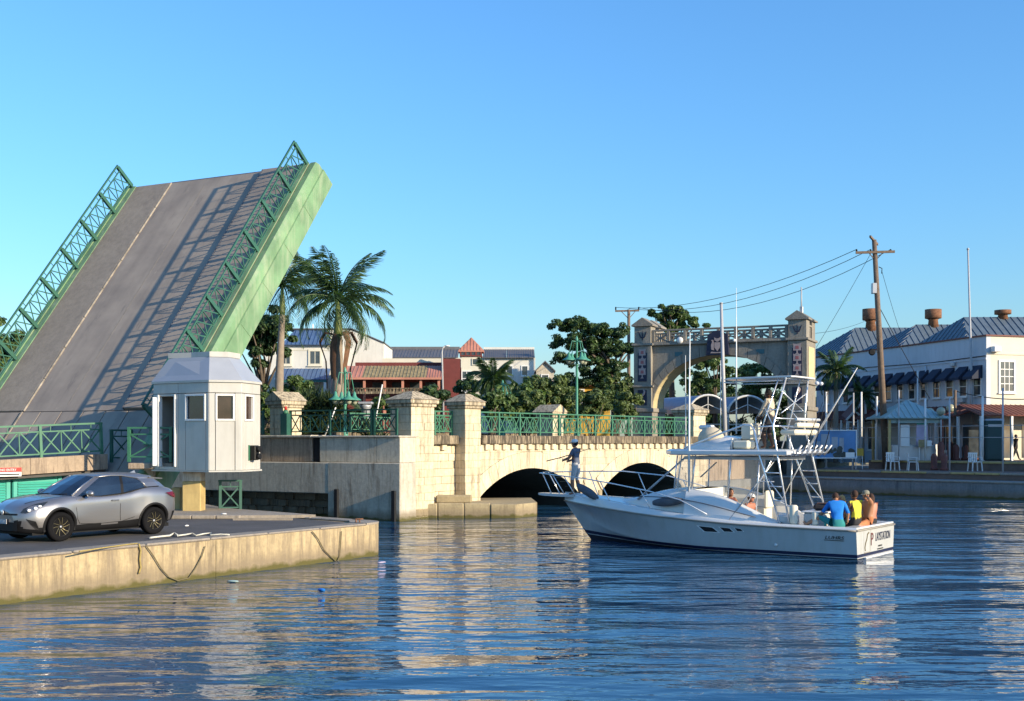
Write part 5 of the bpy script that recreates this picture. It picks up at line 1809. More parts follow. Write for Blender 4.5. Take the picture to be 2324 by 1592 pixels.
# ---- pale building with navy awnings on the right
def make_right():
    c0 = V((32.5, 80.0, 0))
    d = V((-0.279, 0.96, 0)).normalized()
    t = thing('awning_building', 'long pale two-storey building with navy awnings and hipped metal roofs', 'building', basis(c0, d, V((d.y, -d.x, 0)) * 1.0, V((0, 0, 1))))
    # local x goes away along the side facade, y points into the building (+) as seen from its facade
    g0, zp = 1.5, 10.45
    L = 22.0
    MB().box(0, L, 0.0, 0.35, g0, zp).build('side_wall', M['shade_wall'], t)
    MB().box(0.0, 0.35, 0.352, 26, g0, zp).build('front_wall', M['cream_wall'], t)  # same building, the cream of its sunlit end put into the colour
    MB().box(-0.1, L + 0.1, -0.1, 0.45, zp, zp + 0.1).build('coping', M['red_roof'], t)
    MB().box(-0.1, 0.45, 0.452, 26, zp, zp + 0.1).build('coping', M['red_roof'], t)
    MB().box(-0.02, L, -0.06, 0.0, 8.85, 8.97).build('string_course', M['shade_wall'], t)
    MB().box(-0.06, 0.0, 0.0, 26, 9.2, 9.32).build('string_course', M['cream_wall'], t)
    MB().box(L - 0.3, L, 0.36, 14, g0, zp - 0.2).build('rear_wall', M['shade_wall'], t)
    MB().box(0.4, L - 0.35, 0.36, 20, 9.3, 9.45).build('flat_roof', M['grey_roof'], t)
    for i in range(14):
        x = 0.45 + i * 1.49
        win_part(t, x + 0.1, x + 0.82, 6.45, 7.75, 0.0, M['white'], 'window', 0.09, (1, 2))
        aw = MB()
        x0, x1 = x - 0.06, x + 0.98
        pr = [(0.0, 8.5), (-0.85, 7.70), (-0.85, 7.52), (0.0, 7.6)]
        vs = [(x0, y, z) for y, z in pr] + [(x1, y, z) for y, z in pr]
        aw.add(vs, [(0, 1, 5, 4), (1, 2, 6, 5), (0, 3, 2, 1), (4, 5, 6, 7), (2, 3, 7, 6)])
        aw.build('awning', M['awning'], t, fix=True)
    for i in range(7):
        x = 0.6 + i * 3.0
        win_part(t, x, x + 1.5, 2.6, 4.3, 0.0, M['white'], 'window', 0.1, (2, 1))
    # lower canopy with rusty red roof along the facade
    for i in range(9):
        x0, x1 = i * 2.4, (i + 1) * 2.4 - 0.02
        ribbed([(x0, -2.3, 5.0), (x1, -2.3, 5.0), (x1, -0.002, 5.75), (x0, -0.002, 5.75)], M['red_roof'], 6, 'canopy_sheet', t)
        MB().box(x0 + 0.05, x0 + 0.2, -2.25, -2.1, g0, 4.95).build('canopy_post', M['white'], t)
    # front canopy (facing the camera)
    for i in range(8):
        y0, y1 = -2.3 + i * 2.4, -2.3 + (i + 1) * 2.4 - 0.02
        ribbed([(-2.3, y0, 5.0), (-2.3, y1, 5.0), (-0.07, y1, 5.75), (-0.07, y0, 5.75)], M['red_roof'], 6, 'canopy_sheet', t)
        MB().box(-2.25, -2.1, y0 + 0.1, y0 + 0.25, g0, 4.95).build('canopy_post', M['white'], t)
        MB().box(-0.03, -0.003, y0 + 0.4, y0 + 1.9, 2.1, 4.4).build('shop_window', M['window'], t)
    # front sash windows
    Mf = basis(V((0, 0, 0)), V((0, 1, 0)), V((1, 0, 0)), V((0, 0, 1)))
    for y in (1.1, 4.4, 7.7):
        win_part(t, y, y + 1.1, 6.7, 8.7, 0.0, M['white'], 'window', 0.13, (3, 4), Mx=basis(V((0, 0, 0)), V((0, 1, 0)), V((1, 0, 0)), V((0, 0, 1))))
    # wall boxes and pipes
    MB().cbox(3.2, 3.7, -0.2, -0.002, 8.6, 8.85, 0.02).build('wall_box', M['alu'], t)
    MB().tube([(1.55, -0.08, 5.8), (1.55, -0.08, 8.8)], 0.06, 6).build('drainpipe', M['shade_wall'], t)
    MB().tube([(6.6, -0.08, 5.8), (6.6, -0.08, 8.8)], 0.06, 6).build('drainpipe', M['shade_wall'], t)
    MB().cbox(-0.45, -0.002, 0.3, 0.9, 9.35, 9.75, 0.05).build('wall_box', M['white'], t)
    for x in (2.1, 8.2, 12.6):
        MB().cbox(x, x + 0.7, -0.35, -0.002, 5.95, 6.3, 0.03).build('air_conditioner', M['alu'], t)
    MB().tube([(0.02, -0.05, 9.1), (6, -0.05, 9.0), (14, -0.05, 9.15), (21, -0.05, 9.05)], 0.03, 6).build('wall_cable', M['black'], t)
    # hipped roofs: ridges run across the view
    inv = basis(c0, d, V((d.y, -d.x, 0)), V((0, 0, 1))).inverted()
    def lp(x, y, z):
        return inv @ V((x, y, z))
    for (cy, hd, zr, xs, mt) in ((104.0, 4.6, 13.35, 30.6, 'green_roof'), (95.2, 4.3, 12.75, 33.0, 'green_roof'), (86.6, 4.3, 12.45, 33.5, 'green_roof')):
        ze = 9.75
        fx = lambda yy: 32.5 - 0.2906 * (yy - 80.0) + 0.4
        A, B = (fx(cy - hd), cy - hd, ze), (62, cy - hd, ze)
        C, D = (62, cy + hd, ze), (fx(cy + hd), cy + hd, ze)
        r0, r1 = (xs, cy, zr), (58, cy, zr)
        hip_ribs(t, lp(*A), lp(*B), lp(*r0), lp(*r1), M[mt], 0.5)
        hip_ribs(t, lp(*D), lp(*A), lp(*r0), lp(*r0), M[mt], 0.5)
        hip_ribs(t, lp(*C), lp(*D), lp(*r1), lp(*r0), M[mt], 2.0)
    # rusty drum ventilators
    for px, Y, ytop in ((1976, 104.0, 702), (2118, 95.2, 703), (2276, 86.6, 704.5)):
        b_ = P(px, 745, Y)
        zr = {104.0: 13.35, 95.2: 12.75, 86.6: 12.45}[Y]
        zt = P(0, ytop, Y).z
        r = 0.62 * Y / 90
        v = bpy.data.objects.new('ventilator', None); COL.objects.link(v); v.parent = t
        v.matrix_local = Matrix.Translation(inv @ V((b_.x, Y, 0)))
        h = zt - zr
        MB().lathe([(r * 0.75, zr - 0.6), (r * 0.55, zr + h * 0.30), (r * 0.7, zr + h * 0.36)], 14).build('neck', M['rust'], v)
        MB().lathe([(r * 0.95, zr + h * 0.40), (r, zr + h * 0.42), (r, zr + h), (r * 0.93, zr + h), (r * 0.9, zr + h - 0.12), (0.0, zr + h - 0.14)], 18).build('drum', M['rust'], v)
    return t
make_right()

# ================================================================ PROMENADE
def pz(Y):
    return 1.36
def at_prom(px, Y, z=None):
    X = (px - CX) * Y / F
    off = (X - 18.1) * 0.703 + (Y - 75.0) * 0.711      # distance inland from the quay edge
    if z is None:
        z = 0.93 if off < 3.0 else (1.362 if off < 8.0 else 1.952)
    return V((X, Y, z))
# gazebo
def gazebo():
    Y = 79.5
    c = at_prom(2058, Y)
    t = thing('gazebo', 'open kiosk with pale green pyramid roof on the promenade', 'kiosk', Matrix.Translation(c))
    ze, za = P(0, 950, Y).z - c.z, P(0, 908, Y).z - c.z
    e = 2.15
    for (p, q) in (((-e, -e), (e, -e)), ((e, -e), (e, e)), ((e, e), (-e, e)), ((-e, e), (-e, -e))):
        hip_ribs(t, (p[0], p[1], ze), (q[0], q[1], ze), (0, 0, za), (0, 0, za), M['gaz'], 0.4)
    for x in (-1, 1):
        for y in (-1, 1):
            MB().box(x * 1.75 - 0.08, x * 1.75 + 0.08, y * 1.75 - 0.08, y * 1.75 + 0.08, 0, ze - 0.1).build('post', M['yellow_paint'] if x < 0 else M['red_roof'], t)
    for a, b_ in (((-1.85, -1.8), (1.85, -1.72)), ((-1.85, 1.72), (1.85, 1.8))):
        MB().box(a[0], b_[0], a[1], b_[1], ze - 0.35, ze - 0.1).build('beam', M['gaz'], t)
    MB().cbox(-1.5, 1.4, -1.5, -1.1, 0.0, 1.05, 0.02).build('counter', M['alu'], t)
    MB().box(-0.95, -0.35, -1.6, -1.51, 0.95, 2.4).build('poster_panel', M['white'], t)
    MB().box(0.1, 0.85, -1.62, -1.53, 1.0, 2.75).build('poster_panel', M['lilac'], t)
    MB().box(0.1, 0.85, -1.63, -1.621, 2.4, 2.75).build('poster_band', M['teal'], t)
    MB().cbox(0.15, 1.05, -1.9, -1.64, 0.9, 1.35, 0.06).build('white_goods', M['white'], t)
    MB().box(-1.6, 1.5, 1.3, 1.5, 0.0, 2.5).build('back_wall', M['alu'], t)
M['gaz'] = mat('pale_green_roof', (0.30, 0.42, 0.42), 0.5, var=0.12)
M['lilac'] = mat('lilac_board', (0.45, 0.4, 0.55), 0.6)
M['globe'] = mat('globe_glass', (0.35, 0.36, 0.26), 0.25, var=0.1)
gazebo()
# fence poles and wires along the quay edge
pts = []
for i, (px, yb, yt) in enumerate(((1937, 1076, 892), (2040, 1081, 886), (2155, 1086, 902), (2276, 1091, 881))):
    b_ = G(px, yb, 0.93)
    o = thing('fence_pole', ['slim grey pole at the quay edge behind the billboard', 'slim grey pole at the quay edge in front of the kiosk', 'slim grey pole at the quay edge right of the globe lamps', 'slim grey pole at the quay edge beside the portable toilet'][i], 'pole', Matrix.Translation(b_), 'grey quayside poles')
    h = P(0, yt, b_.y).z - 0.93
    MB().tube([(0, 0, 0), (0, 0, h)], 0.055, 8).build('shaft', M['grey_pole'], o)
    MB().lathe([(0.13, 0.0), (0.13, 0.03), (0.055, 0.04)], 10).build('base_plate', M['grey_pole'], o)
    pts.append(V((b_.x, b_.y, 0.93)))
w = MB()
for z in (2.55, 3.25):
    q = [p + V((0, 0, z)) for p in pts]
    q = [q[0] + (q[0] - q[1]) * 0.6] + q + [q[-1] + (q[-1] - q[-2]) * 0.6]
    w.tube(q, 0.018, 5)
tag(w.build('fence_wires', M['grey_pole']), 'two thin horizontal wires strung between the quayside poles', 'wire')
for i, (px, Y, y0, y1, lab) in enumerate(((1875, 82, 1040, 890, 'thin white pole left of the billboard'), (2083, 86, 1030, 842, 'white pole rising behind the kiosk roof'), (2186, 84, 1030, 851, 'white pole behind the globe lamps'), (1955, 84, 1040, 890, 'thin pole right of the billboard'), (2100, 77.5, 1060, 905, 'thin pole between kiosk and globe lamps'), (2230, 76, 1050, 900, 'thin pole just left of the portable toilet'), (1990, 80, 1050, 900, 'thin pole at the left corner of the kiosk'), (2318, 82, 1035, 893, 'grey pole at the right edge of the promenade'))):
    b_ = at_prom(px, Y)
    o = thing('pole', lab, 'pole', Matrix.Translation(b_), 'white promenade poles')
    MB().tube([(0, 0, 0), (0, 0, P(0, y1, Y).z - b_.z)], 0.07, 8).build('shaft', M['white'], o)
    MB().lathe([(0.12, 0.0), (0.12, 0.05), (0.07, 0.06)], 10).build('base_plate', M['grey_pole'], o)
# wooden post with sagging cable
b_ = at_prom(2167, 80)
o = thing('wooden_post', 'brown wooden post carrying a black cable on the promenade', 'post', Matrix.Translation(b_))
MB().tube([(0, 0, 0), (0.03, 0, P(0, 886, 80).z - b_.z)], [0.12, 0.1], 8).build('shaft', M['wood'], o)
cb = MB()
a0 = V((0.03, 0, P(0, 888, 80).z - b_.z))
for_c = [a0 + V((6.5 * u, -3.0 * u, -0.9 * 4 * u * (1 - u) * 0.55 - 0.25 * u)) for u in [i / 12 for i in range(13)]]
cb.tube(for_c, 0.035, 6)
cb.build('cable', M['black'], o)
# globe lamps
lamp_pos = [(2110.6, 936, 78.5), (2135.5, 934, 77.5), (2157, 927, 81), (2197, 924, 82)]
glabs = ['leftmost globe lamp by the kiosk', 'second globe lamp from the kiosk', 'third globe lamp from the kiosk, in front of wooden post', 'globe lamp nearest the portable toilet']
for (px, py, Y), lab in zip(lamp_pos, glabs):
    b_ = at_prom(px, Y)
    o = thing('globe_lamp', lab, 'lamp', Matrix.Translation(b_), 'promenade globe lamps')
    zc = P(0, py, Y).z - b_.z
    MB().lathe([(0.28, 0), (0.28, 0.1), (0.2, 0.25), (0.24, 1.0), (0.16, 1.2), (0.06, 1.25)], 10).build('base', M['red_roof'], o)
    MB().tube([(0, 0, 1.2), (0, 0, zc - 0.25)], 0.05, 8).build('stem', M['grey_pole'], o)
    MB().ball((0, 0, zc), 0.29, 14, 10).build('globe', M['globe'], o)
# bollards
for i, (px, Y) in enumerate(((2120, 76), (2143, 75.2), (2170, 79), (2190, 79.6), (2215, 80))):
    b_ = at_prom(px, Y)
    o = MB().lathe([(0.26, 0), (0.26, 0.12), (0.18, 0.2), (0.22, 0.85), (0.12, 1.05), (0.0, 1.1)], 12).build('bollard', M['red_roof'], None, Matrix.Translation(b_))
    tag(o, ['leftmost brick-red bollard right of the kiosk', 'second brick-red bollard right of the kiosk', 'middle brick-red bollard of the promenade row', 'fourth brick-red bollard of the promenade row', 'brick-red bollard closest to the portable toilet'][i], 'bollard', 'brick-red bollards')
# billboard with landscape picture
def billboard():
    Y = 76.5
    a, b_ = P(1846, 976, Y), P(1944.5, 1041, Y)
    t = thing('billboard', 'framed blue picture board standing at the quay edge', 'billboard', Matrix.Translation((a.x, Y, 0.93)))
    W, z0, z1 = b_.x - a.x, b_.z - 0.93, a.z - 0.93
    MB().box(0, W, 0, 0.06, z0, z1).build('board', mat('board_sky', (0.06, 0.20, 0.42), 0.4, var=0.5, scale=0.5), t)
    for q in ((0, W, z0, z0 + 0.06), (0, W, z1 - 0.06, z1), (0, 0.06, z0 + 0.06, z1 - 0.06), (W - 0.06, W, z0 + 0.06, z1 - 0.06)):
        MB().box(q[0], q[1], -0.04, 0.0, q[2], q[3]).build('frame', M['white'], t)
    pr = MB()
    hz = z1 - z0
    pale, dk = mat('print_building', (0.3, 0.33, 0.38), 0.5, var=0.3), mat('print_trees', (0.04, 0.05, 0.045), 0.6, var=0.6, scale=5)
    for x0, x1, a_, c_ in ((0.18, 0.38, 0.25, 0.85), (0.42, 0.56, 0.25, 0.75), (0.6, 0.7, 0.2, 0.72), (0.05, 0.16, 0.2, 0.6)):
        pr.box(W * x0, W * x1, -0.008, -0.001, z0 + hz * a_, z0 + hz * c_)
    pr.build('printed_buildings', pale, t)
    tr = MB()
    for i in range(30):
        x = W * random.uniform(0.05, 0.93); zz = z0 + hz * random.uniform(0.08, 0.34)
        r = random.uniform(0.08, 0.2)
        n = 7
        tr.wall_prism([(x + r * math.cos(6.283 * k / n), zz + r * math.sin(6.283 * k / n)) for k in range(n)], -0.016 - i * 0.0002, -0.009)
    tr.build('printed_trees', dk, t)
    MB().box(W * 0.74, W * 0.95, -0.024, -0.018, z0 + 0.08, z0 + 0.4).build('caption', M['white'], t)
    for x in (0.06, W - 0.25):
        MB().tube([(x, 0.1, 0), (x, 0.1, z1)], 0.05, 8).build('leg', M['grey_pole'], t)
billboard()
# portable toilet
def toilet():
    Y = 78.0
    c = at_prom(2249.5, Y)
    t = thing('portable_toilet', 'dark green portable toilet with pale roof on the promenade', 'toilet', Matrix.Translation(c))
    g = mat('toilet_green', (0.008, 0.05, 0.055), 0.5)
    h = P(0, 955, Y).z - c.z
    MB().cbox(-0.62, 0.62, -0.6, 0.6, 0.05, h, 0.04).build('cabin', g, t)
    MB().cbox(-0.52, 0.52, -0.63, -0.601, 0.12, h - 0.35, 0.02).build('door', g, t)
    MB().box(-0.45, 0.45, -0.64, -0.602, h - 0.42, h - 0.26).build('vent_panel', M['alu'], t)
    MB().lathe([(0.9, h), (0.86, h + 0.06), (0.5, h + 0.16), (0.0, h + 0.2)], 4, M=Rz(R(45)), smooth=False).build('roof', M['alu'], t)
    MB().cbox(-0.66, 0.66, -0.64, 0.64, 0.0, 0.06, 0.02).build('base', M['black'], t)
toilet()
# white plastic chairs
def chair_proto():
    t = thing('plastic_chair', 'white plastic armchair by the kiosk on the promenade', 'chair', None, 'white plastic chairs')
    MB().cbox(-0.24, 0.24, -0.22, 0.24, 0.42, 0.46, 0.015).build('seat', M['white'], t)
    b_ = MB()
    for i in range(5):
        x = -0.19 + i * 0.095
        b_.box(x - 0.03, x + 0.03, 0.23, 0.26, 0.46, 0.82)
    b_.box(-0.23, 0.23, 0.225, 0.265, 0.82, 0.9)
    b_.build('backrest', M['white'], t)
    for x in (-0.22, 0.22):
        for y in (-0.2, 0.22):
            MB().bar((x, y, 0.42), (x * 1.15, y * 1.15, 0.0), 0.045, 0.045).build('leg', M['white'], t)
        MB().tube([(x * 1.1, -0.2, 0.44), (x * 1.15, -0.2, 0.66), (x * 1.15, 0.24, 0.68)], 0.02, 6).build('armrest', M['white'], t)
    return t
cp = chair_proto()
spots = [(2026, 75.5, 0.2, 'white plastic armchair in front of the kiosk counter', 1.3), (2072, 75.0, 1.4, 'white chair turned sideways right of the kiosk', 1.25), (2213, 73.5, 0.1, 'white plastic chair left of the portable toilet', 1.3), (2060, 79.0, 2.6, 'white chair under the kiosk roof', 1.2)]
for i, (px, Y, a, lab, s) in enumerate(spots):
    o = cp if i == 0 else copy_tree(cp)
    o.matrix_world = Matrix.Translation(at_prom(px, Y)) @ Rz(a) @ Matrix.Scale(s, 4)
    o['label'] = lab
# small yellow sign boards on stands
for i, (px, Y, lab) in enumerate(((1950, 78.5, 'small yellow sign board beside the billboard'), (2094, 77.5, 'small yellow-green sign board at the kiosk corner'))):
    o = thing('sign_board', lab, 'sign', Matrix.Translation(at_prom(px, Y)), 'yellow sign boards')
    MB().box(-0.28, 0.28, -0.03, 0.0, 0.9, 1.4).build('plate', M['yellow_wall'] if i == 0 else M['mossy_roof'], o)
    for x in (-0.22, 0.22):
        MB().bar((x, 0.02, 0), (x, 0.02, 1.35), 0.04).build('leg', M['white'], o)
# blue-and-white stair railing and small gable porch near the far building
o = thing('gable_porch', 'white trussed porch gable with red roof near the coconut palm', 'porch', Matrix.Translation(at_prom(1965, 92, 1.95)))
MB().wall_prism([(-1.5, 2.75), (1.5, 2.75), (1.5, 2.95), (0, 4.6), (-1.5, 2.95)], 0.25, 3.0).build('gable_wall', M['red_roof'], o)
for p, q in (((-1.5, 2.8), (1.5, 2.8)), ((-1.5, 2.95), (0, 4.6)), ((1.5, 2.95), (0, 4.6)), ((0, 2.8), (0, 4.4)), ((-0.75, 3.6), (0, 2.9)), ((0.75, 3.6), (0, 2.9))):
    MB().bar((p[0], 0.1, p[1]), (q[0], 0.1, q[1]), 0.12, 0.14).build('truss_bar', M['white'], o)
for s in (-1, 1):
    MB().box(s * 1.4 - 0.1, s * 1.4 + 0.1, 0.0, 0.2, 0, 2.72).build('post', M['white'], o)

# canopies with white arched fronts behind the arch
def canopy(px0, px1, Y, yb, yt, label):
    a, b_ = P(px0, yb, Y), P(px1, yt, Y)
    W, H = b_.x - a.x, b_.z - a.z
    t = thing('barrel_canopy', label, 'canopy', Matrix.Translation((a.x, Y, GZ)), 'barrel-vaulted canopies')
    n = 14
    z0 = a.z - GZ
    arc = [(W / 2 - W / 2 * math.cos(math.pi * i / n), z0 + H * math.sin(math.pi * i / n)) for i in range(n + 1)]
    mb = MB()
    for i in range(n):
        p, q = arc[i], arc[i + 1]
        mb.add([(p[0], 0, p[1]), (q[0], 0, q[1]), (q[0] - 2.5, 6, q[1]), (p[0] - 2.5, 6, p[1])], [(0, 1, 2, 3)], 0, True)
    mb.build('vault', M['can'], t)
    MB().tube([(x, -0.02, z) for x, z in arc], 0.1, 6).build('front_hoop', M['white'], t)
    MB().bar((W / 2, 0, z0), (W / 2, 0, z0 + H), 0.05).build('strut', M['white'], t)
    MB().bar((0.2, 0, z0 + 0.1), (W / 2, 0, z0 + H * 0.5), 0.05).build('strut', M['white'], t)
    MB().bar((W - 0.2, 0, z0 + 0.1), (W / 2, 0, z0 + H * 0.5), 0.05).build('strut', M['white'], t)
    for x in (0.05, W - 0.05):
        MB().tube([(x, 0, 0), (x, 0, z0)], 0.06, 6).build('post', M['grey_pole'], t)
        MB().tube([(x - 2.5, 6, 0), (x - 2.5, 6, z0)], 0.06, 6).build('post', M['grey_pole'], t)
    for k in range(3):
        MB().box(0.1, W - 0.1, 2.5, 2.6, 0.4 + k * 0.5, 0.52 + k * 0.5).build('railing_bar', M['white'], t)
M['can'] = mat('canopy_sheet', (0.25, 0.31, 0.40), 0.5, var=0.1)
canopy(1563, 1651, 97, 938, 897, 'left barrel canopy with white hoop behind the bridge pier')
canopy(1652, 1742, 97, 938, 899, 'right barrel canopy with white hoop behind the boat')
MB_cols = None

# ================================================================ POLES, LAMPS, WIRES
def util_pole():
    Y = 79.0
    base = at_prom(2012, Y)
    top = P(1984, 545, Y)
    t = thing('utility_pole', 'tall leaning wooden utility pole with two crossarms', 'utility pole', Matrix.Translation(base))
    tv = top - base
    MB().tube([(0, 0, -0.1), tv * 0.5, tv], [0.24, 0.2, 0.15], 10).build('shaft', M['wood'], t)
    def on(py):
        u = (base.z - P(0, py, Y).z) / (base.z - top.z)
        return tv * u
    c1 = on(576)
    MB().bar(c1 + V((-1.35, -0.2, 0.03)), c1 + V((1.27, -0.2, 0.10)), 0.12, 0.16).build('crossarm', M['wood'], t)
    c2 = on(547)
    MB().bar(c2 + V((-0.55, -0.9, 0.14)), c2 + V((0.5, 0.9, -0.1)), 0.12, 0.14).build('crossarm', M['wood'], t)
    MB().bar(c1 + V((-0.45, -0.2, 0)), on(592), 0.05, 0.05).build('brace', M['wood'], t)
    MB().bar(c1 + V((0.45, -0.2, 0)), on(592), 0.05, 0.05).build('brace', M['wood'], t)
    for x in (-1.3, -0.35, 1.0):
        MB().lathe([(0.05, 0), (0.07, 0.08), (0.04, 0.16), (0.0, 0.18)], 8, M=Matrix.Translation(c1 + V((x, -0.2, 0.1)))).build('insulator', M['black'], t)
    b1 = on(655)
    MB().cbox(b1.x - 0.34, b1.x - 0.05, -0.2, 0.2, b1.z - 0.35, b1.z + 0.35, 0.02).build('transformer_box', M['alu'], t)
    b2 = on(613)
    MB().tube([b2 + V((0.2, 0, 0.2)), b2 + V((0.42, 0, 0.1)), b2 + V((0.4, 0, -0.25))], 0.03, 6).build('fitting', M['black'], t)
    b3 = on(800)
    MB().lathe([(0.17, -0.06), (0.24, 0.0), (0.17, 0.06)], 12, M=basis(b3 + V((-0.62, -0.2, 0)), V((0, 0, 1)), V((1, 0, 0)), V((0, 1, 0)))).build('cable_coil', M['black'], t)
    MB().bar(b3, b3 + V((-0.5, -0.15, 0.02)), 0.05).build('coil_bracket', M['black'], t)
    return t, base, c1, on
UP, ub, uc1, uon = util_pole()
# second pole behind the tree
b_ = P(1427, 930, 112.0)
t2 = thing('utility_pole', 'distant utility pole whose crossarm shows above the spreading tree', 'utility pole', Matrix.Translation((b_.x, 112, GZ)))
h2 = P(0, 703, 112).z - GZ
MB().tube([(0, 0, 0), (0, 0, h2)], [0.2, 0.14], 8).build('shaft', M['wood'], t2)
MB().bar((-1.3, 0, h2 - 0.15), (1.0, 0, h2 - 0.1), 0.14, 0.16).build('crossarm', M['wood'], t2)
for x in (-1.25, 0.95):
    MB().box(x - 0.06, x + 0.06, -0.06, 0.06, h2 - 0.05, h2 + 0.25).build('insulator', M['black'], t2)
MB().bar((-0.7, 0, h2 - 0.2), (0, 0, h2 - 0.9), 0.06).build('brace', M['wood'], t2)
MB().bar((0.6, 0, h2 - 0.2), (0, 0, h2 - 0.9), 0.06).build('brace', M['wood'], t2)
# power lines
def wire(label, p0, p1, sag, r=0.022, name='power_line'):
    pts = []
    for i in range(15):
        u = i / 14
        pts.append(V(p0).lerp(V(p1), u) - V((0, 0, sag * 4 * u * (1 - u))))
    o = MB().tube(pts, r, 5).build(name, M['black'])
    tag(o, label, 'wire', 'overhead wires')
t2w = V((b_.x, 112, GZ + h2 + 0.2))
wire('upper power line from the utility pole towards the tree', ub + uc1 + V((-1.3, -0.2, 0.25)), t2w + V((-1.25, 0, 0)), 1.25)
wire('middle power line from the utility pole towards the tree', ub + uc1 + V((-0.35, -0.2, 0.25)), t2w + V((0.0, 0, -0.1)), 1.5)
wire('lowest power line from the utility pole towards the tree', ub + uc1 + V((1.0, -0.2, 0.25)), t2w + V((0.95, 0, 0)), 1.9)
wire('guy wire running down left from the utility pole top', ub + uon(560), P(1852, 790, 80.5), 0.1, 0.014, 'guy_wire')
wire('guy wire running down right from the utility pole', ub + uon(615) + V((0.4, 0, 0)), P(2040, 745, 92), 0.1, 0.014, 'guy_wire')
wire('thin service wire from the memorial arch to the roof ventilator', P(1851, 757, 81.0), P(1962, 730, 103), 0.15, 0.014, 'guy_wire')
wire('long stay crossing the awnings right of the utility pole', ub + uon(690), P(2110, 905, 80.0), 0.1, 0.025, 'guy_wire')
# flagpole on the right building
b_ = P(2206, 828, 81.0)
fp = thing('flagpole', 'tall thin flagpole above the corner of the awning building', 'flagpole', Matrix.Translation((b_.x, 81.0, 1.9)))
MB().tube([(0, 0, 0), (-0.02, 0, 5.5), (-0.28, 0, P(0, 567, 81).z - 1.9)], [0.1, 0.085, 0.06], 8).build('shaft', M['grey_pole'], fp)
MB().ball((-0.28, 0, P(0, 566, 81).z - 1.9), 0.1, 8, 6).build('finial', M['grey_pole'], fp)
# grey mast near the far bridge pier
b_ = P(1645, 985, 80.0)
gm = thing('grey_mast', 'thick grey mast standing behind the boat tower', 'mast', Matrix.Translation((b_.x, 80.0, 0.9)))
MB().tube([(0.1, 0, 0), (-0.25, 0, P(0, 690, 80).z - 0.9)], [0.17, 0.1], 10).build('shaft', M['grey_pole'], gm)
MB().lathe([(0.3, 0), (0.3, 0.06), (0.18, 0.1)], 12).build('base_plate', M['grey_pole'], gm)
MB().lathe([(0.13, 0), (0.11, 0.08), (0.0, 0.1)], 10, M=Tm(-0.25, 0, P(0, 690, 80).z - 0.9)).build('cap', M['grey_pole'], gm)

# green four-lantern lamp posts
def lantern_post(label, px, Y, ytop, ylamp, zbase=GZ):
    b_ = P(px, 935, Y)
    t = thing('street_lamp', label, 'street lamp', Matrix.Translation((b_.x, Y, zbase)), 'green lantern posts')
    H = P(0, ytop, Y).z - zbase
    hl = P(0, ylamp, Y).z - zbase
    MB().lathe([(0.16, 0), (0.16, 0.5), (0.1, 0.6), (0.075, 0.8), (0.06, H - 0.3), (0.09, H - 0.25), (0.05, H - 0.1), (0.0, H)], 10).build('post', M['green_lamp'], t)
    for k in range(4):
        a = k * math.pi / 2 + 0.5
        d = V((math.cos(a), math.sin(a), 0))
        MB().tube([(0, 0, H - 0.35), tuple(d * 0.3 + V((0, 0, H - 0.3))), tuple(d * 0.5 + V((0, 0, hl + 0.35)))], 0.022, 6).build('arm', M['green_lamp'], t)
        l_ = MB().lathe([(0.03, 0.42), (0.07, 0.36), (0.10, 0.2), (0.16, 0.12), (0.34, 0.02), (0.36, -0.02), (0.2, -0.02)], 12, M=Matrix.Translation(d * 0.5 + V((0, 0, hl)))).build('lamp_shade', M['green_lamp'], t)
        MB().ball((0, 0, 0), (0.15, 0.15, 0.17), 10, 7, M=Matrix.Translation(d * 0.5 + V((0, 0, hl - 0.08)))).build('glass', M['globe'], l_)
    MB().tube([(0.08, 0, hl - 0.25), (-0.08, 0, hl - 0.25)], 0.09, 8).build('collar', M['green_lamp'], t)
M['green_lamp'] = mat('lamp_green', (0.07, 0.27, 0.19), 0.45, var=0.12)
lantern_post('green four-lantern lamp post left of the memorial arch', 1309, 64, 762, 818)
lantern_post('green lantern post in front of the spiky thicket', 783, 58.5, 832, 908)
lantern_post('green lantern post half hidden in the bushes right of the bright piers', 1141, 66, 862, 908)
# grey street lamp with curved neck
b_ = P(1003, 880, 84)
t = thing('street_lamp', 'pale grey street lamp with curved neck before the maroon wall', 'street lamp', Matrix.Translation((b_.x, 84, GZ)))
h = P(0, 800, 84).z - GZ
MB().tube([(0.15, 0, 0), (0, 0, h), (0.05, 0, h + 0.3), (0.22, 0, h + 0.45)], [0.08, 0.06, 0.05, 0.05], 8).build('post', M['grey_pole'], t)
MB().ball((0.38, 0, h + 0.46), (0.2, 0.12, 0.06), 8, 6).build('lamp_head', M['white'], t)
# column stump and leaning white poles behind the abutment railing
b_ = P(830, 985, 60)
t = thing('stone_column', 'short grey stone column behind the dark green railing', 'column', Matrix.Translation((b_.x, 60, GZ)))
MB().lathe([(0.3, 0), (0.3, 0.2), (0.24, 0.3), (0.22, 1.7), (0.3, 1.82), (0.3, 1.95), (0.0, 2.0)], 14).build('shaft', M['alu'], t)
MB().cbox(-0.36, 0.36, -0.36, 0.36, 1.96, 2.08, 0.02).build('capital', M['alu'], t)
for i, (a, c_, lab) in enumerate((((736, 968), (762, 925), 'white pole leaning right behind the railing, left of the column'), ((846, 960), (868, 873), 'long white pole leaning right behind the railing, right of the column'))):
    p, q = P(a[0], a[1] + 25, 58.0), P(c_[0], c_[1], 58.0)
    p.z = max(p.z, GZ - 0.1)
    o = MB().tube([p, q], 0.035, 6).build('boat_pole', M['white'])
    tag(o, lab, 'pole', 'leaning white poles')

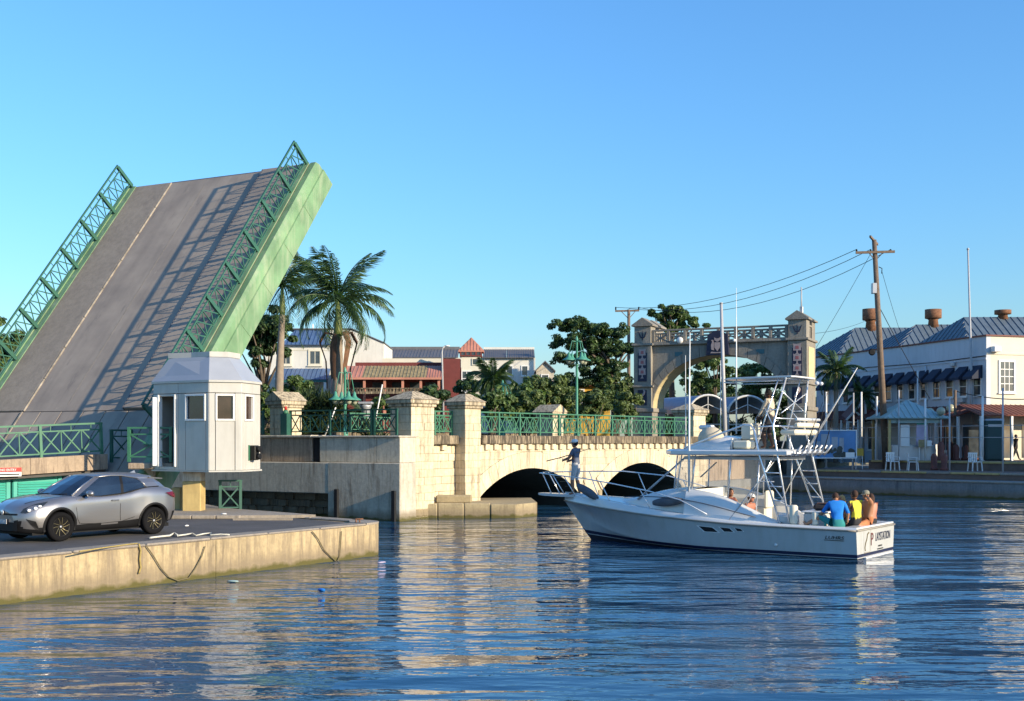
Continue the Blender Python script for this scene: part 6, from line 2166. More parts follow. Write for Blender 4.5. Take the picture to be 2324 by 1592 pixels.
# ---- unseen building, added right of the view to shade the promenade
wh = thing('shade_building', 'plain unseen building right of the view, added to shade the promenade', 'building', frame(V((41.6, 56.0, 0)), (0.35, 0.94)))
MB().box(0, 10.5, -16, 0, 0.9, 13.0).build('wall', M['cream_wall'], wh)
ribbed([(-0.4, 0.5, 13.0), (10.9, 0.5, 13.0), (10.9, -8.0, 15.6), (-0.4, -8.0, 15.6)], M['grey_roof'], 16, 'roof_sheet', wh)
ribbed([(-0.4, -16.5, 13.0), (10.9, -16.5, 13.0), (10.9, -8.0, 15.6), (-0.4, -8.0, 15.6)], M['grey_roof'], 16, 'roof_sheet', wh)
for i in range(3):
    win_part(wh, 1.2 + i * 3.2, 3.0 + i * 3.2, 3.0, 5.2, 0.0, M['white'], Mx=basis(V((0, 0, 0)), V((1, 0, 0)), V((0, -1, 0)), V((0, 0, 1))))

# retaining wall between far quay and bridge road
rw = thing('retaining_wall', 'brown concrete retaining wall behind the boat at the bridge end', 'wall', frame(V((11.4, 68.6, 0)), (0.55, 0.835)))
for i in range(5):
    MB().cbox(i * 1.9, i * 1.9 + 1.88, 0.0, 0.5, 0.6, 3.3, 0.03).build('wall_panel', M['concrete_brown'], rw)
MB().cbox(-0.1, 9.6, -0.08, 0.6, 3.301, 3.45, 0.03).build('coping', M['ledge_stone'], rw)
rw2 = thing('retaining_wall', 'stained retaining wall under the memorial arch road', 'wall', frame(V((6.5, 75.6, 0)), (0.9, 0.43)))
for i in range(6):
    MB().cbox(i * 2.0, i * 2.0 + 1.98, -0.5, 0.0, 0.6, 3.28, 0.03).build('wall_panel', M['concrete_brown'], rw2)
# ================================================================ PEOPLE
def ik(a, b, l1, l2, bend):
    """middle joint between a and b for two bones, bending towards bend"""
    a, b, bend = V(a), V(b), V(bend)
    d = b - a
    L = min(d.length, (l1 + l2) * 0.999)
    dn = d.normalized()
    x = (l1 * l1 - l2 * l2 + L * L) / (2 * L)
    h = math.sqrt(max(0.0, l1 * l1 - x * x))
    p = (bend - dn * bend.dot(dn))
    p = p.normalized() if p.length > 1e-4 else dn.orthogonal().normalized()
    return a + dn * x + p * h, a + dn * L
def skin_mesh(verts, edges, radii, root=0):
    me = bpy.data.meshes.new('body')
    me.from_pydata([tuple(v) for v in verts], edges, [])
    ob = bpy.data.objects.new('tmp_body', me)
    COL.objects.link(ob)
    md = ob.modifiers.new('s', 'SKIN')
    md.use_smooth_shade = True
    sv = me.skin_vertices[0].data if me.skin_vertices else None
    if sv is None:
        bm = bmesh.new(); bm.from_mesh(me); bm.verts.layers.skin.verify(); bm.to_mesh(me); bm.free()
        sv = me.skin_vertices[0].data
    for i, r in enumerate(radii):
        r = (r, r) if not isinstance(r, tuple) else r
        sv[i].radius = (r[0] * 1.22, r[1] * 1.22)
        sv[i].use_root = (i == root)
    sb = ob.modifiers.new('d', 'SUBSURF')
    sb.levels = 2; sb.render_levels = 2
    dg = bpy.context.evaluated_depsgraph_get()
    dg.update()
    out = bpy.data.meshes.new_from_object(ob.evaluated_get(dg))
    bpy.data.objects.remove(ob)
    bpy.data.meshes.remove(me)
    return out
def person(label, Mx, H=1.75, pelvis=(0, 0, 0.93), lean=(0, 0, 1), hands=None, feet=None, head_off=(0.03, 0, 0.0), yaw=0.0, pitch=0.0,
           skin='skin_tan', top='cl_slate', bottom='cl_grey', sleeve=1, trouser=1, hair='hair_black', hairlen=0.0, cap=None, knees=None, elbows=None, group=None, female=False, shoes=None):
    k = H / 1.75
    t = thing('person', label, 'person', Mx @ Matrix.Scale(k, 4), group)
    pel = V(pelvis)
    ln = V(lean).normalized()
    side = V((0, 1, 0))
    fw = side.cross(ln).normalized()
    sw = 0.165 if female else 0.185
    sp = pel + ln * 0.18
    ch = pel + ln * 0.40
    nk = pel + ln * 0.555
    hb = nk + ln * 0.05 + V(head_off) * 0.5
    hd = nk + V((ln.x * 0.6, ln.y * 0.6, max(0.6, ln.z))).normalized() * 0.165 + V(head_off)
    vs, es, rs, tags = [], [], [], []
    def av(p, r, par=None, tg='skin'):
        vs.append(V(p)); rs.append(r)
        i = len(vs) - 1
        if par is not None:
            es.append((par, i)); tags.append((par, i, tg))
        return i
    i0 = av(pel, (0.135, 0.10) if not female else (0.14, 0.10))
    i1 = av(sp, (0.118, 0.095) if not female else (0.10, 0.085), i0, 'waist')
    i2 = av(ch, (0.15, 0.11) if not female else (0.125, 0.1), i1, 'torso')
    i3 = av(nk, 0.058, i2, 'torso')
    i4 = av(hb, 0.052, i3, 'neck')
    hands = hands or [(0.1, 0.26, pel.z - 0.05), (0.1, -0.26, pel.z - 0.05)]
    feet = feet or [(0.02, 0.1, 0.06), (0.02, -0.1, 0.06)]
    finger_jobs = []
    for s, hnd, el in ((1, hands[0], (elbows or [(-0.6, 0.5, -0.2), (-0.6, -0.5, -0.2)])[0]), (-1, hands[1], (elbows or [(-0.6, 0.5, -0.2), (-0.6, -0.5, -0.2)])[1])):
        sh = ch + ln * 0.10 + side * (s * sw)
        eb, wr = ik(sh, hnd, 0.285, 0.25, el)
        a = av(sh, 0.068, i2, 'torso')
        mid = sh.lerp(eb, 0.55)
        m_ = av(mid, 0.050, a, 'sleeve1')
        b = av(eb, 0.042, m_, 'sleeve2')
        m2 = av(eb.lerp(wr, 0.45), 0.038, b, 'sleeve3')
        c = av(wr, 0.028, m2, 'sleeve3')
        d = (wr - eb).normalized()
        e = av(wr + d * 0.075, (0.038, 0.02), c, 'hand')
        finger_jobs.append((wr, d, s))
    for s, ft, kn in ((1, feet[0], (knees or [(1, 0.15, 0)] * 2)[0]), (-1, feet[1], (knees or [(1, -0.15, 0)] * 2)[1])):
        hp = pel + side * (s * 0.09) - ln * 0.03
        ke, an = ik(hp, ft, 0.43, 0.42, kn)
        a = av(hp, 0.092, i0, 'thigh')
        m_ = av(hp.lerp(ke, 0.5), 0.076, a, 'thigh')
        b = av(ke, 0.056, m_, 'thigh2')
        m2 = av(ke.lerp(an, 0.35), 0.056, b, 'shin')
        c = av(an, 0.036, m2, 'shin')
        dd = (an - ke).normalized()
        toe = V((fw.x, fw.y, 0)).normalized() if abs(fw.z) < 0.9 else V((1, 0, 0))
        if abs(dd.z) < 0.5:
            toe = (toe * 0.3 + V((0, 0, 1)) * 0.8 + dd * 0.3).normalized()
        e = av(an + toe * 0.15 + V((0, 0, -0.035)), 0.03, c, 'foot')
    body = skin_mesh(vs, es, rs, 0)
    mats = [M[skin], M[top] if top else M[skin], M[bottom], M[shoes] if shoes else M[skin], M['hair_black'], M['cl_white']]
    body.materials.clear()
    for mm in mats:
        body.materials.append(mm)
    idx = {'skin': 0, 'neck': 0, 'hand': 0, 'waist': 1, 'torso': 1, 'sleeve1': 1 if sleeve >= 1 else 0, 'sleeve2': 1 if sleeve >= 2 else 0, 'sleeve3': 1 if sleeve >= 3 else 0, 'thigh': 2, 'thigh2': 2 if trouser >= 1 else 0, 'shin': 2 if trouser >= 2 else 0, 'foot': 3}
    if top is None:
        idx.update({'waist': 0, 'torso': 0, 'sleeve1': 0, 'sleeve2': 0, 'sleeve3': 0})
    for p in body.polygons:
        c = V(p.center)
        best, bt = 1e9, 'skin'
        for (a, b, tg) in tags:
            A, B = vs[a], vs[b]
            ab = B - A
            u = max(0, min(1, (c - A).dot(ab) / max(ab.length_squared, 1e-9)))
            dist = (c - (A + ab * u)).length
            if dist < best:
                best, bt = dist, tg
        if bt in ('torso',) and (c - nk).dot(ln) > 0.015 and (c - nk).length < 0.085:
            bt = 'neck'
        if bt == 'waist' and (c - pel).dot(ln) < 0.07:
            bt = 'thigh'
        p.material_index = idx[bt]
        p.use_smooth = True
    # head with face, ears; fingers
    mb = MB()
    Rh = Matrix.Translation(hd) @ Rz(yaw) @ Matrix.Rotation(pitch, 4, 'Y')
    mb.ball((0, 0, 0.0), (0.098, 0.078, 0.118), 14, 10, 0, Rh)
    mb.ball((0.035, 0, -0.07), (0.06, 0.055, 0.055), 10, 7, 0, Rh)
    mb.add([(0.093, -0.014, 0.012), (0.093, 0.014, 0.012), (0.122, 0.0, -0.022), (0.09, -0.018, -0.035), (0.09, 0.018, -0.035)], [(0, 2, 1), (0, 3, 2), (1, 2, 4), (3, 4, 2)], 0, True, Rh)
    for s in (-1, 1):
        mb.ball((-0.005, s * 0.08, -0.005), (0.022, 0.010, 0.032), 8, 6, 0, Rh)
        mb.ball((0.086, s * 0.032, 0.018), (0.012, 0.014, 0.009), 8, 6, 4, Rh)
        mb.add([(0.093, s * 0.05, 0.045), (0.096, s * 0.015, 0.043), (0.095, s * 0.015, 0.036), (0.092, s * 0.05, 0.038)], [(0, 1, 2, 3)], 4, False, Rh)
    mb.add([(0.095, -0.024, -0.06), (0.098, 0.0, -0.056), (0.095, 0.024, -0.06), (0.096, 0.0, -0.068)], [(0, 1, 2, 3)], 4, False, Rh)
    for wr, d, s in finger_jobs:
        u = V((0, 0, 1)) - d * d.z
        u = u.normalized() if u.length > 0.05 else V((0, 1, 0))
        w = d.cross(u)
        palm = wr + d * 0.07
        for q, (off, ln_) in enumerate(((-0.027, 0.062), (-0.009, 0.072), (0.009, 0.068), (0.026, 0.052))):
            b0 = palm + u * off
            curl = w * (0.018 * s)
            mb.tube([b0, b0 + d * ln_ * 0.55 + curl, b0 + d * ln_ * 0.8 + curl * 2.4], [0.0095, 0.009, 0.007], 6, 0)
        b0 = wr + d * 0.03 + u * 0.03
        mb.tube([b0, b0 + d * 0.03 + u * 0.022, b0 + d * 0.055 + u * 0.024], [0.011, 0.01, 0.008], 6, 0)
    hm = mb.mesh('head', mats)
    bm = bmesh.new()
    bm.from_mesh(body); bm.from_mesh(hm)
    bm.to_mesh(body); bm.free()
    bpy.data.meshes.remove(hm)
    link('body', body, t)
    if hair:
        h = MB()
        n = 16
        h.ball((-0.014, 0, 0.018), (0.105, 0.09, 0.118), n, 12, 0, Rh)
        # open the face side by pulling front vertices back
        inv = Rh.inverted()
        for i, p in enumerate(h.v):
            q = inv @ p
            if q.x > 0.045 and q.z < 0.075:
                q.x = 0.045 - (q.x - 0.045) * 0.2
                q.y *= 0.98
            if q.z < -0.055 and hairlen <= 0:
                q.z = -0.055 + (q.z + 0.055) * 0.25
            h.v[i] = Rh @ q
        if hairlen > 0:
            ring = []
            for j in range(6):
                u = j / 5
                zz = 0.03 - hairlen * u
                wy = 0.092 * (1 + 0.25 * math.sin(u * 2.5)) * (1 - 0.35 * u)
                wx = 0.06 * (1 - 0.3 * u)
                ring.append([(-0.055 - 0.02 * u + wx * math.cos(a), wy * math.sin(a), zz) for a in [2 * math.pi * q / 12 for q in range(12)]])
            h.loft([[Rh @ V(p) for p in r] for r in ring], True, True, 0, True)
        h.build('hair', M[hair], t)
    if cap:
        c = MB()
        c.lathe([(0.112, 0.03), (0.112, 0.07), (0.098, 0.115), (0.06, 0.142), (0.0, 0.148)], 16, 0, Rh @ Matrix.Diagonal((1.0, 0.88, 1.0, 1.0)))
        c.add([(0.09, -0.07, 0.045), (0.09, 0.07, 0.045), (0.16, 0.06, 0.03), (0.19, 0.0, 0.025), (0.16, -0.06, 0.03), (0.09, -0.07, 0.037), (0.09, 0.07, 0.037), (0.16, 0.06, 0.022), (0.19, 0.0, 0.017), (0.16, -0.06, 0.022)],
              [(0, 4, 3, 2, 1), (5, 6, 7, 8, 9), (1, 2, 7, 6), (2, 3, 8, 7), (3, 4, 9, 8), (4, 0, 5, 9)], 0, False, Rh)
        c.build('cap', M[cap], t)
    return t

# ================================================================ SPORT-FISHING BOAT
BO = V((10.44, 33.5, 0))
BH = V((-0.814, 0.58, 0)).normalized()
MBT = frame(BO, BH)                 # x towards the bow, y to port (towards the camera), z up
MBI = MBT.inverted()
def L_(px, py, Y):
    return MBI @ P(px, py, Y)
HX = [0, 2, 4, 6, 7.5, 8.5, 9.5, 10.2, 10.6]
HS = [1.66, 1.74, 1.78, 1.66, 1.40, 1.08, 0.62, 0.25, 0.04]
ZX = [0, 3, 6, 8, 10.6]
ZS = [0.80, 0.84, 0.97, 1.10, 1.26]
CXs = [0, 4, 6, 7.5, 8.5, 9.2, 9.7, 10.6]
CB = [1.56, 1.58, 1.36, 0.98, 0.62, 0.34, 0.14, 0.02]
CZ = [0.0, 0.03, 0.12, 0.24, 0.40, 0.60, 0.82, 1.24]
KX = [0, 6, 8.5, 9.2, 9.6, 10.0, 10.6]
KZ = [-0.55, -0.6, -0.45, -0.25, 0.02, 0.5, 1.22]
def sheer(x):
    return crom(HX, HS, x), crom(ZX, ZS, x)
def make_boat():
    t = thing('fishing_boat', 'white sport-fishing boat with tuna tower and passengers crossing the harbour', 'boat', MBT)
    NX, NJ = 64, 34
    rows = []
    for i in range(NX + 1):
        x = 10.6 * i / NX
        bs, zs = sheer(x)
        bc, zc = crom(CXs, CB, x), crom(CXs, CZ, x)
        zk = crom(KX, KZ, x)
        zc = max(zc, zk + 0.01)
        zc = min(zc, zs - 0.01)
        pw = 1.0 + 0.9 * max(0, (x - 5.0) / 5.6)
        lo = 0.045 + 0.16 * max(0, (x - 4.5) / 5.5) ** 1.5
        hi = lo + 0.09 + 0.02 * max(0, (x - 6) / 4)
        def yz(z):
            if z <= zc:
                return bc * max(0.0, (z - zk) / (zc - zk))
            return bc + (bs - bc) * ((z - zc) / (zs - zc)) ** pw
        levels = [zk + (lo - 0.025 - zk) * q / 7 for q in range(8)] + [lo, hi] + [hi + (zs - hi) * q / 25 for q in range(1, 26)]
        half = []
        for zz in levels:
            zz = min(max(zz, zk), zs)
            half.append((yz(zz), zz))
        rows.append((x, half))
    def stripe(x):
        lo = 0.045 + 0.16 * max(0, (x - 4.5) / 5.5) ** 1.5
        return lo, lo + 0.09 + 0.02 * max(0, (x - 6) / 4)
    def mf(c, i, k):
        return 2 if k < 7 else (0 if k == 7 else (1 if k == 8 else 0))
    hull = MB()
    for s in (1, -1):
        rings = [[(x, s * y, z) for (y, z) in half] for x, half in rows]
        hull.loft(rings, False, False, 0, True, None, mf)
    # transom
    tr = rows[0][1]
    for j in range(NJ):
        (y0, z0), (y1, z1) = tr[j], tr[j + 1]
        zc = (z0 + z1) / 2
        hull.add([(-0.0, -y0, z0), (-0.0, y0, z0), (-0.0, y1, z1), (-0.0, -y1, z1)], [(0, 1, 2, 3)], mf(V((0, 0, zc)), 0, j), False)
    hull.build('hull', [M['gel_hull'], M['navy'], M['antifoul']], t, fix=True)
    # rub rail
    for s in (1, -1):
        MB().tube([(x, s * (sheer(x)[0] + 0.012), sheer(x)[1]) for x in [10.6 * i / 40 for i in range(41)]], 0.028, 6).build('rub_rail', M['rub'], t)
    MB().tube([(-0.015, -1.66, 0.80), (-0.015, 1.66, 0.80)], 0.028, 6).build('rub_rail', M['rub'], t)
    # deck edge (toe rail / gunwale) and decks
    def rise(x):
        return 0.07 + 0.17 * max(0, min(1, (x - 3.5) / 5.0))
    gw = MB()
    for s in (1, -1):
        ra = []
        for i in range(41):
            x = 10.6 * i / 40
            bs, zs = sheer(x)
            r = rise(x)
            b2 = max(bs - 0.035, 0.005)
            b3 = max(bs - 0.34, 0.0)
            ra.append([(x, s * bs, zs + 0.002), (x, s * b2, zs + r), (x, s * max(b2 - 0.03, 0.003), zs + r + 0.012), (x, s * b3, zs + r + 0.012), (x, s * b3, zs + 0.0)])
        gw.loft(ra, False, False, 0, True)
    gw.build('gunwale', M['gel'], t, fix=True)
    fd = MB()
    ra = []
    for i in range(25):
        x = 5.2 + (10.6 - 5.2) * i / 24
        bs, zs = sheer(x)
        z = zs + rise(x) + 0.008
        b = max(bs - 0.30, 0.0)
        ra.append([(x, b * c, z + 0.05 * (1 - c * c)) for c in (-1, -0.66, -0.33, 0, 0.33, 0.66, 1)])
    fd.loft(ra, False, False, 0, True)
    fd.build('foredeck', M['gel'], t, fix=True)
    # cockpit: sole, liners, transom cap
    MB().box(0.12, 5.4, -1.5, 1.5, 0.28, 0.33).build('cockpit_sole', M['cushion'], t)
    for s in (1, -1):
        ra = []
        for i in range(16):
            x = 0.12 + 5.2 * i / 15
            bs, zs = sheer(x)
            ra.append([(x, s * (bs - 0.33), zs + 0.05), (x, s * (bs - 0.33), 0.3)])
        MB().loft(ra, False, False, 0, True).build('cockpit_liner', M['gel'], t)
    MB().cbox(0.0, 0.42, -1.62, 1.62, 0.82, 0.885, 0.02).build('transom_cap', M['gel'], t)
    MB().box(0.38, 0.42, -1.35, 1.35, 0.3, 0.82).build('cockpit_liner', M['gel'], t)
    MB().box(-0.012, 0.0, -0.62, -0.1, 0.16, 0.19).build('tab', M['black'], t)
    MB().cbox(-0.1, -0.0, -1.3, 1.1, -0.005, 0.035, 0.012).build('trim_tab', M['white'], t)
    # cabin trunk
    TX = [5.3, 6.0, 6.5, 7.0, 7.5, 8.0, 8.45]
    TZ = [1.84, 1.82, 1.74, 1.62, 1.50, 1.40, 1.30]
    TB = [1.34, 1.30, 1.22, 1.10, 0.92, 0.68, 0.35]
    ra = []
    for i in range(22):
        x = 5.3 + 3.15 * i / 21
        zt, b = crom(TX, TZ, x), crom(TX, TB, x)
        zd = sheer(x)[1] + rise(x) - 0.05
        h = max(zt - zd, 0.02)
        ra.append([(x, s_ * b * f, zd + h * g) for s_, f, g in ((1, 1.0, 0), (1, 0.97, 0.45), (1, 0.90, 0.78), (1, 0.78, 0.93), (1, 0.5, 0.99), (1, 0.0, 1.02), (-1, 0.5, 0.99), (-1, 0.78, 0.93), (-1, 0.90, 0.78), (-1, 0.97, 0.45), (-1, 1.0, 0))])
    MB().loft(ra, False, False, 0, True).build('cabin_trunk', M['gel'], t, fix=True)
    MB().box(5.28, 5.34, -1.25, 1.25, 0.33, 1.80).build('bulkhead', M['gel'], t)
    # sloping side coamings
    CX_ = [2.3, 2.7, 3.2, 3.8, 4.5, 5.34]
    CZ_ = [0.93, 1.06, 1.28, 1.52, 1.72, 1.84]
    for s in (1, -1):
        ra = []
        for i in range(20):
            x = 2.3 + 3.04 * i / 19
            zt = crom(CX_, CZ_, x)
            bs, zs = sheer(x)
            zd = zs + rise(x) - 0.02
            ra.append([(x, s * (bs - 0.14), zd), (x, s * (bs - 0.24), zd + (zt - zd) * 0.5), (x, s * (bs - 0.36), zt), (x, s * (bs - 0.46), zt + 0.005), (x, s * (bs - 0.5), zt - 0.03), (x, s * (bs - 0.5), 0.3)])
        MB().loft(ra, False, False, 0, True).build('side_coaming', M['gel'], t, fix=True)
        MB().tube([(x, s * (sheer(x)[0] - 0.18), sheer(x)[1] + rise(x) + 0.16 + 0.28 * math.sin(math.pi * (x - 3.0) / 5.0)) for x in [3.0 + 4.6 * i / 14 for i in range(15)]], 0.016, 6).build('grab_rail', M['canvas'], t)
    # hull side vents
    def hull_y(x, z):
        bs, zs = sheer(x)
        bc, zc = crom(CXs, CB, x), crom(CXs, CZ, x)
        pw = 1.0 + 0.9 * max(0, (x - 5.0) / 5.6)
        q = max(0, (z - zc) / (zs - zc))
        return bc + (bs - bc) * q ** pw
    for s in (1,):
        for x0, w, h in ((4.75, 0.62, 0.15), (4.05, 0.42, 0.12), (3.58, 0.26, 0.09)):
            zt = 0.74
            def pt(x, z, o):
                return (x, s * (hull_y(x, z) + o), z)
            fr = [pt(x0, zt + 0.0, 0.004), pt(x0 - w * 0.72, zt - 0.02, 0.004), pt(x0 - w, zt - h, 0.004), pt(x0 - w * 0.30, zt - h, 0.004)]
            c = sum((V(p) for p in fr), V()) / 4
            outer = [tuple(c + (V(p) - c) * 1.28 + V((0, 0.0, 0))) for p in fr]
            v = MB().add(outer, [(0, 1, 2, 3)]).build('vent_trim', M['white'], t, fix=True)
            MB().add([(a, b + 0.004, z) for a, b, z in fr], [(0, 1, 2, 3)]).build('vent_opening', M['void'], v, fix=True)
    MB().lathe([(0.05, 0), (0.045, 0.02), (0.0, 0.02)], 10, M=basis(V((2.35, hull_y(2.35, 0.3) + 0.003, 0.3)), V((1, 0, 0)), V((0, 0, -1)), V((0, 1, 0)))).build('through_hull', M['white'], t)
    # hardtop
    def slab(x0, x1, hw, hf, z0, z1, name, mt, rnd=0.35, e=0.06):
        out = [(x0, -hw + 0.1), (x0 + 0.1, -hw), (x1 - 1.2, -hw), (x1 - 0.6, -hw * 0.93), (x1 - 0.22, -hf), (x1, -hf * 0.45), (x1 + 0.03, 0), (x1, hf * 0.45), (x1 - 0.22, hf), (x1 - 0.6, hw * 0.93), (x1 - 1.2, hw), (x0 + 0.1, hw), (x0, hw - 0.1)]
        cx = (x0 + x1) / 2
        def lay(k, z):
            return [(cx + (p[0] - cx) * (1 - k / (x1 - x0) * 2), p[1] * (1 - k / hw), z) for p in out]
        MB().loft([lay(e, z0), lay(0, z0 + 0.04), lay(0, z1 - 0.05), lay(e * 0.8, z1)], True, True, 0, False).build(name, mt, t, fix=True)
    slab(2.02, 6.5, 1.40, 0.9, 2.85, 3.03, 'hardtop', M['gel'], e=0.12)
    MB().box(2.5, 5.6, -1.0, 1.0, 2.72, 2.815).build('overhead_frame', M['alu'], t)
    # flybridge cowl, covers, radar, helm
    ra = []
    for i in range(15):
        x = 4.05 + 1.85 * i / 14
        u = i / 14
        zt = 3.04 + 0.40 * math.sin(math.pi * (0.28 + 0.72 * u)) ** 1.1 + 0.01
        b = 1.05 * (1 - 0.55 * u ** 2)
        ra.append([(x, b * math.cos(a), 3.03 + (zt - 3.03) * math.sin(a) ** 0.7) for a in [math.pi * q / 12 for q in range(13)]])
    MB().loft(ra, False, False, 0, True).build('flybridge_cowl', M['gel'], t, fix=True)
    MB().box(4.02, 4.06, -0.98, 0.98, 3.045, 3.36).build('cowl_back', M['gel'], t)
    MB().ball((4.95, 0.45, 3.36), (0.42, 0.36, 0.36), 14, 9).build('tan_cover', M['tan'], t)
    MB().cbox(3.5, 4.0, 0.42, 0.98, 3.05, 3.3, 0.05).build('cushion', M['cushion'], t)
    rd = bpy.data.objects.new('radar', None); COL.objects.link(rd); rd.parent = t
    MB().lathe([(0.24, 3.05), (0.2, 3.3), (0.15, 3.5), (0.15, 3.58)], 14, M=Tm(5.35, -0.1, 0)).build('pedestal', M['gel'], rd)
    MB().lathe([(0.17, 3.56), (0.17, 3.64)], 14, M=Tm(5.35, -0.1, 0)).build('collar', M['navy'], rd)
    MB().cbox(5.2, 5.5, -0.42, 0.28, 3.64, 3.78, 0.06).build('antenna_bar', M['white'], rd)
    MB().cbox(3.66, 4.02, -0.35, 0.35, 3.3, 3.82, 0.05).build('helm_console', M['cushion'], t)
    MB().box(3.7, 3.98, -0.28, 0.28, 3.05, 3.3).build('console_base', M['canvas'], t)
    wh = [(3.6, 0.2 * math.cos(a), 3.88 + 0.2 * math.sin(a) * 0.9) for a in [6.283 * q / 16 for q in range(17)]]
    MB().tube(wh, 0.012, 6).build('steering_wheel', M['steel'], t)
    sb = bpy.data.objects.new('bench', None); COL.objects.link(sb); sb.parent = t
    MB().cbox(2.1, 2.6, -1.0, 0.75, 3.46, 3.62, 0.05).build('seat', M['cushion'], sb)
    MB().cbox(2.02, 2.16, -1.0, 0.75, 3.68, 3.82, 0.04).build('backrest', M['cushion'], sb)
    MB().tube([(2.08, -1.05, 3.92), (2.08, 0.8, 3.92)], 0.045, 8).build('bolster', M['gel'], sb)
    for y in (-0.85, 0.6):
        MB().tube([(2.35, y, 3.04), (2.35, y, 3.46)], 0.03, 6).build('leg', M['steel'], sb)
    # top canopy
    slab(2.1, 4.6, 0.86, 0.6, 5.15, 5.20, 'top_canopy', M['gel'])
    # tower tubing
    def pipe(pts, r=0.028, name='tower_tube', mt='steel', n=7):
        MB().tube(pts, r, n).build(name, M[mt], t)
    for s in (1, -1):
        pipe([(2.28, s * 1.5, 0.9), (2.98, s * 1.34, 2.85), (3.2, s * 1.22, 3.62), (3.32, s * 1.18, 3.74), (3.55, s * 1.15, 3.76), (4.2, s * 1.1, 3.55), (5.6, s * 1.0, 3.06)], 0.029)
        pipe([(2.0, s * 1.5, 0.88), (2.42, s * 1.34, 2.85), (2.62, s * 1.2, 3.72), (2.36, s * 0.84, 5.15)], 0.028)
        pipe([(3.25, s * 0.98, 3.05), (2.95, s * 0.96, 4.0), (2.6, s * 0.82, 5.15)], 0.02)
        pipe([(2.62, s * 1.2, 3.72), (3.05, s * 1.2, 3.7)], 0.022)
        for u in (0.16, 0.34, 0.55, 0.75):
            a = V((2.0, s * 1.5, 0.88)).lerp(V((2.42, s * 1.34, 2.85)), u)
            b = V((2.28, s * 1.5, 0.9)).lerp(V((2.98, s * 1.34, 2.85)), u)
            pipe([a, b], 0.02, 'ladder_rung')
        pipe([(2.15, s * 1.42, 1.5), (2.7, s * 1.38, 2.2)], 0.016)
        # cabin supports and curtains
        for x, y in ((5.85, 1.18), (5.2, 1.27), (4.0, 1.3), (3.1, 1.3)):
            zt = crom(CX_, CZ_, x) if x < 5.3 else 1.80
            pipe([(x, s * y, zt), (x - 0.08, s * (y - 0.06), 2.84)], 0.022, 'support_post')
        pipe([(3.4, s * 1.3, 1.4), (2.6, s * 1.2, 2.83)], 0.018)
    for k in (-0.5, 0.5):
        pipe([(6.1, k, 1.82), (5.95, k * 0.95, 2.84)], 0.02, 'support_post')
    pipe([(2.62, -1.2, 3.72), (2.62, 1.2, 3.72)], 0.022)
    pipe([(2.45, -1.0, 4.75), (2.45, 1.0, 4.1)], 0.016)
    pipe([(2.45, 1.0, 4.75), (2.45, -1.0, 4.1)], 0.016)
    pipe([(2.36, -0.92, 5.12), (2.36, 0.92, 5.12)], 0.02)
    pipe([(4.4, -0.7, 5.06), (4.4, 0.7, 5.06)], 0.018)
    pipe([(2.5, 0.8, 5.06), (4.4, 0.7, 5.06)], 0.016)
    pipe([(2.5, -0.8, 5.06), (4.4, -0.7, 5.06)], 0.016)
    for y in (-0.95, -0.6):
        MB().ball((1.98, y, 5.02), (0.07, 0.06, 0.06), 8, 6).build('spot_lamp', M['lens'], t)
    # clear curtains
    for (a, b) in (((6.1, -0.5), (6.1, 0.5)), ((6.1, 0.5), (5.85, 1.16)), ((6.1, -0.5), (5.85, -1.16)), ((5.85, 1.17), (5.2, 1.25)), ((5.85, -1.17), (5.2, -1.25)), ((5.2, -1.25), (4.0, -1.27))):
        n = 10
        lo, hi = [], []
        for i in range(n + 1):
            u = i / n
            x, y = a[0] + (b[0] - a[0]) * u, a[1] + (b[1] - a[1]) * u
            w = 0.012 * math.sin(i * 2.1)
            lo.append((x + w, y, 1.80)); hi.append((x - 0.13 - w, y * 0.95, 2.82))
        MB().loft([lo, hi], False, False, 0, True).build('clear_curtain', M['vinyl'], t)
    # helm seats and boxes inside, cockpit lockers
    MB().cbox(4.9, 5.25, -0.9, 0.9, 0.34, 1.55, 0.06).build('dash_console', M['gel'], t)
    MB().cbox(3.55, 4.05, -1.0, -0.45, 0.34, 1.25, 0.06).build('helm_seat', M['cushion'], t)
    MB().cbox(3.5, 3.62, -1.0, -0.45, 1.2, 1.75, 0.05).build('helm_seat_back', M['cushion'], t)
    MB().cbox(3.4, 4.6, 0.45, 1.0, 0.34, 0.95, 0.05).build('lounge_seat', M['cushion'], t)
    MB().cbox(1.05, 1.75, 0.15, 1.1, 0.34, 1.22, 0.05).build('bait_locker', M['gel'], t)
    MB().cbox(1.0, 1.8, 0.1, 1.15, 1.222, 1.27, 0.02).build('locker_lid', M['white'], t)
    MB().cbox(2.0, 2.5, 0.7, 1.25, 0.34, 1.15, 0.05).build('tackle_box', M['white'], t)
    MB().lathe([(0.1, 0.9), (0.12, 0.95), (0.12, 1.4), (0.08, 1.45)], 12, M=Tm(1.9, 1.42, 0)).build('cushion_roll', M['cushion'], t)
    MB().lathe([(0.08, 0.9), (0.09, 0.95), (0.09, 1.25), (0.06, 1.28)], 12, M=Tm(1.25, 1.45, 0)).build('cushion_roll', M['cushion'], t)
    # rod holders along the aft edge of the hardtop
    for k in range(7):
        y = -1.25 + k * 0.4
        pipe([(2.0, y, 2.85), (1.78, y - 0.05, 3.16)], 0.032, 'rod_holder', 'alu', 8)
    pipe([(1.95, -1.35, 2.93), (1.95, 1.3, 2.93)], 0.02, 'rod_rack')
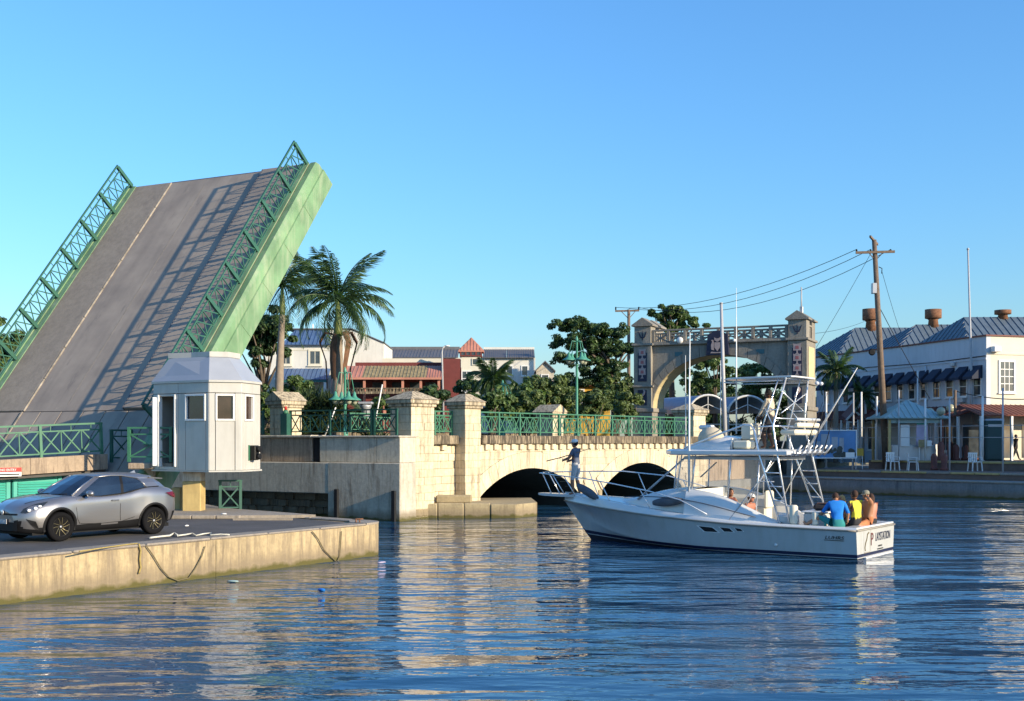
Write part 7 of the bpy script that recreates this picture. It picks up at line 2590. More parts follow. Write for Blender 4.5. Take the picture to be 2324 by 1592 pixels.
    # fishing rods standing in the holders
    for k, (dx, dy, L) in enumerate(((-0.5, 0.25, 1.5), (-0.35, -0.1, 1.7), (-0.6, 0.1, 1.4))):
        y = -0.85 + k * 0.8
        pipe([(1.85, y, 3.0), (1.85 + dx, y + dy, 3.0 + L)], [0.016, 0.005], 'fishing_rod', 'black', 5)
    pipe([(3.1, 1.25, 2.1), (2.55, 1.3, 2.1)], 0.014)
    pipe([(2.62, 1.2, 3.72), (3.0, 0.95, 4.3)], 0.014)
    pipe([(2.62, -1.2, 3.72), (3.0, -0.95, 4.3)], 0.014)
    pipe([(2.52, 1.1, 4.2), (2.88, 0.95, 4.2)], 0.016)
    pipe([(2.52, -1.1, 4.2), (2.88, -0.95, 4.2)], 0.016)
    pipe([(2.6, -1.15, 3.95), (2.6, 1.15, 3.95)], 0.018)
    # antennas and outriggers
    pipe([(5.25, 1.36, 1.7), (5.25, 1.36, 3.6), (5.22, 1.36, P(0, 755, 35.4).z)], [0.036, 0.032, 0.012], 'outrigger', 'white')
    pipe([(5.75, 0.6, 3.0), (5.75, 0.62, 5.95)], [0.022, 0.008], 'antenna', 'white')
    pipe([(4.3, 0.05, 3.5), (4.3, 0.05, 5.6), (4.3, 0.05, 8.0)], [0.026, 0.02, 0.006], 'antenna', 'white')
    pipe([(4.85, 0.0, 3.4), (4.85, 0.0, 5.8)], [0.02, 0.008], 'antenna', 'white')
    pipe([L_(1838, 1013, 35.3), L_(1893, 922, 34.6), L_(1946, 835, 34.0)], [0.035, 0.026, 0.01], 'outrigger', 'white')
    pipe([L_(1447, 1134, 36.9), L_(1557, 1037, 36.2)], [0.032, 0.032], 'spreader_pole', 'alu')
    pipe([L_(1654, 1182, 34.4), L_(1762, 1040, 34.3)], 0.022, 'spreader_pole', 'alu')
    pipe([L_(1590, 1083, 36.6), L_(1626, 1050, 36.2)], 0.024, 'spreader_pole', 'alu')
    # pulpit and bow rails
    ra = []
    for x, b, z0, z1 in ((9.9, 0.32, 1.40, 1.47), (10.6, 0.30, 1.40, 1.49), (11.3, 0.24, 1.41, 1.50), (11.62, 0.12, 1.43, 1.50)):
        ra.append([(x, -b, z0), (x, b, z0), (x, b * 1.05, z1), (x, -b * 1.05, z1)])
    MB().loft(ra, True, True, 0, False).build('pulpit', M['gel'], t, fix=True)
    def rail(pts, foots, s):
        pts = [(a, s * b, c) for a, b, c in pts]
        pipe(pts, 0.02, 'bow_rail', 'steel')
        for p, q in foots:
            pipe([(p[0], s * p[1], p[2]), (q[0], s * q[1], q[2])], 0.017, 'stanchion', 'steel')
    rail([(11.55, 0.14, 2.18), (10.7, 0.36, 2.12), (9.4, 0.74, 2.05), (8.0, 1.22, 1.92), (6.6, 1.5, 1.74), (5.4, 1.66, 1.5), (4.5, 1.68, 1.1)],
         [((11.4, 0.18, 2.17), (11.0, 0.25, 1.5)), ((10.9, 0.31, 2.13), (10.45, 0.28, 1.48)), ((10.35, 0.46, 2.1), (9.95, 0.4, 1.46)), ((8.6, 1.02, 1.98), (8.15, 1.12, 1.30)), ((6.9, 1.45, 1.78), (6.5, 1.5, 1.18))], 1)
    rail([(11.55, 0.14, 2.2), (10.4, 0.45, 2.24), (8.9, 0.95, 2.26), (7.4, 1.35, 2.12), (5.9, 1.6, 1.72)],
         [((11.4, 0.18, 2.2), (11.0, 0.25, 1.5)), ((10.0, 0.58, 2.24), (9.6, 0.5, 1.44)), ((8.4, 1.1, 2.22), (8.0, 1.15, 1.32)), ((6.9, 1.45, 2.0), (6.5, 1.5, 1.2))], -1)
    pipe([(11.55, -0.14, 2.19), (11.6, 0.0, 2.18), (11.55, 0.14, 2.18)], 0.02, 'bow_rail')
    # lettering
    text_part('LUHRS', 0.135, M['black'], t, basis(V((0.62, hull_y(0.62, 0.62) + 0.012, 0.545)), V((-1, 0.0, 0)), V((0, 0, 1)), V((0, 1, 0))), 'lettering', 'CENTER', 1.35, 0.2)
    MB().box(0.35, 0.92, hull_y(0.62, 0.52) + 0.008, hull_y(0.62, 0.52) + 0.012, 0.505, 0.52).build('lettering_line', M['black'], t)
    Mt = lambda y, z: basis(V((-0.012, y, z)), V((0, -1, 0)), V((0, 0, 1)), V((-1, 0, 0)))
    text_part('P', 0.52, M['cl_maroon'], t, Mt(0.36, 0.32), 'lettering', 'CENTER', 0.95)
    text_part('LAYSTATION', 0.34, M['navy'], t, Mt(-0.60, 0.42), 'lettering', 'CENTER', 0.66, 0.1)
    text_part('BARBADOS', 0.07, M['black'], t, Mt(-0.35, 0.24), 'lettering', 'CENTER', 1.0)
    st = MB()
    path = [(0.62, 0.70), (0.74, 0.66), (0.80, 0.52), (0.90, 0.42), (0.96, 0.30), (0.93, 0.2)]
    for a, b in zip(path[:-1], path[1:]):
        st.bar((-0.01, a[0], a[1]), (-0.01, b[0], b[1]), 0.012, 0.035)
    st.build('fish_outline', M['rope'], t)
    MB().box(-0.012, -0.002, 0.52, 1.02, 0.135, 0.16).build('door_sill', M['rub'], t)
    for y in (1.03, 0.5):
        MB().box(-0.004, 0.0, y - 0.006, y + 0.006, 0.16, 0.78).build('door_seam', M['rub'], t)
    return t
make_boat()
# grey bagged fenders on the rail
def fender(label, c, r, rot):
    o = MB()
    ring = []
    for i in range(11):
        u = i / 10
        w = (math.sin(math.pi * (0.08 + 0.84 * u))) ** 0.5
        ring.append([(r[0] * (2 * u - 1), r[1] * w * (1 + 0.06 * math.sin(5 * a + i)) * math.cos(a), r[2] * w * math.sin(a)) for a in [6.283 * q / 12 for q in range(12)]])
    o.loft(ring, True, True, 0, True)
    ob = o.build('fender', M['canvas'], None, MBT @ Matrix.Translation(c) @ rot)
    tag(ob, label, 'fender', 'bagged fenders on the boat')
fender('grey bagged fender hanging at the bow beside the standing man', (9.25, 0.75, 1.62), (0.5, 0.15, 0.14), Matrix.Rotation(R(-24), 4, 'Y') @ Rz(R(-14)))
fender('dark bagged fender lying on the side deck amidships', (5.95, 1.42, 1.42), (0.5, 0.13, 0.14), Matrix.Rotation(R(6), 4, 'Y'))
# passengers
def bm_(x, y, z, rz):
    return MBT @ Tm(x, y, z) @ Rz(rz)
GRP = 'people aboard the boat'
person('man in slate shirt and grey shorts standing at the bow holding a boat hook', bm_(10.15, 0.02, 1.46, R(8)), 1.84, hands=[(0.36, 0.16, 1.12), (0.30, -0.2, 1.1)], lean=(0.03, 0, 1), skin='skin_mid', top='cl_slate', bottom='cl_grey', sleeve=1, hair='hair_black', cap='cl_white', group=GRP, feet=[(0.06, 0.11, 0.06), (-0.08, -0.11, 0.06)])
ph = MB().tube([L_(1240, 1047, 39.3), L_(1272, 1039, 39.3), L_(1340, 1018, 39.2)], [0.02, 0.018, 0.012], 6)
tag(ph.build('boat_hook', M['wood'], None, MBT), 'thin wooden boat hook held by the man at the bow', 'boat hook')
person('man in khaki long-sleeved shirt steering on the flybridge', bm_(3.2, 0.05, 3.06, R(0)), 1.8, pelvis=(0, 0, 0.9), lean=(0.05, 0, 1), hands=[(0.36, 0.14, 0.86), (0.36, -0.14, 0.86)], skin='skin_dark', top='cl_khaki', bottom='cl_black', sleeve=3, hair='hair_black', group=GRP, feet=[(0.1, 0.12, 0.06), (-0.06, -0.12, 0.06)])
person('woman with long dark hair seated inside the open cabin', bm_(4.25, 0.55, 0.55, R(150)), 1.68, pelvis=(0, 0, 0.5), lean=(-0.05, 0, 1), hands=[(0.34, 0.14, 0.58), (0.34, -0.14, 0.58)], feet=[(0.45, 0.12, 0.06), (0.45, -0.12, 0.06)], skin='skin_mid', top='cl_maroon', bottom='cl_black', sleeve=0, hair='hair_black', hairlen=0.42, group=GRP, female=True)
person('person in white cap seated at the cabin side', bm_(3.55, 0.85, 0.42, R(165)), 1.68, pelvis=(0, 0, 0.5), lean=(0.12, 0, 1), hands=[(0.34, 0.14, 0.58), (0.34, -0.14, 0.58)], feet=[(0.45, 0.12, 0.06), (0.45, -0.12, 0.06)], skin='skin_red', top=None, bottom='cl_slate', hair='hair_brown', cap='cl_white', group=GRP, yaw=0.3)
# seated on the gunwale and transom; feet inboard on the sole
person('person in bright blue shirt hunched on the port stern corner', bm_(0.62, 1.40, 0.0, R(-62)), 1.86, pelvis=(0, 0, 0.94), lean=(0.22, 0.02, 1), head_off=(0.16, 0.0, -0.06), pitch=0.6, hands=[(0.30, 0.50, 0.96), (0.34, -0.30, 0.98)], feet=[(0.32, 0.78, 0.86), (0.5, -0.2, 0.4)], knees=[(0.3, 0.3, 1), (0.6, -0.2, 1)], elbows=[(-0.3, 0.9, 0.0), (-0.3, -0.9, 0.0)], skin='skin_tan', top='cl_blue', bottom='cl_teal', sleeve=2, hair='hair_brown', group=GRP)
person('fair-haired girl looking left behind the blue-shirted passenger', bm_(0.75, 0.55, 0.0, R(25)), 1.66, pelvis=(0, 0, 0.98), lean=(0.05, 0, 1), hands=[(0.3, 0.16, 1.0), (0.3, -0.16, 1.0)], feet=[(0.55, 0.12, 0.42), (0.55, -0.12, 0.42)], skin='skin_red', top='cl_black', bottom='cl_teal', sleeve=0, hair='hair_blonde', hairlen=0.28, group=GRP, female=True, yaw=0.5)
person('man in yellow life vest seated at the stern with his back turned', bm_(0.36, 0.62, 0.0, R(-20)), 1.8, pelvis=(0, 0, 0.98), lean=(0.06, 0, 1), hands=[(0.32, 0.2, 1.0), (0.3, -0.25, 1.0)], feet=[(0.6, 0.14, 0.42), (0.6, -0.14, 0.42)], skin='skin_mid', top='cl_yellow', bottom='cl_black', sleeve=0, hair='hair_brown', group=GRP)
person('shirtless man in cap and patterned shorts sitting on the transom', bm_(0.20, 0.12, 0.0, R(58)), 1.78, pelvis=(0, 0, 0.98), lean=(0.05, 0, 1), hands=[(0.13, 0.12, 1.66), (0.3, -0.22, 1.0)], elbows=[(0.3, 0.9, -0.3), (-0.5, -0.5, -0.3)], feet=[(0.62, 0.14, 0.52), (0.62, -0.14, 0.46)], skin='skin_tan', top=None, bottom='cl_orange', hair='hair_brown', cap='cl_cap', group=GRP, yaw=0.25)
person('woman with long brown hair seated at the far stern corner', bm_(0.26, -0.42, 0.0, R(-30)), 1.68, pelvis=(0, 0, 0.98), lean=(0.03, 0, 1), hands=[(0.3, 0.16, 1.0), (0.28, -0.2, 1.0)], feet=[(0.55, 0.12, 0.42), (0.55, -0.12, 0.42)], skin='skin_red', top=None, bottom='cl_black', hair='hair_brown', hairlen=0.34, group=GRP, female=True)
# pedestrian on the promenade
wp = at_prom(2305, 79.0)
person('person in dark clothes walking past the portable toilet', Matrix.Translation(wp) @ Rz(R(10)), 1.75, pelvis=(0, 0, 0.9), hands=[(0.25, 0.24, 0.85), (-0.2, -0.24, 0.85)], feet=[(0.34, 0.1, 0.06), (-0.34, -0.1, 0.08)], skin='skin_dark', top='cl_black', bottom='cl_black', sleeve=3, trouser=2, hair='hair_black', shoes='cl_black')
# drink and bag aboard
ob = MB().lathe([(0.035, 0), (0.035, 0.14), (0.015, 0.19), (0.015, 0.24)], 10).build('bottle', M['teal'], None, bm_(0.95, 1.45, 0.86, 0))
tag(ob, 'small teal bottle on the gunwale beside the seated passengers', 'bottle')
bg_ = thing('bag', 'dark bag with pink patch on the cockpit locker', 'bag', bm_(1.35, 0.6, 1.272, 0.3))
MB().cbox(-0.26, 0.26, -0.16, 0.16, 0, 0.2, 0.07).build('bag_body', M['cl_black'], bg_)
MB().cbox(-0.15, 0.15, -0.1, 0.1, 0.195, 0.23, 0.01).build('bag_patch', M['skin_red'], bg_)
# ================================================================ PARKED CAR
CFW = G(140, 1229, 0.935); CRW = G(341, 1213, 0.935)
CH = (CFW - CRW); CH.z = 0; CH.normalize()
# contact points of the near-side wheels give the car's place; heading is towards the lower left
CN = V((-CH.y, CH.x, 0))                     # left side of the car, facing the camera
CC = (CFW + CRW) / 2 - CN * 0.80
MC = frame(V((CC.x, CC.y, 0.936)), CH)
SX = [-2.12, -2.06, -1.9, -1.62, -1.32, -1.0, -0.6, -0.1, 0.4, 0.8, 1.05, 1.32, 1.6, 1.85, 2.05, 2.17, 2.24]
#        bottom z, sill half width, mid half width, shoulder half width, top half width, shoulder z, top z, mid z
SEC = {
    'zb': [0.42, 0.36, 0.30, 0.25, 0.23, 0.21, 0.20, 0.20, 0.20, 0.20, 0.20, 0.20, 0.20, 0.21, 0.23, 0.26, 0.32],
    'ws': [0.52, 0.66, 0.78, 0.84, 0.85, 0.80, 0.78, 0.78, 0.78, 0.79, 0.81, 0.85, 0.84, 0.78, 0.66, 0.52, 0.36],
    'wm': [0.62, 0.76, 0.86, 0.905, 0.91, 0.88, 0.835, 0.825, 0.83, 0.85, 0.875, 0.895, 0.885, 0.84, 0.73, 0.60, 0.42],
    'wu': [0.60, 0.74, 0.83, 0.885, 0.89, 0.88, 0.865, 0.86, 0.86, 0.86, 0.862, 0.865, 0.84, 0.78, 0.67, 0.54, 0.36],
    'wt': [0.48, 0.60, 0.67, 0.73, 0.76, 0.79, 0.80, 0.80, 0.79, 0.77, 0.75, 0.71, 0.66, 0.58, 0.47, 0.36, 0.22],
    'zm': [0.68, 0.66, 0.62, 0.60, 0.60, 0.58, 0.54, 0.54, 0.55, 0.58, 0.60, 0.62, 0.62, 0.60, 0.56, 0.53, 0.50],
    'zu': [0.90, 0.95, 0.98, 1.00, 1.00, 0.98, 0.93, 0.90, 0.88, 0.87, 0.87, 0.87, 0.855, 0.82, 0.76, 0.70, 0.62],
    'zt': [0.98, 1.08, 1.15, 1.19, 1.20, 1.17, 1.08, 1.03, 1.02, 1.035, 1.04, 1.02, 0.985, 0.94, 0.87, 0.80, 0.70],
}
def cs(k, x):
    return crom(SX, SEC[k], x)
def car_section(x, n=40):
    pts = [(0.0, cs('zb', x)), (cs('ws', x) * 0.9, cs('zb', x)), (cs('ws', x), cs('zb', x) + 0.07), (cs('wm', x), cs('zm', x)), (cs('wu', x), cs('zu', x)), (cs('wt', x), cs('zt', x)), (0.0, cs('zt', x) + 0.045)]
    ys, zs = [p[0] for p in pts], [p[1] for p in pts]
    # arc-length parameter, smoothed
    d = [0.0]
    for a, b in zip(pts[:-1], pts[1:]):
        d.append(d[-1] + math.hypot(b[0] - a[0], b[1] - a[1]))
    out = []
    for i in range(n + 1):
        s = d[-1] * i / n
        out.append((crom(d, ys, s), crom(d, zs, s)))
    return out
def car_side(x, z):
    """half width of the body at height z above the sill"""
    sec = car_section(x, 60)
    best = None
    for (y0, z0), (y1, z1) in zip(sec[:-1], sec[1:]):
        if (z0 - z) * (z1 - z) <= 0 and abs(z1 - z0) > 1e-6 and y0 > 0.2:
            u = (z - z0) / (z1 - z0)
            best = y0 + (y1 - y0) * u
            if z > cs('zb', x) + 0.03:
                return best
    return best if best else cs('wm', x)
WR = 0.345
AXF, AXR = 1.32, -1.32
def make_car():
    t = thing('parked_car', 'silver compact crossover car with dark windows parked on the quay', 'car', MC)
    NX, NS = 110, 44
    rings = []
    for i in range(NX + 1):
        x = SX[0] + (SX[-1] - SX[0]) * i / NX
        half = car_section(x, NS)
        ring = [(x, y, z) for y, z in half] + [(x, -y, z) for y, z in half[::-1][1:-1]]
        rings.append(ring)
    def mf(c, i, k):
        x, z, y = c.x, c.z, abs(c.y)
        if x > -0.95 and x < 0.95:
            lim = 0.34 + 0.10 * max(0, (-x - 0.1) / 0.85) ** 1.3 + 0.03 * max(0, x)
            if z < lim:
                return 1
        if z < 0.33:
            return 1
        if x > 1.9 and y < 0.6 and z < 0.52:
            return 1
        if x < -1.9 and z < 0.55:
            return 1
        return 0
    mb = MB()
    mb.loft(rings, True, True, 0, True, None, mf)
    body = mb.mesh('body', [M['silver'], M['black']])
    bo = bpy.data.objects.new('tmp_car', body)
    COL.objects.link(bo)
    bm = bmesh.new(); bm.from_mesh(body); bmesh.ops.recalc_face_normals(bm, faces=bm.faces); bm.to_mesh(body); bm.free()
    cut = MB()
    for ax in (AXF, AXR):
        for s in (-1, 1):
            cut.lathe([(0.40, -0.2), (0.40, 0.45)], 32, 0, basis(V((ax, s * 0.72, WR + 0.015)), V((1, 0, 0)), V((0, 0, 1)), V((0, -1, 0))), True)
    cm = cut.mesh('cut', [M['black']])
    bm = bmesh.new(); bm.from_mesh(cm); bmesh.ops.recalc_face_normals(bm, faces=bm.faces); bm.to_mesh(cm); bm.free()
    co = bpy.data.objects.new('tmp_cut', cm)
    COL.objects.link(co)
    md = bo.modifiers.new('b', 'BOOLEAN')
    md.operation = 'DIFFERENCE'; md.object = co; md.solver = 'EXACT'
    dg = bpy.context.evaluated_depsgraph_get(); dg.update()
    nm = bpy.data.meshes.new_from_object(bo.evaluated_get(dg))
    bpy.data.objects.remove(bo); bpy.data.objects.remove(co)
    if len(nm.materials) < 2:
        nm.materials.clear(); nm.materials.append(M['silver']); nm.materials.append(M['black'])
    bpart = link('body', nm, t)
    # greenhouse
    belt = [(1.12, 0, 1.06), (1.06, 0.36, 1.06), (0.90, 0.66, 1.05), (0.80, 0.745, 1.03), (0.2, 0.80, 1.015), (-0.38, 0.81, 1.06), (-0.46, 0.81, 1.07), (-1.16, 0.785, 1.19), (-1.55, 0.74, 1.20), (-1.84, 0.62, 1.17), (-1.95, 0.33, 1.14), (-1.97, 0, 1.14)]
    roof = [(0.26, 0, 1.50), (0.24, 0.30, 1.495), (0.16, 0.52, 1.475), (0.06, 0.572, 1.475), (-0.22, 0.60, 1.50), (-0.46, 0.605, 1.495), (-0.54, 0.605, 1.49), (-1.00, 0.60, 1.41), (-1.42, 0.575, 1.40), (-1.56, 0.5, 1.425), (-1.62, 0.26, 1.44), (-1.64, 0, 1.44)]
    mid = [tuple((V(a) + V(b)) / 2 + V((0.03 if i < 3 else 0, 0.022 if 2 < i < 9 else 0, 0.01))) for i, (a, b) in enumerate(zip(belt, roof))]
    def full(r):
        return [V(p) for p in r] + [V((p[0], -p[1], p[2])) for p in r[::-1][1:-1]]
    seg_mat = {0: 1, 1: 1, 2: 0, 3: 1, 4: 1, 5: 2, 6: 1, 7: 0, 8: 0, 9: 1, 10: 1}
    n = len(belt)
    def gm(c, i, k):
        kk = k if k < n - 1 else (2 * (n - 1) - 1 - k)
        return seg_mat.get(kk, 0)
    g = MB()
    lower = [V(p) - V((0, 0, 0.06)) for p in full(belt)]
    g.loft([lower, full(belt), full(mid), full(roof)], True, False, 0, False, None, gm)
    g.build('greenhouse', [M['silver'], M['car_glass'], M['black']], t, fix=True)
    # roof panel, domed
    r0 = full(roof)
    cx = -0.6
    def inset(k, dz):
        return [V((cx + (p.x - cx) * k, p.y * k, p.z * (1 - dz[0]) + dz[1] * dz[0])) for p in r0]
    rp = MB()
    rp.loft([r0, inset(0.92, (0.4, 1.545)), inset(0.6, (0.85, 1.562)), inset(0.25, (1.0, 1.568)), inset(0.02, (1.0, 1.569))], True, True, 0, True)
    rp.build('roof', M['silver'], t, fix=True)
    # glass edge trim and spoiler
    for s in (-1, 1):
        MB().tube([(p[0], s * (p[1] + 0.008), p[2] + 0.004) for p in belt[3:9]], 0.012, 6).build('belt_trim', M['black'], t)
        MB().tube([(p[0], s * (p[1] + 0.004), p[2] + 0.006) for p in roof[2:8]], 0.018, 6).build('roof_rail', M['silver'], t)
        MB().tube([V((p[0], s * p[1], p[2])) for p in (belt[2], mid[2], roof[2])], 0.022, 6).build('pillar', M['silver'], t)
        MB().tube([V((p[0], s * (p[1] + 0.004), p[2])) for p in (belt[7], mid[7], roof[7])], 0.02, 6).build('pillar', M['silver'], t)
    sp = MB()
    sp.add([(-1.38, -0.58, 1.44), (-1.38, 0.58, 1.44), (-1.86, 0.50, 1.40), (-1.90, 0.0, 1.41), (-1.86, -0.50, 1.40), (-1.38, -0.58, 1.40), (-1.38, 0.58, 1.40), (-1.86, 0.50, 1.375), (-1.90, 0.0, 1.385), (-1.86, -0.50, 1.375)],
           [(0, 1, 2, 3, 4), (9, 8, 7, 6, 5), (1, 6, 7, 2), (2, 7, 8, 3), (3, 8, 9, 4), (4, 9, 5, 0)])
    sp.build('spoiler', M['silver'], t, fix=True)
    MB().add([(-1.18, -0.015, 1.52), (-1.18, 0.015, 1.52), (-1.42, 0.02, 1.49), (-1.42, -0.02, 1.49), (-1.38, 0, 1.60)], [(0, 1, 4), (1, 2, 4), (2, 3, 4), (3, 0, 4)]).build('shark_fin', M['silver'], t, fix=True)
    # arch cladding
    for ax in (AXF, AXR):
        for s in (-1, 1):
            cl = MB()
            a0, a1 = -0.28, math.pi + 0.28
            N = 26
            ring = []
            for i in range(N + 1):
                a = a0 + (a1 - a0) * i / N
                row = []
                for r, o in ((0.385, -0.06), (0.388, 0.012), (0.445, 0.012), (0.45, -0.02)):
                    x, z = ax + r * math.cos(a), WR + 0.015 + r * math.sin(a)
                    z = max(z, 0.2)
                    y = car_side(max(-2.08, min(2.2, x)), max(z, 0.30))
                    row.append((x, s * (y + o), z))
                ring.append(row)
            cl.loft(ring, False, False, 0, True)
            cl.build('arch_cladding', M['black'], t, fix=True)
    # wheels
    def wheel(ax, s):
        w = bpy.data.objects.new('wheel', None); COL.objects.link(w); w.parent = t
        # local z of the lathe points outwards
        w.matrix_local = basis(V((ax, s * 0.80, WR)), V((1, 0, 0)), V((0, 0, 1)) if s < 0 else V((0, 0, -1)), V((0, s, 0)))
        MB().lathe([(0.225, -0.11), (0.30, -0.115), (0.337, -0.09), (0.345, -0.05), (0.345, 0.05), (0.337, 0.085), (0.30, 0.105), (0.235, 0.095), (0.225, 0.06)], 36).build('tyre', M['rubber'], w)
        MB().lathe([(0.0, -0.02), (0.2, -0.02), (0.226, 0.0), (0.232, 0.085), (0.222, 0.09), (0.21, 0.03), (0.06, 0.035), (0.055, 0.06), (0.0, 0.062)], 30).build('rim', M['black'], w)
        spk = MB()
        for k in range(5):
            for q in (-0.2, 0.24):
                a = 2 * math.pi * k / 5 + q + 0.2
                a2 = a + (0.28 if q > 0 else -0.05)
                p0 = V((0.055 * math.cos(a), 0.055 * math.sin(a), 0.06))
                pm = V((0.13 * math.cos(a2), 0.13 * math.sin(a2), 0.075))
                p1 = V((0.215 * math.cos(a2 + 0.12), 0.215 * math.sin(a2 + 0.12), 0.085))
                spk.bar(p0, pm, 0.011, 0.012)
                spk.bar(pm, p1, 0.010, 0.012)
        spk.build('spokes', M['gold'], w)
        MB().lathe([(0.03, 0.06), (0.03, 0.072), (0.0, 0.074)], 12).build('hub_cap', M['alu'], w)
    for ax in (AXF, AXR):
        for s in (-1, 1):
            wheel(ax, s)
    # mirrors
    for s in (-1, 1):
        mr = MB().ball((0, 0, 0), (0.085, 0.125, 0.075), 14, 9, 0, Tm(0.62, s * 0.98, 1.10)).build('mirror', M['silver'], t)
        MB().bar((0.66, s * 0.78, 1.03), (0.63, s * 0.92, 1.07), 0.05, 0.04).build('mirror_stalk', M['black'], mr)
        MB().ball((0, 0, 0), (0.05, 0.11, 0.06), 10, 7, 0, Tm(0.585, s * 0.98, 1.10)).build('mirror_glass', M['car_glass'], mr)
    # door seams, handle
    def seam(pts, s, r=0.006):
        MB().tube([(x, s * (car_side(x, z) + 0.002), z) for x, z in pts], r, 5).build('door_seam', M['black'], t)
    for s in (-1, 1):
        seam([(0.88, 0.98), (0.90, 0.75), (0.86, 0.50), (0.78, 0.38)], s)
        seam([(-0.36, 1.03), (-0.33, 0.8), (-0.34, 0.55), (-0.36, 0.40)], s)
        seam([(0.76, 0.385), (0.2, 0.36), (-0.4, 0.38), (-0.75, 0.47)], s)
        hx, hz = -0.16, 0.905
        MB().cbox(hx - 0.12, hx + 0.1, -0.018, 0.018, hz - 0.018, hz + 0.018, 0.012, M=Tm(0, s * (car_side(hx, hz) + 0.016), 0)).build('door_handle', M['silver'], t)
    # character line over the rear haunch, slight proud rib
    # headlights
    for s in (-1, 1):
        pts = [(2.16, 0.70), (2.08, 0.80), (1.85, 0.90), (1.58, 0.945), (1.72, 0.86), (1.95, 0.76), (2.08, 0.69)]
        outer = []
        for x, z in pts:
            y = min(car_side(x, min(z, cs('zt', x) - 0.02)), 0.9)
            outer.append(V((x + 0.012, s * (y + 0.012), z)))
        hl = MB().add(outer, [tuple(range(len(outer)))]).build('headlight', M['dark_glass'], t, fix=True)
        for (x, z, r) in ((2.02, 0.755, 0.05), (1.90, 0.80, 0.055), (1.80, 0.845, 0.035)):
            y = car_side(x, z)
            MB().ball((x + 0.01, s * (y + 0.008), z), (0.05, 0.02, r * 0.7), 10, 7).build('lamp', M['lens'], hl)
        # tail light
        tl = MB()
        tp = [(-1.66, 1.04), (-1.95, 1.06), (-2.07, 1.0), (-2.08, 0.90), (-1.98, 0.90), (-1.84, 0.95)]
        vv = [V((x, s * (car_side(x, min(z, cs('zt', x) - 0.03)) + 0.03), z)) for x, z in tp]
        c = sum(vv, V()) / len(vv) + V((0, s * 0.03, 0))
        tl.add(vv + [c], [(i, (i + 1) % len(vv), len(vv)) for i in range(len(vv))])
        tl.build('tail_light', M['tail'], t, fix=True)
        # front corner intake and fog lamp
        ip = [(2.10, 0.56), (1.92, 0.50), (1.82, 0.30), (1.90, 0.31), (2.02, 0.44)]
        iv = [V((x + 0.01, s * (car_side(x, z) + 0.008), z)) for x, z in ip]
        MB().add(iv, [tuple(range(len(iv)))]).build('corner_intake', M['black'], t, fix=True)
        MB().ball((2.06, s * 0.60, 0.36), (0.04, 0.04, 0.035), 10, 7).build('fog_lamp', M['lens'], t)
    # grille, badge, plate, bumper opening
    def nose(y, z):
        # front surface x at half width y
        xs = [2.24 - 0.001 * i * 5 for i in range(120)]
        for x in xs:
            if car_side(x, z) >= abs(y):
                return x
        return 1.7
    for (ya, yb, za, zb, mt, nm_) in ((-0.5, 0.5, 0.64, 0.68, 'black', 'grille_bar'), (-0.52, 0.52, 0.28, 0.48, 'black', 'lower_grille')):
        K = 12
        lo, hi = [], []
        for i in range(K + 1):
            y = ya + (yb - ya) * i / K
            lo.append((nose(y, za) + 0.012, y, za)); hi.append((nose(y, zb) + 0.012, y, zb))
        MB().loft([lo, hi], False, False, 0, True).build(nm_, M[mt], t, fix=True)
    MB().lathe([(0.06, 0), (0.06, 0.012), (0.045, 0.018), (0.0, 0.018)], 18, M=basis(V((nose(0, 0.70) + 0.02, 0, 0.70)), V((0, 1, 0)), V((0, 0, 1)), V((1, 0, 0)))).build('badge', M['steel'], t)
    px_ = nose(0.2, 0.46) + 0.035
    pl_ = MB().box(px_, px_ + 0.012, -0.2, 0.2, 0.44, 0.55).build('number_plate', M['cl_grey'], t)
    text_part('X 0351', 0.09, M['white'], pl_, basis(V((px_ + 0.014, 0.0, 0.465)), V((0, 1, 0)), V((0, 0, 1)), V((1, 0, 0))), 'plate_lettering')
    # bonnet shut line and wipers
    for s in (-1, 1):
        MB().tube([(x, s * (cs('wt', x) - 0.03), cs('zt', x) + 0.012) for x in [0.95 + 1.05 * i / 10 for i in range(11)]], 0.005, 5).build('bonnet_seam', M['black'], t)
    MB().tube([(1.1, 0.15, 1.075), (0.98, 0.6, 1.09)], 0.012, 5).build('wiper', M['black'], t)
    MB().tube([(1.12, -0.45, 1.07), (1.08, 0.05, 1.10)], 0.012, 5).build('wiper', M['black'], t)
    MB().box(-1.9, 1.95, -0.7, 0.7, 0.17, 0.26).build('underbody', M['black'], t)
    return t
make_car()

# ================================================================ ROPES AND SMALL THINGS ON THE QUAY
QM = frame(TIP, (QD.x, QD.y))                # x along the face (negative to the left), y inland
def on_face(px, py):
    """point on the lit quay face seen at px,py"""
    k = (px - CX) / F
    # TIP + s*QD, X = k*Y
    s = (k * TIP.y - TIP.x) / (QD.x - k * QD.y)
    Y = TIP.y + s * QD.y
    return s, HC - (py - HY) * Y / F
def rope(label, pts, r, mt, top=False, name='rope'):
    q = []
    for (px, py) in pts:
        s, z = on_face(px, py)
        q.append(V((s, -0.05, z)))
    # smooth
    out = []
    for i in range(len(q) - 1):
        for u in (0, 0.34, 0.67):
            out.append(q[i].lerp(q[i + 1], u))
    out.append(q[-1])
    o = MB().tube(out, r, 6).build(name, M[mt], None, QM)
    tag(o, label, 'rope', 'old mooring ropes')
rope('slack mooring rope hanging in a wide loop on the quay face', [(328, 1238), (345, 1262), (362, 1290), (380, 1310), (400, 1318), (425, 1312), (440, 1290), (455, 1262), (462, 1240)], 0.014, 'rope')
rope('frayed yellow rope end dangling down the quay face', [(312, 1234), (316, 1250), (314, 1270), (316, 1288), (312, 1302)], 0.022, 'rope_y')
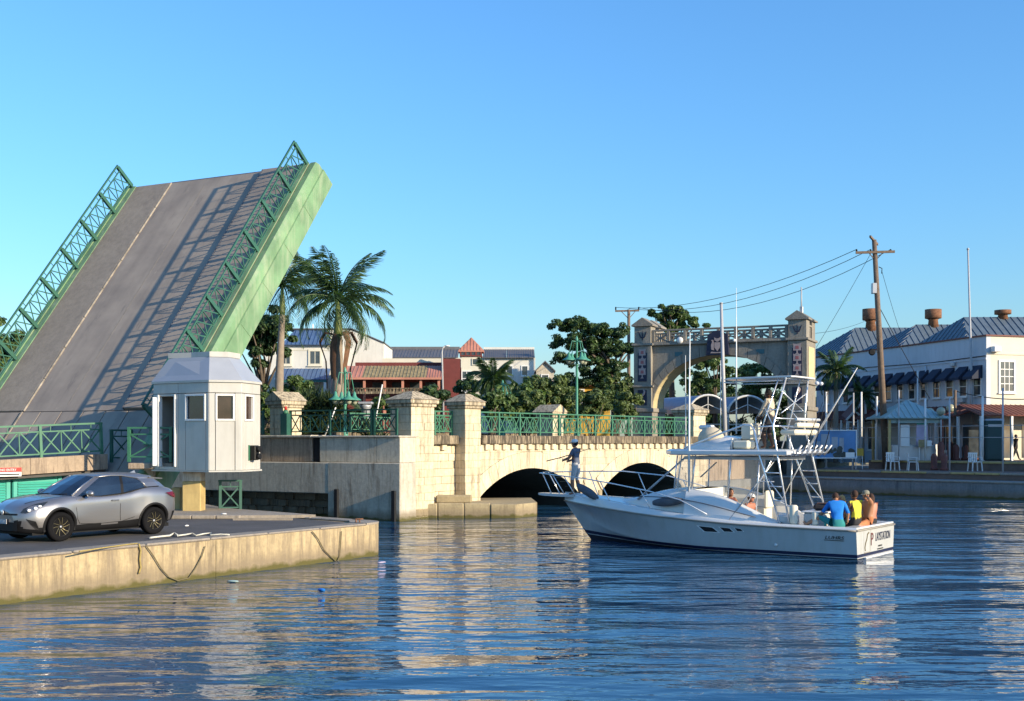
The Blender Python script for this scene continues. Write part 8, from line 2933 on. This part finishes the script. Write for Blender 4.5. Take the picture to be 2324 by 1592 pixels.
rope('rope loop hanging near the quay corner', [(706, 1207), (718, 1222), (732, 1248), (748, 1264), (762, 1276), (768, 1262), (770, 1230), (772, 1206)], 0.016, 'rope')
M_r = M['rope_y'] if 'rope_y' in M else None
def top_rope(label, pts, r, mt, z=0.975):
    q = [G(px, py, z) for px, py in pts]
    o = MB().tube(q, r, 6).build('rope', M[mt])
    tag(o, label, 'rope', 'old mooring ropes')
top_rope('white hawser lying along the top of the quay', [(340, 1221), (365, 1218), (385, 1216), (396, 1210), (404, 1216)], 0.024, 'rope_white')
top_rope('tangled pale rope beside the white hawser', [(404, 1216), (420, 1214), (437, 1211), (445, 1216), (462, 1212), (480, 1210), (478, 1215), (500, 1213), (520, 1214)], 0.02, 'rope_white')
top_rope('thin rope running along the quay edge to the yellow rope', [(180, 1252), (240, 1243), (290, 1236), (312, 1234)], 0.016, 'rope_y')
# iron cleat near the corner
cl = thing('cleat', 'small iron mooring cleat on the quay corner', 'cleat', Matrix.Translation(G(812, 1186, 0.96)))
MB().tube([(-0.16, 0.05, 0.1), (0, 0, 0.09), (0.16, -0.05, 0.1)], [0.015, 0.025, 0.015], 8).build('horn', M['rust'], cl)
for x in (-0.05, 0.05):
    MB().tube([(x, 0, 0.0), (x, 0, 0.09)], 0.02, 8).build('stem', M['rust'], cl)
# litter
for i, (px, py, z, c, r, lab) in enumerate(((508, 1168, 1.045, 'white', 0.06, 'scrap of white litter on the apron near the booth column'), (424, 1195, 0.95, 'white', 0.05, 'small pale litter on the quay behind the car'), (730, 1340, 0.0, 'cl_blue', 0.12, 'blue and green plastic scrap floating in front of the quay'), (528, 1321, 0.0, 'leaf_lit', 0.1, 'pale green leaf scrap floating under the quay face'), (866, 1278, 0.0, 'lilac', 0.1, 'pale blue scrap floating off the quay corner'))):
    p = G(px, py, z)
    mt = M.get(c) or M['gaz']
    o = MB().lathe([(r * 0.3, 0), (r, 0.01), (r * 0.8, 0.03), (r * 0.2, 0.04), (0, 0.04)], 7, M=Matrix.Translation(p) @ Rz(i) @ Matrix.Diagonal((1.6, 0.6, 1, 1))).build('litter', mt)
    tag(o, lab, 'litter', 'litter')
